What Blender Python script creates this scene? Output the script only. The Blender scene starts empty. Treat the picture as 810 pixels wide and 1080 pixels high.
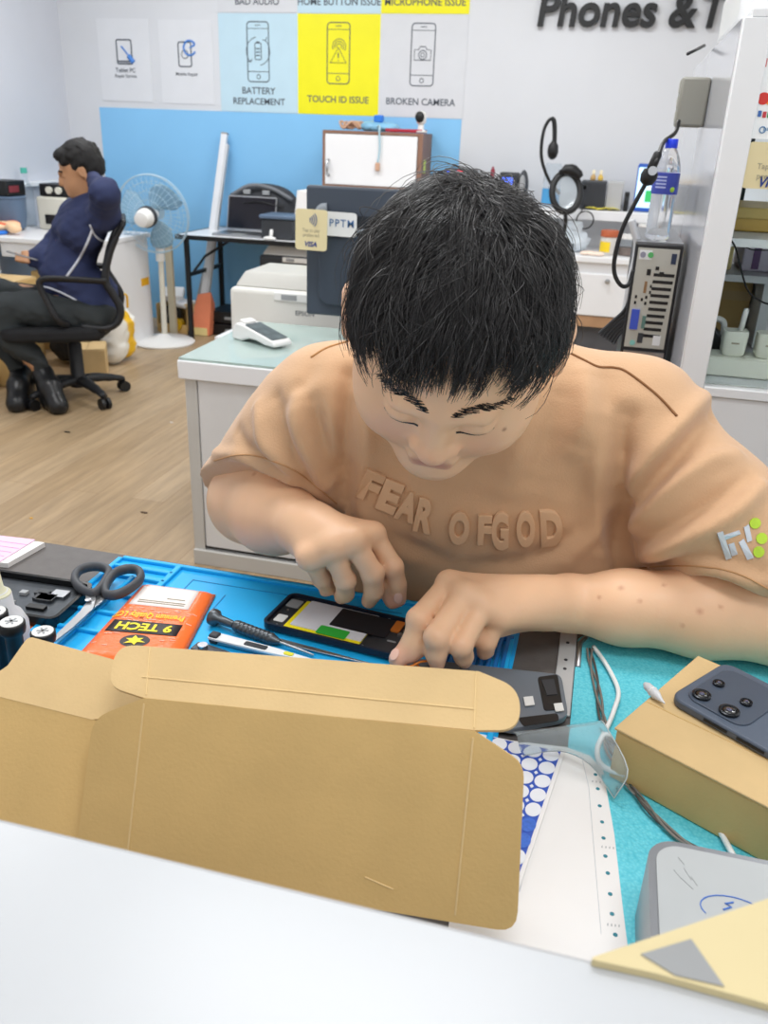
import bpy, bmesh, math, random
import numpy as np
from mathutils import Vector, Matrix, Euler, noise
from mathutils.bvhtree import BVHTree
from math import sin, cos, pi, radians, sqrt, tan, atan2
random.seed(7)
rng = np.random.default_rng(7)
SC = bpy.context.scene
COL = SC.collection
V = Vector

# ------------------------------------------------------------------ camera
FPX, PITCH, ROLL, YAW, CAMH = 900.0, radians(23.8), radians(2.2), radians(13.5), 1.38
_r0 = V((1, 0, 0)); _u0 = V((0, sin(PITCH), cos(PITCH)))
FWD = V((0, cos(PITCH), -sin(PITCH)))
RGT = cos(ROLL)*_r0 + sin(ROLL)*_u0
UPV = -sin(ROLL)*_r0 + cos(ROLL)*_u0
_RZ = Matrix.Rotation(YAW, 3, 'Z')
FWD, RGT, UPV = _RZ @ FWD, _RZ @ RGT, _RZ @ UPV
CAM = V((0, 0, CAMH))

def ray(px, py):
    return FWD + RGT*((px-405)/FPX) + UPV*(-(py-540)/FPX)
def atd(px, py, d):                 # point of the place seen at a pixel, d metres deep
    return CAM + ray(px, py)*d
def atz(px, py, z):
    r = ray(px, py); return CAM + r*((z-CAMH)/r.z)
def aty(px, py, y):
    r = ray(px, py); return CAM + r*(y/r.y)
def atx(px, py, x):
    r = ray(px, py); return CAM + r*(x/r.x)

cd = bpy.data.cameras.new('camera'); cam = bpy.data.objects.new('camera', cd); COL.objects.link(cam)
cam.matrix_world = Matrix(((RGT.x, UPV.x, -FWD.x, 0), (RGT.y, UPV.y, -FWD.y, 0), (RGT.z, UPV.z, -FWD.z, CAMH), (0, 0, 0, 1)))
cd.sensor_fit = 'VERTICAL'; cd.sensor_height = 36; cd.lens = 36*FPX/1080
cd.clip_start = 0.02; cd.clip_end = 60
cd.dof.use_dof = True; cd.dof.focus_distance = 0.97; cd.dof.aperture_fstop = 30/1000/0.0028
SC.camera = cam

# ------------------------------------------------------------------ materials
MATS = {}
def srgb(h):
    h = h.lstrip('#'); o = []
    for i in (0, 2, 4):
        c = int(h[i:i+2], 16)/255
        o.append(c/12.92 if c <= .04045 else ((c+.055)/1.055)**2.4)
    return (*o, 1)
def mat(name, col, rough=.5, metal=0, var=0, vscale=8, bump=0, bscale=200, emit=0, trans=0, alpha=1, coat=0, sss=0, ior=1.45, spec=.5, attr=None, sheen=0):
    if name in MATS: return MATS[name]
    if col == 0: raise KeyError('material '+name)
    m = bpy.data.materials.new(name); m.use_nodes = True
    nt = m.node_tree; b = nt.nodes['Principled BSDF']
    c = srgb(col) if isinstance(col, str) else col
    b.inputs['Base Color'].default_value = c
    b.inputs['Roughness'].default_value = rough
    b.inputs['Metallic'].default_value = metal
    b.inputs['IOR'].default_value = ior
    b.inputs['Specular IOR Level'].default_value = spec
    if trans: b.inputs['Transmission Weight'].default_value = trans
    if alpha < 1: b.inputs['Alpha'].default_value = alpha
    if coat: b.inputs['Coat Weight'].default_value = coat
    if sheen:
        b.inputs['Sheen Weight'].default_value = sheen; b.inputs['Sheen Roughness'].default_value = .5
    if sss:
        b.inputs['Subsurface Weight'].default_value = sss
        b.inputs['Subsurface Radius'].default_value = (.012, .005, .003)
        b.inputs['Subsurface Scale'].default_value = .6
    if emit:
        b.inputs['Emission Color'].default_value = c; b.inputs['Emission Strength'].default_value = emit
    tc = nt.nodes.new('ShaderNodeTexCoord')
    if attr:
        a = nt.nodes.new('ShaderNodeAttribute'); a.attribute_name = attr
        nt.links.new(a.outputs['Color'], b.inputs['Base Color'])
    if var:
        n = nt.nodes.new('ShaderNodeTexNoise'); n.inputs['Scale'].default_value = vscale; n.inputs['Detail'].default_value = 6
        nt.links.new(tc.outputs['Object'], n.inputs['Vector'])
        mx = nt.nodes.new('ShaderNodeMix'); mx.data_type = 'RGBA'; mx.blend_type = 'MULTIPLY'; mx.inputs[0].default_value = 1
        rp = nt.nodes.new('ShaderNodeMapRange'); rp.inputs[1].default_value = .3; rp.inputs[2].default_value = .7
        rp.inputs[3].default_value = 1-var; rp.inputs[4].default_value = 1+var*.4
        nt.links.new(n.outputs['Fac'], rp.inputs[0])
        mx.inputs[6].default_value = c
        if attr: nt.links.new(a.outputs['Color'], mx.inputs[6])
        nt.links.new(rp.outputs[0], mx.inputs[7])
        nt.links.new(mx.outputs[2], b.inputs['Base Color'])
    if bump:
        n2 = nt.nodes.new('ShaderNodeTexNoise'); n2.inputs['Scale'].default_value = bscale; n2.inputs['Detail'].default_value = 3
        nt.links.new(tc.outputs['Object'], n2.inputs['Vector'])
        bp = nt.nodes.new('ShaderNodeBump'); bp.inputs['Strength'].default_value = bump; bp.inputs['Distance'].default_value = .002
        nt.links.new(n2.outputs['Fac'], bp.inputs['Height']); nt.links.new(bp.outputs[0], b.inputs['Normal'])
    MATS[name] = m
    return m

# ------------------------------------------------------------------ mesh builder
def basis(d, up=V((0, 0, 1))):
    d = V(d).normalized()
    if abs(d.dot(up)) > .98: up = V((0, 1, 0))
    x = up.cross(d).normalized(); y = d.cross(x)
    return x, y, d
class MB:
    def __init__(s): s.v = []; s.f = []; s.mi = []; s.cur = 0
    def m(s, i): s.cur = i; return s
    def add(s, vs, fs, M=None):
        o = len(s.v)
        s.v += [(M @ V(p)) if M else V(p) for p in vs]
        s.f += [tuple(o+i for i in f) for f in fs]; s.mi += [s.cur]*len(fs)
        return s
    def box(s, c, size, M=None, rz=0, rx=0, ry=0):
        x, y, z = [k/2 for k in size]
        vs = [(-x,-y,-z),(x,-y,-z),(x,y,-z),(-x,y,-z),(-x,-y,z),(x,-y,z),(x,y,z),(-x,y,z)]
        T = Matrix.Translation(V(c)) @ Euler((rx, ry, rz)).to_matrix().to_4x4()
        if M: T = M @ T
        return s.add(vs, [(0,3,2,1),(4,5,6,7),(0,1,5,4),(1,2,6,5),(2,3,7,6),(3,0,4,7)], T)
    def mm(s, a, b, M=None):
        a = V(a); b = V(b)
        return s.box((a+b)/2, [abs(b[i]-a[i]) for i in range(3)], M)
    def rings(s, rs, cap0=True, cap1=True, closed=False, M=None):
        n = len(rs[0]); vs = [p for r in rs for p in r]; fs = []
        N = len(rs)
        for i in range(N if closed else N-1):
            a, b = i*n, ((i+1) % N)*n
            for j in range(n):
                k = (j+1) % n; fs.append((a+j, a+k, b+k, b+j))
        if not closed:
            if cap0: fs.append(tuple(reversed(range(n))))
            if cap1: fs.append(tuple((N-1)*n+j for j in range(n)))
        return s.add(vs, fs, M)
    def cyl(s, a, b, r0, r1=None, n=20, M=None):
        r1 = r0 if r1 is None else r1
        a = V(a); b = V(b); x, y, _ = basis(b-a)
        cs = [(cos(2*pi*i/n), sin(2*pi*i/n)) for i in range(n)]
        return s.rings([[a+(x*c+y*q)*r0 for c, q in cs], [b+(x*c+y*q)*r1 for c, q in cs]], M=M)
    def lathe(s, prof, o=(0,0,0), axis=(0,0,1), n=28, M=None, sx=1, sy=1):
        o = V(o); x, y, d = basis(axis)
        rs = [[o+d*h+(x*cos(2*pi*i/n)*sx+y*sin(2*pi*i/n)*sy)*max(r, 1e-5) for i in range(n)] for r, h in prof]
        return s.rings(rs, M=M)
    def tube(s, pts, r, n=8, closed=False, M=None, flat=1, sub=0):
        pts = [V(p) for p in pts]
        if sub: pts = spline(pts, sub, closed)
        N = len(pts); rs = []; px = None
        for i, p in enumerate(pts):
            if closed: t = pts[(i+1) % N]-pts[i-1]
            else: t = pts[min(i+1, N-1)]-pts[max(i-1, 0)]
            if t.length < 1e-9: t = V((0,0,1))
            t.normalize()
            if px is None: px, _, _ = basis(t)
            px = (px-t*px.dot(t)); px = px.normalized() if px.length > 1e-6 else basis(t)[0]
            py = t.cross(px)
            rr = r[min(int(i*len(r)/N), len(r)-1)] if isinstance(r, (list, tuple)) else r
            rs.append([p+(px*cos(2*pi*k/n)+py*sin(2*pi*k/n)*flat)*rr for k in range(n)])
        return s.rings(rs, closed=closed, M=M)
    def prism(s, out, h0, h1, M=None):          # outline (x,y) extruded z h0..h1
        n = len(out)
        ar = sum(out[i][0]*out[(i+1)%n][1]-out[(i+1)%n][0]*out[i][1] for i in range(n))
        if ar < 0: out = out[::-1]
        return s.rings([[V((x, y, h0)) for x, y in out], [V((x, y, h1)) for x, y in out]], M=M)
    def ell(s, c, r, M=None, n=20, R=None):
        vs = []; rs = []
        m = n//2
        for i in range(m+1):
            a = -pi/2+pi*i/m
            ring = []
            for j in range(n):
                b = 2*pi*j/n
                p = V((r[0]*cos(a)*cos(b), r[1]*cos(a)*sin(b), r[2]*sin(a))) if 0 < i < m else V((1e-5*cos(b), 1e-5*sin(b), r[2]*(-1 if i == 0 else 1)))
                if R: p = R @ p
                ring.append(V(c)+p)
            rs.append(ring)
        return s.rings(rs, M=M)
    def build(s, name, mats, parent=None, smooth=False, bev=0, seg=2, world=True, subd=0, solid=0):
        me = bpy.data.meshes.new(name)
        vs = s.v
        if parent is not None and world:
            Mi = PM[parent.name].inverted() if parent.name in PM else Matrix()
            vs = [Mi @ p for p in vs]
        me.from_pydata([tuple(p) for p in vs], [], s.f)
        if not isinstance(mats, (list, tuple)): mats = [mats]
        for k in mats: me.materials.append(k)
        if len(mats) > 1: me.polygons.foreach_set('material_index', s.mi)
        bm = bmesh.new(); bm.from_mesh(me); bmesh.ops.recalc_face_normals(bm, faces=bm.faces)
        bm.to_mesh(me); bm.free()
        if smooth:
            me.polygons.foreach_set('use_smooth', [True]*len(me.polygons))
            if smooth is not True: me.set_sharp_from_angle(angle=radians(smooth))
        me.update()
        o = bpy.data.objects.new(name, me); COL.objects.link(o)
        if parent is not None: o.parent = parent
        if parent is not None: PM[o.name] = PM.get(parent.name, Matrix())
        if bev:
            md = o.modifiers.new('bevel', 'BEVEL'); md.width = bev; md.segments = seg; md.limit_method = 'ANGLE'; md.angle_limit = radians(35)
            md.harden_normals = False
            me.polygons.foreach_set('use_smooth', [True]*len(me.polygons)); me.set_sharp_from_angle(angle=radians(60))
        if solid:
            md = o.modifiers.new('solid', 'SOLIDIFY'); md.thickness = solid; md.offset = 0
        if subd:
            md = o.modifiers.new('sub', 'SUBSURF'); md.levels = subd; md.render_levels = subd
        return o
PM = {}
def spline(pts, sub=6, closed=False):
    pts = [V(p) for p in pts]; N = len(pts); out = []
    for i in range(N if closed else N-1):
        p0 = pts[(i-1) % N] if closed or i > 0 else pts[0]*2-pts[1]
        p1 = pts[i]; p2 = pts[(i+1) % N]
        p3 = pts[(i+2) % N] if closed or i+2 < N else pts[-1]*2-pts[-2]
        for k in range(sub):
            t = k/sub
            out.append(.5*((2*p1)+(p2-p0)*t+(2*p0-5*p1+4*p2-p3)*t*t+(3*p1-p0-3*p2+p3)*t**3))
    if not closed: out.append(pts[-1])
    return out
def rrect(w, h, r, n=5, cx=0, cy=0):
    o = []
    for sx, sy, a0 in ((1, 1, 0), (-1, 1, 90), (-1, -1, 180), (1, -1, 270)):
        for i in range(n+1):
            a = radians(a0+90*i/n)
            o.append((cx+sx*(w/2-r)+r*cos(a), cy+sy*(h/2-r)+r*sin(a)))
    return o
def frame(o, x, y, z=None):                      # 4x4 from axes
    x = V(x).normalized(); z = x.cross(V(y)).normalized() if z is None else V(z).normalized(); y = z.cross(x)
    o = V(o)
    return Matrix(((x.x, y.x, z.x, o.x), (x.y, y.y, z.y, o.y), (x.z, y.z, z.z, o.z), (0, 0, 0, 1)))
def TR(loc, rz=0): return Matrix.Translation(V(loc)) @ Matrix.Rotation(rz, 4, 'Z')

LABELS = []
def tag(o, label, cat, group=None):
    o['label'] = label; o['category'] = cat
    if group: o['group'] = group
    return o
def thing(name, label, cat, loc=(0, 0, 0), rz=0, group=None):
    o = bpy.data.objects.new(name, None); COL.objects.link(o)
    o.empty_display_size = .05
    o.location = V(loc); o.rotation_euler = (0, 0, rz)
    PM[o.name] = TR(loc, rz)
    return tag(o, label, cat, group)
def struct(o): o['kind'] = 'structure'; return o
def copy_tree(o, parent=None):
    c = o.copy(); COL.objects.link(c)
    if parent is not None: c.parent = parent
    for ch in [k for k in o.children]: copy_tree(ch, c)
    return c
_fonts = {}
def text_geo(body, size=1, bold=0, extrude=0, shear=0, align='LEFT', spacing=1, bevel=0, res=3):
    cu = bpy.data.curves.new('t', 'FONT'); cu.body = body; cu.size = size; cu.offset = bold; cu.extrude = extrude
    cu.shear = shear; cu.align_x = align; cu.space_character = spacing; cu.bevel_depth = bevel; cu.resolution_u = res
    ob = bpy.data.objects.new('t', cu); COL.objects.link(ob)
    bpy.context.view_layer.update()
    dg = bpy.context.evaluated_depsgraph_get()
    me = bpy.data.meshes.new_from_object(ob.evaluated_get(dg))
    vs = [v.co.copy() for v in me.vertices]; fs = [tuple(p.vertices) for p in me.polygons]
    bpy.data.objects.remove(ob); bpy.data.curves.remove(cu); bpy.data.meshes.remove(me)
    return vs, fs
def fit_text(body, w=None, h=None, **k):          # returns verts scaled to width w and/or height h, origin lower left
    vs, fs = text_geo(body, **k)
    x0 = min(p.x for p in vs); x1 = max(p.x for p in vs); y0 = min(p.y for p in vs); y1 = max(p.y for p in vs)
    sx = w/(x1-x0) if w else None; sy = h/(y1-y0) if h else None
    sx = sx or sy; sy = sy or sx
    return [V(((p.x-x0)*sx, (p.y-y0)*sy, p.z)) for p in vs], fs
def put_text(mb, body, M, w=None, h=None, thick=0, bold=0, center=True, **k):
    vs, fs = fit_text(body, w, h, bold=bold, **k)
    cx = max(p.x for p in vs)/2 if center else 0; cy = max(p.y for p in vs)/2 if center else 0
    mb.add([V((p.x-cx, p.y-cy, thick)) for p in vs], fs, M)
    return mb
def islands(vs, fs):
    par = list(range(len(vs)))
    # weld coincident first
    key = {}
    for i, p in enumerate(vs):
        k = (round(p.x, 5), round(p.y, 5), round(p.z, 5))
        if k in key: par[i] = key[k]
        else: key[k] = i
    def find(a):
        while par[a] != a: par[a] = par[par[a]]; a = par[a]
        return a
    for f in fs:
        r = find(f[0])
        for i in f[1:]: par[find(i)] = r
    g = {}
    for f in fs: g.setdefault(find(f[0]), []).append(f)
    out = []
    for fl in g.values():
        idx = sorted({i for f in fl for i in f}); mp = {i: n for n, i in enumerate(idx)}
        out.append(([vs[i] for i in idx], [tuple(mp[i] for i in f) for f in fl]))
    out.sort(key=lambda q: min(p.x for p in q[0]))
    return out

# ------------------------------------------------------------------ implicit surfaces (numpy)
def npv(p): return np.array([p[0], p[1], p[2]], dtype=np.float32)
class Field:
    def __init__(s): s.ops = []
    def cone(s, a, b, ra, rb=None, k=.01, sub=False):
        s.ops.append(('c', npv(a), npv(b), ra, ra if rb is None else rb, k, sub)); return s
    def ell(s, c, r, R=None, k=.01, sub=False):
        R = np.eye(3, dtype=np.float32) if R is None else np.array([[R[i][j] for j in range(3)] for i in range(3)], dtype=np.float32)
        s.ops.append(('e', npv(c), np.array(r, dtype=np.float32), R, 0, k, sub)); return s
    def chain(s, pts, rs, k=.01, sub=False):
        for i in range(len(pts)-1): s.cone(pts[i], pts[i+1], rs[i], rs[i+1], k, sub)
        return s
    def plane(s, p, n, k=.005):                    # keep the side opposite to n
        s.ops.append(('p', npv(p), npv(V(n).normalized()), 0, 0, k, 'cut')); return s
    def func(s, fn): s.ops.append(('f', fn, None, 0, 0, 0, 'f')); return s
    def __call__(s, P):
        D = np.full(len(P), 9., dtype=np.float32)
        for t, a, b, ra, rb, k, sub in s.ops:
            if t == 'c':
                ab = b-a; L = float(ab@ab)+1e-12
                pa = P-a; h = np.clip(pa@ab/L, 0, 1)
                d = np.sqrt(((pa-h[:, None]*ab)**2).sum(1))-(ra+(rb-ra)*h)
            elif t == 'e':
                q = (P-a)@ra
                k0 = np.sqrt(((q/b)**2).sum(1)); k1 = np.sqrt(((q/(b*b))**2).sum(1))+1e-9
                d = k0*(k0-1)/k1
            elif t == 'p': d = (P-a)@b
            elif t == 'f': D = a(P, D); continue
            if sub == 'cut' or sub is True:
                if sub is True: d = -d
                h = np.clip(.5-.5*(D-d)/k, 0, 1); D = D+(d-D)*h+k*h*(1-h)
            else:
                h = np.clip(.5+.5*(D-d)/k, 0, 1); D = D+(d-D)*h-k*h*(1-h)
        return D
def polygonise(fn, lo, hi, res, blk=12):
    lo = np.array(lo, dtype=np.float32); hi = np.array(hi, dtype=np.float32)
    n = np.ceil((hi-lo)/res/blk).astype(int)*blk
    nb = n//blk
    D = np.full(n, 1., dtype=np.float32)
    bi = np.stack(np.meshgrid(*[np.arange(k) for k in nb], indexing='ij'), -1).reshape(-1, 3)
    cen = lo+(bi*blk+blk/2-.5)*res
    dc = fn(cen.astype(np.float32))
    act = np.abs(dc) < blk*res*1.25
    off = np.stack(np.meshgrid(*[np.arange(blk)]*3, indexing='ij'), -1).reshape(-1, 3)
    ins = bi[(~act) & (dc < 0)]
    for b in ins:
        i, j, k = b*blk; D[i:i+blk, j:j+blk, k:k+blk] = -1
    ab = bi[act]
    for s0 in range(0, len(ab), 200):
        bb = ab[s0:s0+200]
        idx = (bb[:, None, :]*blk+off[None]).reshape(-1, 3)
        P = (lo+idx*res).astype(np.float32)
        D[idx[:, 0], idx[:, 1], idx[:, 2]] = fn(P)
    S = D < 0
    # surface nets
    c = np.zeros(np.array(S.shape)-1, dtype=np.int8)
    for dx in (0, 1):
        for dy in (0, 1):
            for dz in (0, 1):
                c += S[dx:S.shape[0]-1+dx, dy:S.shape[1]-1+dy, dz:S.shape[2]-1+dz]
    mix = (c > 0) & (c < 8)
    ci = np.argwhere(mix)
    vid = np.full(mix.shape, -1, dtype=np.int32); vid[mix] = np.arange(len(ci))
    acc = np.zeros((len(ci), 3), dtype=np.float64); cnt = np.zeros(len(ci))
    corners = [(x, y, z) for x in (0, 1) for y in (0, 1) for z in (0, 1)]
    for a in corners:
        for ax in range(3):
            if a[ax]: continue
            b = list(a); b[ax] = 1
            da = D[ci[:, 0]+a[0], ci[:, 1]+a[1], ci[:, 2]+a[2]]; db = D[ci[:, 0]+b[0], ci[:, 1]+b[1], ci[:, 2]+b[2]]
            cr = (da < 0) != (db < 0)
            t = np.where(cr, da/(da-db+1e-12), 0)
            p = np.array(a, dtype=np.float64)[None]+np.zeros((len(ci), 3)); p[:, ax] += t
            acc[cr] += p[cr]; cnt[cr] += 1
    verts = lo+(ci+acc/np.maximum(cnt, 1)[:, None])*res
    quads = []
    for ax in range(3):
        o1, o2 = [(1, 2), (2, 0), (0, 1)][ax]
        sl0 = [slice(None)]*3; sl1 = [slice(None)]*3; sl0[ax] = slice(0, -1); sl1[ax] = slice(1, None)
        e = S[tuple(sl0)] != S[tuple(sl1)]
        ei = np.argwhere(e)
        ei = ei[(ei[:, o1] > 0) & (ei[:, o2] > 0) & (ei[:, o1] < S.shape[o1]-1) & (ei[:, o2] < S.shape[o2]-1)]
        ins0 = S[ei[:, 0], ei[:, 1], ei[:, 2]]
        def vv(d1, d2):
            q = ei.copy(); q[:, o1] += d1; q[:, o2] += d2; return vid[q[:, 0], q[:, 1], q[:, 2]]
        q = np.stack([vv(-1, -1), vv(0, -1), vv(0, 0), vv(-1, 0)], 1)
        q[~ins0] = q[~ins0][:, ::-1]
        quads.append(q)
    q = np.concatenate(quads); q = q[(q >= 0).all(1)]
    return verts, q
def smooth_mesh(v, q, it=2, lam=.5):
    n = len(v)
    e = np.concatenate([q[:, [0, 1]], q[:, [1, 2]], q[:, [2, 3]], q[:, [3, 0]]])
    for _ in range(it):
        a = np.zeros((n, 3)); c = np.zeros(n)
        for i, j in ((0, 1), (1, 0)):
            for k in range(3): a[:, k] += np.bincount(e[:, i], weights=v[e[:, j], k], minlength=n)
            c += np.bincount(e[:, i], minlength=n)
        v = v+(a/np.maximum(c, 1)[:, None]-v)*lam
    return v
def np_mesh(name, v, q, m, parent=None, colors=None):
    me = bpy.data.meshes.new(name)
    if parent is not None and parent.name in PM:
        Mi = np.array(PM[parent.name].inverted()); v = v@Mi[:3, :3].T+Mi[:3, 3]
    me.vertices.add(len(v)); me.vertices.foreach_set('co', np.ascontiguousarray(v, dtype=np.float32).ravel())
    w = q.shape[1]
    me.loops.add(len(q)*w); me.loops.foreach_set('vertex_index', np.ascontiguousarray(q, dtype=np.int32).ravel())
    me.polygons.add(len(q)); me.polygons.foreach_set('loop_start', np.arange(0, len(q)*w, w, dtype=np.int32))
    me.polygons.foreach_set('use_smooth', np.ones(len(q), dtype=bool))
    me.update(calc_edges=True); me.validate()
    me.materials.append(m)
    if colors is not None:
        ca = me.color_attributes.new('tint', 'FLOAT_COLOR', 'POINT')
        ca.data.foreach_set('color', np.concatenate([colors, np.ones((len(v), 1))], 1).astype(np.float32).ravel())
    o = bpy.data.objects.new(name, me); COL.objects.link(o)
    if parent is not None: o.parent = parent; PM[o.name] = PM.get(parent.name, Matrix())
    return o
def snoise(P, sc, seed=0, octs=3):                # cheap smooth noise made of sines
    r = np.random.default_rng(seed); d = np.zeros(len(P), dtype=np.float32); amp = 1.; tot = 0
    for o in range(octs):
        for _ in range(4):
            k = r.normal(size=3); k = (k/np.linalg.norm(k)*sc*2*pi*r.uniform(.7, 1.3)).astype(np.float32)
            d += amp*np.sin(P@k+np.float32(r.uniform(0, 6.28)))
        tot += amp*2; amp *= .5; sc *= 2.03
    return d/tot
# ------------------------------------------------------------------ light
w = bpy.data.worlds.new('world'); SC.world = w; w.use_nodes = True
w.node_tree.nodes['Background'].inputs[0].default_value = (.97, .98, 1, 1)
w.node_tree.nodes['Background'].inputs[1].default_value = .85
SC.view_settings.view_transform = 'Standard'; SC.view_settings.look = 'None'
SC.view_settings.exposure = .24; SC.view_settings.gamma = 1; SC.view_settings.use_curve_mapping = False
def area(loc, sx, sy, pw, col=(1, 1, 1), target=None):
    l = bpy.data.lights.new('ceiling_lamp', 'AREA'); l.shape = 'RECTANGLE'; l.size = sx; l.size_y = sy; l.energy = pw; l.color = col
    o = bpy.data.objects.new('ceiling_lamp', l); COL.objects.link(o); o.location = loc
    return o
CEIL = 2.95
for (x, y, pw) in ((-2.6, 4.6, 30), (-.6, 4.6, 28), (-2.3, 2.2, 30), (-.45, 1.5, 22), (.3, .1, 15), (1.6, 3.2, 24)):
    area((x, y, CEIL-.06), 1.1, .55, pw, (.98, .99, 1))

# ------------------------------------------------------------------ setting
WX0, WX1, WY0, WY1 = -3.98, 3.0, -1.2, 6.14
wallm = mat('wall_paint', '#d3d6db', .55, var=.03, vscale=2)
wallL = mat('wall_side_paint', '#cfd2da', .6, var=.03, vscale=2)
def floor_material():
    m = bpy.data.materials.new('floor_planks'); m.use_nodes = True
    nt = m.node_tree; N = nt.nodes; L = nt.links; b = N['Principled BSDF']
    tc = N.new('ShaderNodeTexCoord'); mp = N.new('ShaderNodeMapping'); mp.inputs['Rotation'].default_value = (0, 0, radians(90))
    L.new(tc.outputs['Object'], mp.inputs['Vector'])
    br = N.new('ShaderNodeTexBrick'); br.offset = .37; br.inputs['Scale'].default_value = 1
    br.inputs['Brick Width'].default_value = 1.2; br.inputs['Row Height'].default_value = .145
    br.inputs['Mortar Size'].default_value = .0015; br.inputs['Mortar Smooth'].default_value = .3; br.inputs['Bias'].default_value = 0
    br.inputs['Color1'].default_value = srgb('#b39b7b'); br.inputs['Color2'].default_value = srgb('#a58c6b'); br.inputs['Mortar'].default_value = srgb('#937656')
    L.new(mp.outputs[0], br.inputs['Vector'])
    st = N.new('ShaderNodeMapping'); st.inputs['Scale'].default_value = (14, 1.1, 1); L.new(tc.outputs['Object'], st.inputs['Vector'])
    n = N.new('ShaderNodeTexNoise'); n.inputs['Scale'].default_value = 2.2; n.inputs['Detail'].default_value = 8; n.inputs['Roughness'].default_value = .65
    L.new(st.outputs[0], n.inputs['Vector'])
    rp = N.new('ShaderNodeMapRange'); rp.inputs[1].default_value = .3; rp.inputs[2].default_value = .7; rp.inputs[3].default_value = .72; rp.inputs[4].default_value = 1.12
    L.new(n.outputs['Fac'], rp.inputs[0])
    mx = N.new('ShaderNodeMix'); mx.data_type = 'RGBA'; mx.blend_type = 'MULTIPLY'; mx.inputs[0].default_value = 1
    L.new(br.outputs['Color'], mx.inputs[6]); L.new(rp.outputs[0], mx.inputs[7]); L.new(mx.outputs[2], b.inputs['Base Color'])
    b.inputs['Roughness'].default_value = .42
    return m
struct(MB().mm((WX0-.1, WY0, -.05), (WX1, WY1+.1, 0)).build('floor', floor_material()))
struct(MB().mm((WX0-.1, WY1, 0), (WX1, WY1+.1, CEIL)).build('wall_back', wallm))
struct(MB().mm((WX0-.1, WY0, 0), (WX0, WY1, CEIL)).build('wall_left', wallL))
struct(MB().mm((WX0-.1, WY0, CEIL), (WX1, WY1+.1, CEIL+.05)).build('ceiling', mat('ceiling_paint', '#f0f0f0', .8, var=.02)))
struct(MB().mm((-3.718, WY1-.004, .0), (-1.049, WY1, 1.495)).build('trim_1', mat('blue_wall_film', '#86c3ef', .35, var=.05, vscale=1.5)))
# long ledge on the left wall
struct(MB().mm((WX0, 3.2, .97), (WX0+.07, WY1, 1.0)).build('trim_2', mat('white_gloss', '#e9ebee', .3, var=.02), bev=.004))

# ------------------------------------------------------------------ wall posters
ink = mat('poster_ink', '#4d5560', .5, var=.05); inkblue = mat('poster_blue_ink', '#3f7fd0', .5, var=.05)
YEL = mat('poster_yellow', '#ece614', .4, var=.03); LBL = mat('poster_pale_blue', '#bcd8e6', .4, var=.03); WHT = mat('poster_white', '#d0d3d8', .4, var=.03)
def wallframe(x, z, y=WY1): return frame((x, y, z), (1, 0, 0), (0, 0, 1), (0, -1, 0))
def ring_outline(pts, t, h0, h1, mb, M):           # flat outline of thickness t
    n = len(pts); cx = sum(p[0] for p in pts)/n; cy = sum(p[1] for p in pts)/n
    mb.tube([M @ V((x, y, h1)) for x, y in pts], t/2, 6, closed=True, flat=1)
def line(mb, M, pts, t, z=.004, closed=False): mb.tube([M @ V((x, y, z)) for x, y in pts], t/2, 6, closed=closed)
def circ(cx, cy, r, a0=0, a1=360, n=20): return [(cx+r*cos(radians(a0+(a1-a0)*i/n)), cy+r*sin(radians(a0+(a1-a0)*i/n))) for i in range(n+1)]
def poster(x0, x1, z0, z1, m, label, lines, th, icon, ly=None, lw=None):
    M = wallframe((x0+x1)/2, (z0+z1)/2)
    t = thing('wall_poster', label, 'poster', ((x0+x1)/2, WY1, (z0+z1)/2), group='repair service posters')
    b = MB(); b.box((0, 0, .002), (x1-x0, z1-z0, .004), M); b.build('panel', m, t)
    if icon:
        k = MB(); icon(k, M); k.build('icon', [ink, inkblue], t)
    for s, yy, hh in lines: k = MB(); put_text(k, s, M @ Matrix.Translation((0, yy, 0)), h=hh, thick=.0055, bold=.012); k.build('lettering', ink, t)
    return t
def phone_outline(k, M, cy, w=.155, h=.36, home=True):
    line(k, M, rrect(w, h, .022, 4, 0, cy), .007, closed=True)
    line(k, M, [(-w/2, cy-h/2+.062), (w/2, cy-h/2+.062)], .005); line(k, M, [(-w/2, cy+h/2-.04), (w/2, cy+h/2-.04)], .004)
    line(k, M, circ(0, cy-h/2+.031, .013), .005); line(k, M, [(-.02, cy+h/2-.02), (.02, cy+h/2-.02)], .005)
def ic_battery(k, M):
    phone_outline(k, M, .07)
    line(k, M, rrect(.045, .1, .008, 3, 0, .075), .006, closed=True); line(k, M, [(-.01, .13), (.01, .13)], .008)
    for yy in (.05, .07, .09): line(k, M, [(-.014, yy), (.014, yy)], .008)
    for a in (100, 280):
        line(k, M, circ(0, .075, .085, a, a+130, 12), .005)
        e = circ(0, .075, .085, a, a+130, 12)[-1]; line(k, M, [(e[0]-.018, e[1]+.004), e, (e[0]+.01, e[1]+.018)], .006)
def ic_touch(k, M):
    phone_outline(k, M, .07)
    for r in (.018, .032, .046): line(k, M, circ(.005, .11, r, -30, 200, 14), .005)
    line(k, M, [(-.055, .015), (0, .105), (.055, .015)], .007, closed=True)
    line(k, M, [(0, .075), (0, .045)], .008); line(k, M, [(0, .03), (0, .026)], .008)
def ic_camera(k, M):
    phone_outline(k, M, .07)
    line(k, M, [(-.055, .04), (-.055, .1), (-.028, .1), (-.018, .118), (.018, .118), (.028, .1), (.055, .1), (.055, .04)], .006, closed=True)
    line(k, M, circ(0, .07, .026), .006); line(k, M, circ(0, .07, .012), .005)
PX = [-3.33, -2.759, -2.19, -1.62, -1.045]
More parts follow.
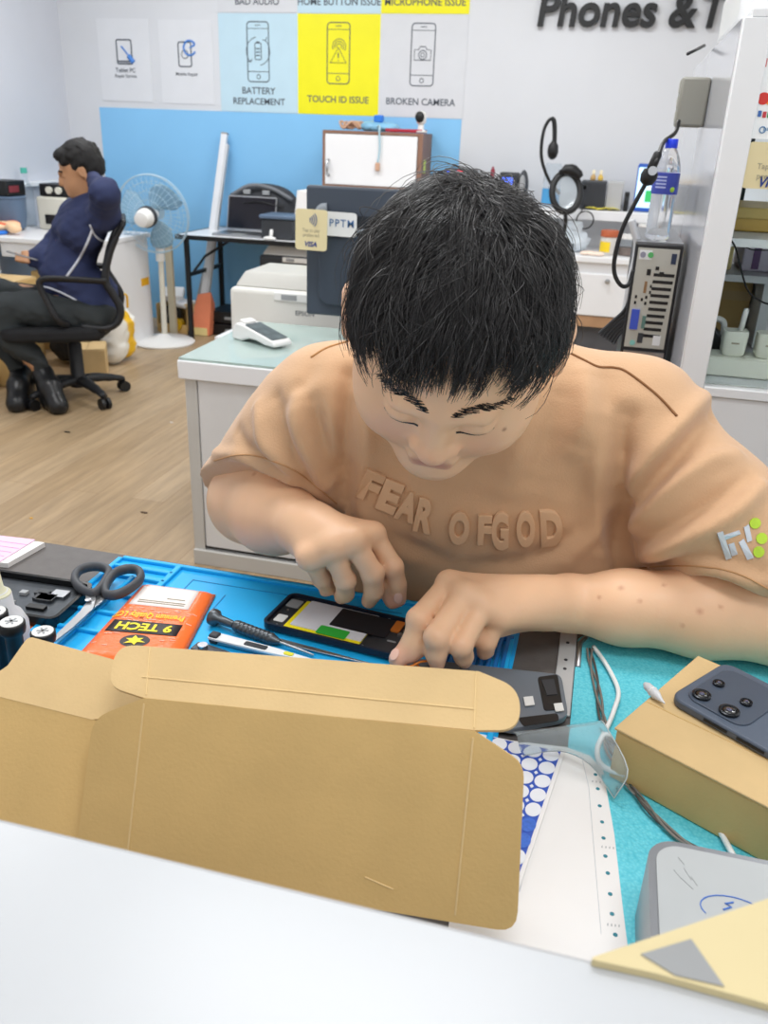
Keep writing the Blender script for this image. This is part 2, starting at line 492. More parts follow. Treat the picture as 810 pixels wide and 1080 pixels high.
poster(PX[1], PX[2], 1.497, 2.096, LBL, 'pale blue wall poster with battery phone icon reading BATTERY REPLACEMENT', [('BATTERY', -.165, .042), ('REPLACEMENT', -.232, .042)], 0, ic_battery)
poster(PX[2], PX[3], 1.497, 2.096, YEL, 'bright yellow wall poster with warning triangle reading TOUCH ID ISSUE', [('TOUCH ID ISSUE', -.205, .042)], 0, ic_touch)
poster(PX[3], PX[4], 1.497, 2.096, WHT, 'white wall poster with camera phone icon reading BROKEN CAMERA', [('BROKEN CAMERA', -.205, .042)], 0, ic_camera)
poster(PX[1], PX[2], 2.1, 2.7, WHT, 'white poster cut by the top of the picture, above the battery poster', [('BAD AUDIO', -.235, .042)], 0, None)
poster(PX[2], PX[3], 2.1, 2.7, LBL, 'pale blue poster cut by the top of the picture, above TOUCH ID ISSUE', [('HOME BUTTON ISSUE', -.235, .042)], 0, None)
poster(PX[3], PX[4], 2.1, 2.7, YEL, 'yellow poster cut by the top of the picture, above BROKEN CAMERA', [('MICROPHONE ISSUE', -.235, .042)], 0, None)
c1 = aty(132, 64, WY1); c2 = aty(197, 66, WY1)
def ic_tablet(k, M):
    line(k, M, rrect(.115, .15, .01, 3, 0, .055), .01, closed=True); line(k, M, [(-.05, -.005), (.05, -.005)], .012)
    k.m(1); line(k, M, [(-.02, .09), (.035, .03)], .012); line(k, M, [(.035, .03), (.07, -.01)], .035, z=.006); k.m(0)
def ic_mobile(k, M):
    line(k, M, rrect(.095, .15, .012, 3, -.01, .05), .009, closed=True); line(k, M, circ(-.01, .05, .025), .006)
    k.m(1); line(k, M, circ(.03, .09, .045, 30, 330, 20), .014); line(k, M, [(.03, .09), (.07, .11)], .012); k.m(0)
for c, ic, lab, ls in ((c1, ic_tablet, 'small white wall poster with tablet and blue screwdriver icon', [('Tablet PC', -.06, .028), ('Repair Service', -.1, .028)]),
                       (c2, ic_mobile, 'small white wall poster with phone and blue arrow icon', [('Mobile Repair', -.075, .028)])):
    poster(c.x-.2, c.x+.2, c.z-.26, c.z+.26, mat('poster_bright', '#d8dbe0', .4, var=.02), lab, ls, 0, ic)
# ------------------------------------------------------------------ raised shop lettering
blk = mat('black_plastic', '#141517', .45, var=.1)
sg = aty(567, 27, WY1)
vs, fs = text_geo('Phones & Tablets', bold=.022, extrude=.02, shear=.1, res=5)
x0 = min(p.x for p in vs); hx = [p for p in vs]
tw = aty(746, 27, WY1).x-sg.x
_a, _ = text_geo('Phones & ', bold=.022, shear=.1); 
v2, _ = text_geo('Phones & T', bold=.022, shear=.1); vT, _ = text_geo('T', bold=.022, shear=.1)
tx = max(p.x for p in v2)-(max(p.x for p in vT)-min(p.x for p in vT))-x0
sx = tw/tx; sy = .178/.70
t = thing('wall_lettering', 'big black slanted letters reading Phones & Ta at the top right of the wall', 'sign', (sg.x, WY1, sg.z))
M = wallframe(sg.x, sg.z, WY1-.02)
for iv, fi in islands([V(((p.x-x0)*sx, p.y*sy, p.z)) for p in vs], fs):
    if min(p.x for p in iv) > tw*.97: iv = [p-V((.052, 0, 0)) for p in iv]
    MB().add(iv, fi, M).build('letter', blk, t)
# ------------------------------------------------------------------ common materials
white = mat('white_laminate', '#e9eaec', .35, var=.03, vscale=3)
whitep = mat('white_plastic', '#e6e6e4', .4, var=.03)
greyp = mat('grey_plastic', '#9a9da0', .5, var=.06)
dkgrey = mat('dark_grey_plastic', '#33363b', .5, var=.1)
steel = mat('brushed_steel', '#b9bcc0', .3, metal=1, var=.06)
card = mat('cardboard', '#d2b074', .85, var=.08, vscale=14, bump=.15, bscale=300)
cardin = mat('cardboard_light', '#cfb281', .85, var=.07, vscale=14, bump=.15, bscale=300)
paper = mat('paper_white', '#eceae8', .8, var=.03)
fabblk = mat('black_fabric', '#16171a', .85, var=.2, vscale=40, bump=.3, bscale=500)
skinbg = mat('brown_skin', '#b98a66', .55, var=.06, vscale=20)

# ------------------------------------------------------------------ left bench along the side wall, with its wing along the back wall
t = thing('wall_desk', 'white corner desk along the left wall behind the seated man', 'desk', (-3.5, 4.9, 0))
MB().prism([(-3.975, 3.3), (-3.68, 3.3), (-3.68, 4.78), (-3.03, 4.78), (-3.03, 5.5), (-3.975, 5.5)], .69, .72).build('desk_top', white, t, bev=.004)
MB().mm((-3.715, 3.3, .46), (-3.695, 4.78, .688)).build('front_panel', white, t, bev=.003)
MB().mm((-3.06, 4.8, 0), (-3.035, 5.46, .69)).build('end_panel', white, t, bev=.003)
MB().mm((-3.69, 4.8, .60), (-3.06, 4.825, .69)).build('apron', white, t, bev=.003)
MB().mm((-3.97, 3.32, 0), (-3.75, 3.35, .69)).build('end_panel', white, t, bev=.003)
b = MB(); c = atx(153, 297, -3.034); b.box((-3.0335, c.y, c.z), (.002, .1, .05)); b.build('sticker', mat('yellow_sticker', '#f0b41c', .5, var=.05), t)
# things on it
def onbox(name, label, cat, p0, p1, m, parts=(), grp=None, bev=.006):
    a = V(p0); q = V(p1); t = thing(name, label, cat, ((a.x+q.x)/2, (a.y+q.y)/2, min(a.z, q.z)), group=grp)
    MB().mm(a, q).build('body', m, t, bev=bev)
    return t
navyp = mat('slate_plastic', '#5b6f88', .45, var=.08)
t = thing('storage_bin', 'slate blue curved bin under the black box on the wall desk', 'bin', (-3.83, 5.1, .72))
MB().lathe([(.075, 0), (.1, .02), (.115, .1), (.12, .2), (.112, .2), (.1, .1), (.09, .03), (.001, .02)], (-3.84, 5.12, .72)).build('body', navyp, t, smooth=40)
MB().lathe([(.118, .2), (.124, .203), (.124, .212), (.118, .215)], (-3.84, 5.12, .72), n=30).build('rim', navyp, t, smooth=40)
t = thing('power_supply', 'black box standing on top of the slate blue bin', 'electronics', (-3.84, 5.12, .935))
MB().mm((-3.92, 5.03, .937), (-3.76, 5.22, 1.03)).build('case', blk, t, bev=.006)
MB().mm((-3.765, 5.05, .96), (-3.757, 5.15, 1.0)).build('display', mat('dark_red_panel', '#7a3038', .4, var=.1), t)
t = thing('bottle', 'clear bottle with a teal cap at the back of the wall desk', 'bottle', (-3.9, 5.42, .72))
clear = mat('clear_plastic', '#eef4f8', .08, trans=.95, ior=1.12)
MB().lathe([(.04, 0), (.045, .02), (.045, .24), (.02, .3), (.018, .34)], (-3.9, 5.42, .72)).build('body', clear, t, smooth=50)
MB().lathe([(.022, .34), (.022, .375)], (-3.9, 5.42, .72)).build('cap', mat('teal_plastic', '#52b7a6', .4, var=.05), t, smooth=40)
t = thing('bench_machine', 'beige bench machine under the black instrument on the wall desk', 'machine', (-3.6, 5.36, .72))
MB().mm((-3.72, 5.26, .722), (-3.5, 5.47, .93)).build('body', mat('beige_plastic', '#d5d3c6', .5, var=.05), t, bev=.012)
MB().mm((-3.66, 5.25, .76), (-3.56, 5.262, .82)).build('outlet', blk, t, bev=.003)
t = thing('instrument', 'black instrument with two dials on top of the beige machine', 'electronics', (-3.6, 5.36, .93))
MB().mm((-3.7, 5.28, .932), (-3.49, 5.45, 1.01)).build('case', blk, t, bev=.006)
for xx in (-3.62, -3.55): MB().cyl((xx, 5.28, .972), (xx, 5.262, .972), .022).build('dial', mat('beige_plastic', 0), t, smooth=40)
t = thing('snack_bag', 'crumpled orange and red bag lying on the wall desk', 'bag', (-3.72, 5.02, .72))
F = Field()
for i in range(12): F.ell((-3.76+random.uniform(-.1, .1), 5.02+random.uniform(-.13, .13), .75+random.uniform(0, .02)), (random.uniform(.03, .06), random.uniform(.03, .06), .028), k=.02)
v, q = polygonise(F, (-3.95, 4.8, .722), (-3.5, 5.25, .85), .008)
col = np.where((snoise(v, 9, 3, 1) > .1)[:, None], np.array(srgb('#e8623a')[:3]), np.array(srgb('#efc9a0')[:3]))
np_mesh('bag', v, q, mat('snack_film', '#e8623a', .35, attr='tint'), t, col)
t = thing('blue_pouch', 'small bright blue pouch in front of the orange bag', 'pouch', (-3.7, 4.86, .72))
MB().ell((-3.705, 4.86, .735), (.022, .05, .014)).build('pouch', mat('bright_blue', '#2a78d8', .4, var=.08), t, smooth=True)
t = thing('green_cloth', 'green crumpled cloth at the left edge of the wall desk', 'cloth', (-3.78, 4.75, .72))
F = Field()
for i in range(9): F.ell((-3.8+random.uniform(-.08, .06), 4.75+random.uniform(-.1, .1), .74), (random.uniform(.02, .05), random.uniform(.03, .05), random.uniform(.02, .04)), k=.015)
v, q = polygonise(F, (-4.0, 4.5, .722), (-3.6, 5, .82), .008); np_mesh('cloth', v, q, mat('green_cloth', '#2c8d60', .8, var=.15), t)
t = thing('paper_sheet', 'white sheet of paper lying at the edge of the wall desk', 'paper', (-3.76, 4.92, .72))
MB().box((-3.78, 4.9, .7215), (.18, .34, .002), rz=.1).build('sheet', paper, t)

# ------------------------------------------------------------------ stuff under the desk and chair
def carton(loc, sz, rz, label, m=card, grp='cartons on the floor'):
    t = thing('carton', label, 'box', loc, rz, grp); M = PM[t.name]
    x, y, z = sz
    b = MB(); b.box((0, 0, z/2), (x, y, z), M); b.build('body', m, t, bev=.004)
    MB().box((0, 0, z+.0008), (x*.98, .05, .0012), M).build('tape', mat('brown_tape', '#a9814d', .3, var=.05), t)
    for s in (-1, 1): MB().box((s*x*.25, 0, z+.004), (x*.48, y*.99, .004), M).build('flap', cardin, t)
    return t
c = atz(90, 400, 0); carton((c.x-.03, c.y+.11, 0), (.2, .22, .17), .5, 'small tan carton on the floor right of the chair column', cardin)
c = atz(30, 412, 0); carton((-3.3, 4.16, 0), (.3, .24, .2), .1, 'brown carton on the floor behind the black shoes')
carton((-3.42, 5.05, 0), (.3, .3, .5), 0, 'tall brown carton under the wing of the wall desk')
carton((-3.3, 3.85, 0), (.22, .3, .1), .2, 'flat carton at the left edge beside the shoes')
carton((-3.5, 4.46, 0), (.36, .3, .52), .05, 'tall brown carton under the left part of the wall desk')
t = thing('black_backpack', 'black bag slumped on the floor under the office chair', 'bag', (-3.15, 4.68, 0))
F = Field(); F.ell((-3.15, 4.68, .14), (.15, .14, .14), k=.05); F.ell((-3.17, 4.64, .26), (.12, .1, .1), k=.05); F.ell((-3.08, 4.62, .2), (.08, .08, .16), k=.05)
v, q = polygonise(F, (-3.45, 4.4, -.01), (-2.85, 4.95, .5), .012); v[:, 2] = np.maximum(v[:, 2], .002)
v += snoise(v, 7, 4)[:, None]*np.array([.01, .01, .01]); v[:, 2] = np.maximum(v[:, 2], .002)
np_mesh('bag_body', v, q, fabblk, t)
MB().tube([(-3.22, 4.55, .3), (-3.17, 4.48, .36), (-3.1, 4.49, .33), (-3.08, 4.52, .25)], .012, 6, sub=6).build('strap', fabblk, t, smooth=True)
# yellow shopping bag and plastic sheet by the desk end panel
yb = mat('yellow_bag', '#f2c22e', .5, var=.08)
c = aty(134, 352, 4.72)
t = thing('shopping_bag', 'white and yellow shopping bag leaning against the desk wing', 'bag', (-2.92, 4.8, 0))
F = Field(); F.cone((-2.92, 4.74, .09), (-2.92, 4.76, .27), .08, .085, k=.04); F.cone((-2.92, 4.86, .09), (-2.92, 4.84, .27), .075, .08, k=.04)
v, q = polygonise(F, (-3.03, 4.55, 0), (-2.7, 5.05, .42), .012); v += (snoise(v, 6, 9)*.012)[:, None]; v[:, 2] = np.maximum(v[:, 2], .002)
cl = np.where((np.abs(v[:, 1]-4.8-.04*np.sin(v[:, 2]*12)) < .045)[:, None], np.array(srgb('#f2c22e')[:3]), np.array(srgb('#ecebe4')[:3]))
np_mesh('bag_body', v, q, mat('bag_film', '#ecebe4', .45, attr='tint'), t, cl)
MB().tube([(-2.86, 4.72, .34), (-2.85, 4.74, .42), (-2.85, 4.82, .42), (-2.86, 4.84, .34)], .007, 6, sub=6).build('handle', yb, t, smooth=True)
t = thing('plastic_sheet', 'crumpled translucent plastic sheet on the floor left of the fan base', 'plastic sheet', (-2.8, 4.9, 0))
b = MB(); nx, ny = 14, 10
A = [atz(92, 392, 0), atz(140, 372, 0), atz(150, 350, 0), atz(112, 352, 0)]
vs = []
for i in range(nx+1):
    for j in range(ny+1):
        u, s = i/nx, j/ny
        p = (A[0]*(1-u)+A[1]*u)*(1-s)+(A[3]*(1-u)+A[2]*u)*s
        p.z = .006+.09*s*(1-abs(2*u-1)*.4)+.02*noise.noise(p*9); vs.append(p)
b.add(vs, [(i*(ny+1)+j, (i+1)*(ny+1)+j, (i+1)*(ny+1)+j+1, i*(ny+1)+j+1) for i in range(nx) for j in range(ny)])
b.build('sheet', mat('frosted_film', '#cfd6dc', .35, trans=.35, var=.05), t, smooth=True, solid=.003)
# floor scraps
for (px_, py_), lab, m_, r_ in (((71, 456), 'dark scrap on the wood floor below the office chair', blk, .018), ((33, 547), 'yellow crumb on the wood floor near the black worktop', mat('yellow_sticker', 0), .008),
                               ((152, 541), 'dark smear of dirt on the floor near the white counter', mat('dirt', '#5d4a3a', .8, var=.2), .016), ((181, 446), 'tiny white scrap on the floor left of the white counter', paper, .01)):
    c = atz(px_, py_, 0); t = MB().ell((0, 0, .0015), (r_, r_*.45, .0022), n=10).build('floor_scrap', m_, smooth=True); t.location = (c.x, c.y, .001); tag(t, lab, 'scrap', 'scraps on the floor')

# ------------------------------------------------------------------ standing fan
FC = aty(161, 226, 5.3); fdir = V((-.05, .98, .12)).normalized()     # where the fan blows
fx = V((0, 0, 1)).cross(fdir).normalized(); fy = fdir.cross(fx)
FMx = frame(FC, fx, fy, fdir)
t = thing('pedestal_fan', 'white pedestal fan with a wire guard in front of the blue wall', 'fan', (-2.92, 5.42, 0))
MB().lathe([(.21, 0), (.215, .012), (.2, .025), (.06, .04), (.035, .06), (.001, .062)], (-2.92, 5.38, 0)).build('base', whitep, t, smooth=50)
MB().cyl((-2.92, 5.40, .05), (-2.92, 5.42, .62), .019).build('pole', mat('beige_plastic', 0), t, smooth=40)
MB().cyl((-2.92, 5.41, .55), (-2.92, 5.42, .80), .03, .026).build('control_box', whitep, t, smooth=40)
back = FC-fdir*.16
MB().lathe([(.02, -.08), (.045, -.075), (.058, -.03), (.062, .04), (.055, .06), (.001, .062)], FC-fdir*.1, fdir).build('motor', whitep, t, smooth=50)
MB().lathe([(.062, -.005), (.067, 0), (.067, .03), (.063, .035)], FC-fdir*.1, fdir).build('motor_band', dkgrey, t, smooth=50)
wire = mat('fan_wire', '#a9c3d4', .4)
def guard(sgn, nm):
    b = MB(); R = .245
    b.tube([FMx @ V((R*cos(2*pi*i/48), R*sin(2*pi*i/48), .012*sgn)) for i in range(48)], .0035, 6, closed=True)
    for rr in (.2, .15, .1): b.tube([FMx @ V((rr*cos(2*pi*i/36), rr*sin(2*pi*i/36), sgn*(.012+.06*(1-(rr/R)**2)))) for i in range(36)], .0012, 4, closed=True)
    for i in range(40):
        a = 2*pi*i/40
        b.tube([FMx @ V((rr*cos(a), rr*sin(a), sgn*(.012+.06*(1-(rr/R)**2)))) for rr in (.04, .1, .16, .21, .245)], .001, 4)
    b.lathe([(.05, .05*0), (.05, .008), (.001, .01)], FMx @ V((0, 0, sgn*.068)), fdir*sgn, n=20)
    b.build(nm, wire, t, smooth=40)
guard(1, 'front_guard'); guard(-1, 'rear_guard')
blade = mat('blue_blade', '#a9cfe4', .25, trans=.45, var=.02, ior=1.2)
for k in range(3):
    b = MB(); vs = []; 
    for i in range(9):
        r_ = .03+.19*i/8; wd = .35+.55*sin(pi*min(1, i/8*.8+.1))
        for j in range(7):
            a = 2*pi*k/3+(j/6-.5)*wd*1.5+.3*i/8
            vs.append(FMx @ V((r_*cos(a), r_*sin(a), (j/6-.5)*.05)))
    b.add(vs, [(i*7+j, (i+1)*7+j, (i+1)*7+j+1, i*7+j+1) for i in range(8) for j in range(6)])
    b.build('blade', blade, t, smooth=True, solid=.002)
MB().lathe([(.035, -.03), (.035, .02), (.001, .035)], FC, fdir).build('hub', whitep, t, smooth=40)

# ------------------------------------------------------------------ clutter by the wall, right of the fan
t = thing('cardboard_column', 'tall narrow strip of beige board leaning behind the fan', 'board', (-2.97, 5.63, 0))
MB().box((-2.975, 5.64, .37), (.05, .03, .74)).build('strip', mat('beige_strip', '#cdc3aa', .7, var=.06), t, bev=.003)
c = aty(186, 330, 5.78)
t = thing('open_carton', 'brown open carton with black and yellow rolls inside, beside the fan base', 'box', (c.x, 5.82, 0)); M = PM[t.name]
b = MB(); w_, d_, h_ = .24, .22, .2
for cc, ss in (((0, 0, .004), (w_, d_, .008)), ((-w_/2, 0, h_/2), (.006, d_, h_)), ((w_/2, 0, h_/2), (.006, d_, h_)), ((0, d_/2, h_/2), (w_, .006, h_)), ((0, -d_/2, .03), (w_, .006, .06))): b.box(cc, ss, M)
b.build('body', card, t)
MB().box((w_/2+.03, -.02, .19), (.09, d_, .005), M, ry=.5).build('flap', cardin, t)
t = tag(MB().lathe([(.03, -.05), (.07, -.05), (.07, .05), (.03, .05), (.03, -.05)], (0, 0, 0), (.3, -1, .1), n=24).build('tape_roll', blk, smooth=40), 'black roll lying in the open carton', 'roll'); t.location = (c.x-.03, 5.78, .12)
t = tag(MB().lathe([(.02, -.04), (.045, -.04), (.045, .04), (.02, .04), (.02, -.04)], (0, 0, 0), (.1, -1, .1), n=24).build('tape_roll', mat('mustard', '#d2a51e', .5, var=.08), smooth=40), 'mustard yellow roll lying low in the open carton', 'roll'); t.location = (c.x+.03, 5.73, .056)
for (px_, py_, y_, sz, rz_, rx_, lab) in ((182, 310, 5.85, (.17, .13, .05), .3, .4, 'white carton lying tilted on top of the open carton'), (193, 320, 5.8, (.16, .12, .035), -.3, .15, 'flat white package under the tilted white carton')):
    c = aty(px_, py_, y_); t = thing('white_package', lab, 'package', c, group='white packages by the fan')
    MB().box(c, sz, rz=rz_, rx=rx_).build('body', paper, t, bev=.01)
    MB().box(c+V((0, 0, sz[2]/2*.9)), (.05, .05, .008), rz=rz_, rx=rx_).build('label', mat('pale_grey', '#c9ccd0', .5), t)
t = thing('orange_bag', 'salmon orange paper bag standing behind the table leg', 'bag', (-2.84, 5.72, 0))
a0, a1 = atz(198, 352, 0), aty(207, 318, 5.72)
b = MB(); w0 = .12
b.rings([[V((-2.86, 5.68, .002)), V((-2.72, 5.68, .002)), V((-2.72, 5.78, .002)), V((-2.86, 5.78, .002))], [V((-2.83, 5.69, .2)), V((-2.7, 5.69, .22)), V((-2.7, 5.77, .22)), V((-2.83, 5.77, .2))], [V((-2.81, 5.72, .29)), V((-2.71, 5.72, .31)), V((-2.71, 5.735, .31)), V((-2.81, 5.735, .29))]])
b.build('body', mat('salmon_paper', '#f08f6a', .7, var=.1), t, bev=.006)
MB().mm((-2.85, 5.677, .004), (-2.73, 5.68, .06)).build('base_band', mat('cream_paper', '#efdc9a', .7, var=.05), t)
# aluminium profile leaning on the wall
t = thing('aluminium_profile', 'long white aluminium profile leaning on the blue wall behind the table', 'profile', (-2.93, 5.9, 0))
p0 = aty(212, 335, 5.72); p0.z = max(p0.z, .03); p1 = aty(237, 142, 6.08)
x_, y_, d_ = basis(p1-p0, V((0, 1, 0)))
Mx = frame(p0, x_, y_, d_); L = (p1-p0).length
MB().prism(rrect(.045, .035, .006, 3), 0, L, Mx).build('extrusion', mat('white_alu', '#dfe2e6', .35, metal=.2, var=.03), t)
MB().prism(rrect(.047, .037, .006, 3), L, L+.012, Mx).build('end_cap', greyp, t)
MB().prism(rrect(.016, .037, .004, 3, .032), 0.01, L*.95, Mx).build('diffuser', mat('pale_grey', 0), t)
t = thing('metal_strut', 'grey metal strut leaning beside the white profile', 'strut', (-2.9, 5.7, 0))
p0 = aty(209, 322, 5.75); p1 = aty(221, 262, 6.0); 
b = MB(); q0 = V((p0.x-.03, 5.66, .012)); b.tube([q0, p1], .014, 8); b.build('rod', greyp, t, smooth=40)
MB().lathe([(.018, 0), (.018, .03)], q0-V((0, 0, .008))).build('rubber_foot', blk, t, smooth=40)
for i, (z_, lab) in enumerate(((0, 'flat black case on the floor under the folding table, lowest of two'), (.09, 'flat black case under the folding table, on top of the other'))):
    t = thing('flat_case', lab, 'case', (-2.55, 5.86, z_), group='flat cases under the table')
    MB().mm((-2.78+i*.03, 5.75, z_+.002), (-2.3, 6.05, z_+.085)).build('body', blk, t, bev=.008)
    MB().mm((-2.62, 5.738, z_+.03), (-2.48, 5.75, z_+.05)).build('handle', greyp, t, bev=.003)

# ------------------------------------------------------------------ folding table
t = thing('folding_table', 'white topped folding table with black metal legs at the blue wall', 'table', (-2.2, 5.8, 0))
MB().mm((-2.83, 5.48, .695), (-1.25, 6.12, .72)).build('table_top', white, t, bev=.004)
b = MB()
for y0, y1 in ((5.475, 5.482), (6.118, 6.125)): b.mm((-2.835, y0, .693), (-1.245, y1, .722))
for x0, x1 in ((-2.837, -2.83), (-1.25, -1.243)): b.mm((x0, 5.475, .693), (x1, 6.125, .722))
b.build('edge_band', blk, t)
for xx, s in ((-2.78, 1), (-1.3, -1)):
    for yy in (5.53, 6.07): MB().mm((xx-.015, yy-.015, 0), (xx+.015, yy+.015, .695)).build('leg', blk, t, bev=.003)
    MB().mm((xx-.01, 5.53, .44), (xx+.01, 6.07, .465)).build('crossbar', blk, t)
    MB().tube([(xx, 5.6, .455), (xx+s*.05, 5.7, .56), (xx+s*.25, 5.75, .69)], .009, 6).build('brace', blk, t)
# laptop
t = thing('laptop', 'open silver laptop with a dark screen on the folding table', 'laptop', (-2.42, 5.72, .72)); 
MB().prism(rrect(.36, .25, .012), 0.001, .016, TR((-2.43, 5.69, .72))).build('keyboard_base', steel, t)
MB().prism(rrect(.3, .1, .005), .016, .0175, TR((-2.43, 5.73, .72))).build('keyboard', dkgrey, t)
MB().prism(rrect(.1, .06, .005), .016, .0172, TR((-2.43, 5.61, .72))).build('touchpad', greyp, t)
Ms = frame((-2.43, 5.812, .735), (1, 0, 0), (0, .25, 1))
MB().prism(rrect(.36, .235, .012, 5, 0, .1175), -.006, .0, Ms).build('lid', steel, t)
MB().prism(rrect(.345, .21, .004, 5, 0, .121), .0, .0015, Ms).build('screen', mat('dark_screen', '#17161f', .15, var=.1), t)
# backpack on the table
t = thing('backpack', 'dark grey backpack lying behind the laptop', 'bag', (-2.4, 5.98, .72))
F = Field(); F.ell((-2.42, 6.0, .86), (.24, .1, .16), k=.05); F.ell((-2.3, 5.98, .84), (.2, .1, .15), k=.05); F.ell((-2.36, 5.96, .95), (.2, .08, .09), k=.06)
v, q = polygonise(F, (-2.8, 5.8, .7), (-2.0, 6.13, 1.12), .012); v[:, 2] = np.maximum(v[:, 2], .722); v[:, 1] = np.minimum(v[:, 1], 6.132)
np_mesh('body', v, q, mat('charcoal_fabric', '#3b3d42', .8, var=.2, vscale=30, bump=.3), t)
MB().tube([(-2.6, 5.9, .96), (-2.45, 5.87, 1.03), (-2.3, 5.88, 1.02), (-2.15, 5.9, .95)], .014, 8, sub=6).build('strap', mat('grey_web', '#74777c', .8, var=.1), t, smooth=True)
MB().tube([(-2.58, 5.87, .88), (-2.4, 5.85, .93), (-2.2, 5.86, .9)], .005, 6, sub=6).build('zip', blk, t, smooth=True)
for xx in (-2.47, -2.33): MB().box((xx, 5.868, .99), (.05, .02, .03)).build('buckle', greyp, t, bev=.003)
t = thing('label_printer', 'small dark box with a white lever beside the laptop', 'electronics', (-2.13, 5.62, .72))
MB().mm((-2.25, 5.56, .723), (-2.02, 5.78, .85)).build('body', dkgrey, t, bev=.012)
MB().mm((-2.26, 5.55, .85), (-2.01, 5.79, .875)).build('lid', mat('slate_plastic', 0), t, bev=.008)
MB().tube([(-2.17, 5.55, .78), (-2.165, 5.53, .76), (-2.17, 5.53, .73)], .012, 8).build('lever', whitep, t, smooth=True)
t = thing('computer_mouse', 'white mouse on the folding table in front of the dark box', 'mouse', (-2.16, 5.53, .72))
MB().ell((-2.17, 5.51, .732), (.045, .028, .014)).build('shell', whitep, t, smooth=True)
t = thing('paper_stack', 'white stack of papers standing left of the back of the monitor', 'papers', (-2.0, 5.78, .72))
MB().box((-1.99, 5.78, .872), (.13, .2, .3), ry=.12).build('sheets', paper, t, bev=.003)
MB().box((-1.98, 5.675, .80), (.06, .004, .05)).build('label', mat('pale_grey', 0), t)
# printer under the table
def printer(name, label, c, sx, sy, sz, body, dark, logo=None, tray=True):
    t = thing(name, label, 'printer', c); x, y, z = c
    b = MB(); b.mm((x-sx/2, y-sy/2, z+.002), (x+sx/2, y+sy/2, z+sz*.78)); b.build('body', body, t, bev=.018, seg=3)
    MB().rings([[V((x-sx/2+.01, y-sy/2+.03, z+sz*.78)), V((x+sx/2-.01, y-sy/2+.03, z+sz*.78)), V((x+sx/2-.01, y+sy/2-.01, z+sz*.78)), V((x-sx/2+.01, y+sy/2-.01, z+sz*.78))],
                [V((x-sx/2+.03, y-sy/2+.09, z+sz)), V((x+sx/2-.03, y-sy/2+.09, z+sz)), V((x+sx/2-.03, y+sy/2-.03, z+sz)), V((x-sx/2+.03, y+sy/2-.03, z+sz))]]).build('scanner_lid', dark, t, bev=.008)
    MB().mm((x-sx*.2, y-sy/2-.006, z+sz*.62), (x+sx*.12, y-sy/2+.02, z+sz*.76)).build('control_panel', whitep, t, bev=.004)
    MB().mm((x-sx*.15, y-sy/2-.008, z+sz*.65), (x-sx*.05, y-sy/2-.004, z+sz*.73)).build('display', greyp, t)
    if tray: MB().mm((x-sx*.35, y-sy/2-.012, z+sz*.12), (x+sx*.35, y-sy/2+.02, z+sz*.22)).build('paper_tray', dark, t, bev=.004)
    if logo:
        k = MB(); put_text(k, logo, frame((x, y-sy/2-.0015, z+sz*.45), (1, 0, 0), (0, 0, 1)), w=.075, thick=0, bold=.01); k.build('lettering', mat('logo_grey', '#6d7075', .5), t)
    return t
t = printer('printer', 'dark and white printer under the folding table', (-1.98, 5.72, .44), .56, .36, .23, dkgrey, whitep)
t = thing('low_cabinet', 'white low cabinet under the folding table carrying the dark printer', 'cabinet', (-1.98, 5.76, 0))
MB().mm((-2.26, 5.58, .0), (-1.6, 6.0, .438)).build('body', white, t, bev=.005)
for xx in (-2.09, -1.77): 
    d_ = MB().mm((xx-.15, 5.56, .03), (xx+.15, 5.58, .42)).build('door', white, t, bev=.004)
# wall cabinet with brown frame
wood = mat('brown_wood', '#8d6a58', .5, var=.15, vscale=10)
t = thing('wall_cabinet', 'white fronted cabinet with a brown frame hung on the blue wall', 'cabinet', (-1.57, 5.98, 1.06))
X0, X1, Z0, Z1 = -1.915, -1.24, 1.05, 1.40
b = MB(); b.mm((X0, 5.84, Z1-.018), (X1, 6.132, Z1)); b.mm((X0, 5.84, Z0), (X1, 6.132, Z0+.018)); b.mm((X0, 5.84, Z0+.018), (X0+.018, 6.132, Z1-.018)); b.mm((X1-.03, 5.84, Z0+.018), (X1, 6.132, Z1-.018)); b.mm((X0+.01, 6.1, Z0+.01), (X1-.01, 6.13, Z1-.01))
b.build('carcass', wood, t)
d1 = MB().mm((X0+.02, 5.835, Z0+.02), (X1-.035, 5.853, Z1-.022)).build('door', white, t, bev=.003)
b = MB().tube([(X0+.045, 5.835, 1.22), (X0+.045, 5.805, 1.215), (X0+.045, 5.805, 1.13), (X0+.045, 5.835, 1.125)], .009, 8); o = b.build('handle', steel, t, smooth=True); o.parent = d1
# things on it
t = thing('cable_bundle', 'tan tangle of cables on the left of the brown framed cabinet', 'cables', (-1.72, 5.95, 1.4))
b = MB()
for i in range(6):
    c = V((-1.75+random.uniform(-.05, .05), 5.94+random.uniform(-.04, .04), 1.415)); r_ = random.uniform(.03, .06)
    b.tube([c+V((r_*cos(a*.7+i), r_*.6*sin(a*.7+i), .02+.022*sin(a*1.7+i))) for a in range(9)], .007, 6, closed=True, sub=3)
b.build('coil', mat('tan_cable', '#c79f85', .6, var=.1), t, smooth=True)
t = thing('blue_bag', 'blue and clear bag with a cord hanging over the white cabinet front', 'bag', (-1.55, 5.95, 1.4))
F = Field(); F.ell((-1.6, 5.95, 1.43), (.09, .06, .035), k=.03); F.ell((-1.5, 5.95, 1.425), (.08, .06, .03), k=.03)
v, q = polygonise(F, (-1.75, 5.8, 1.395), (-1.35, 6.1, 1.5), .008); v[:, 2] = np.maximum(v[:, 2], 1.402); v += (snoise(v, 12, 5)*.006)[:, None]; v[:, 2] = np.maximum(v[:, 2], 1.402)
np_mesh('pouch', v, q, mat('blue_film', '#7fb6d6', .35, var=.2, vscale=12), t)
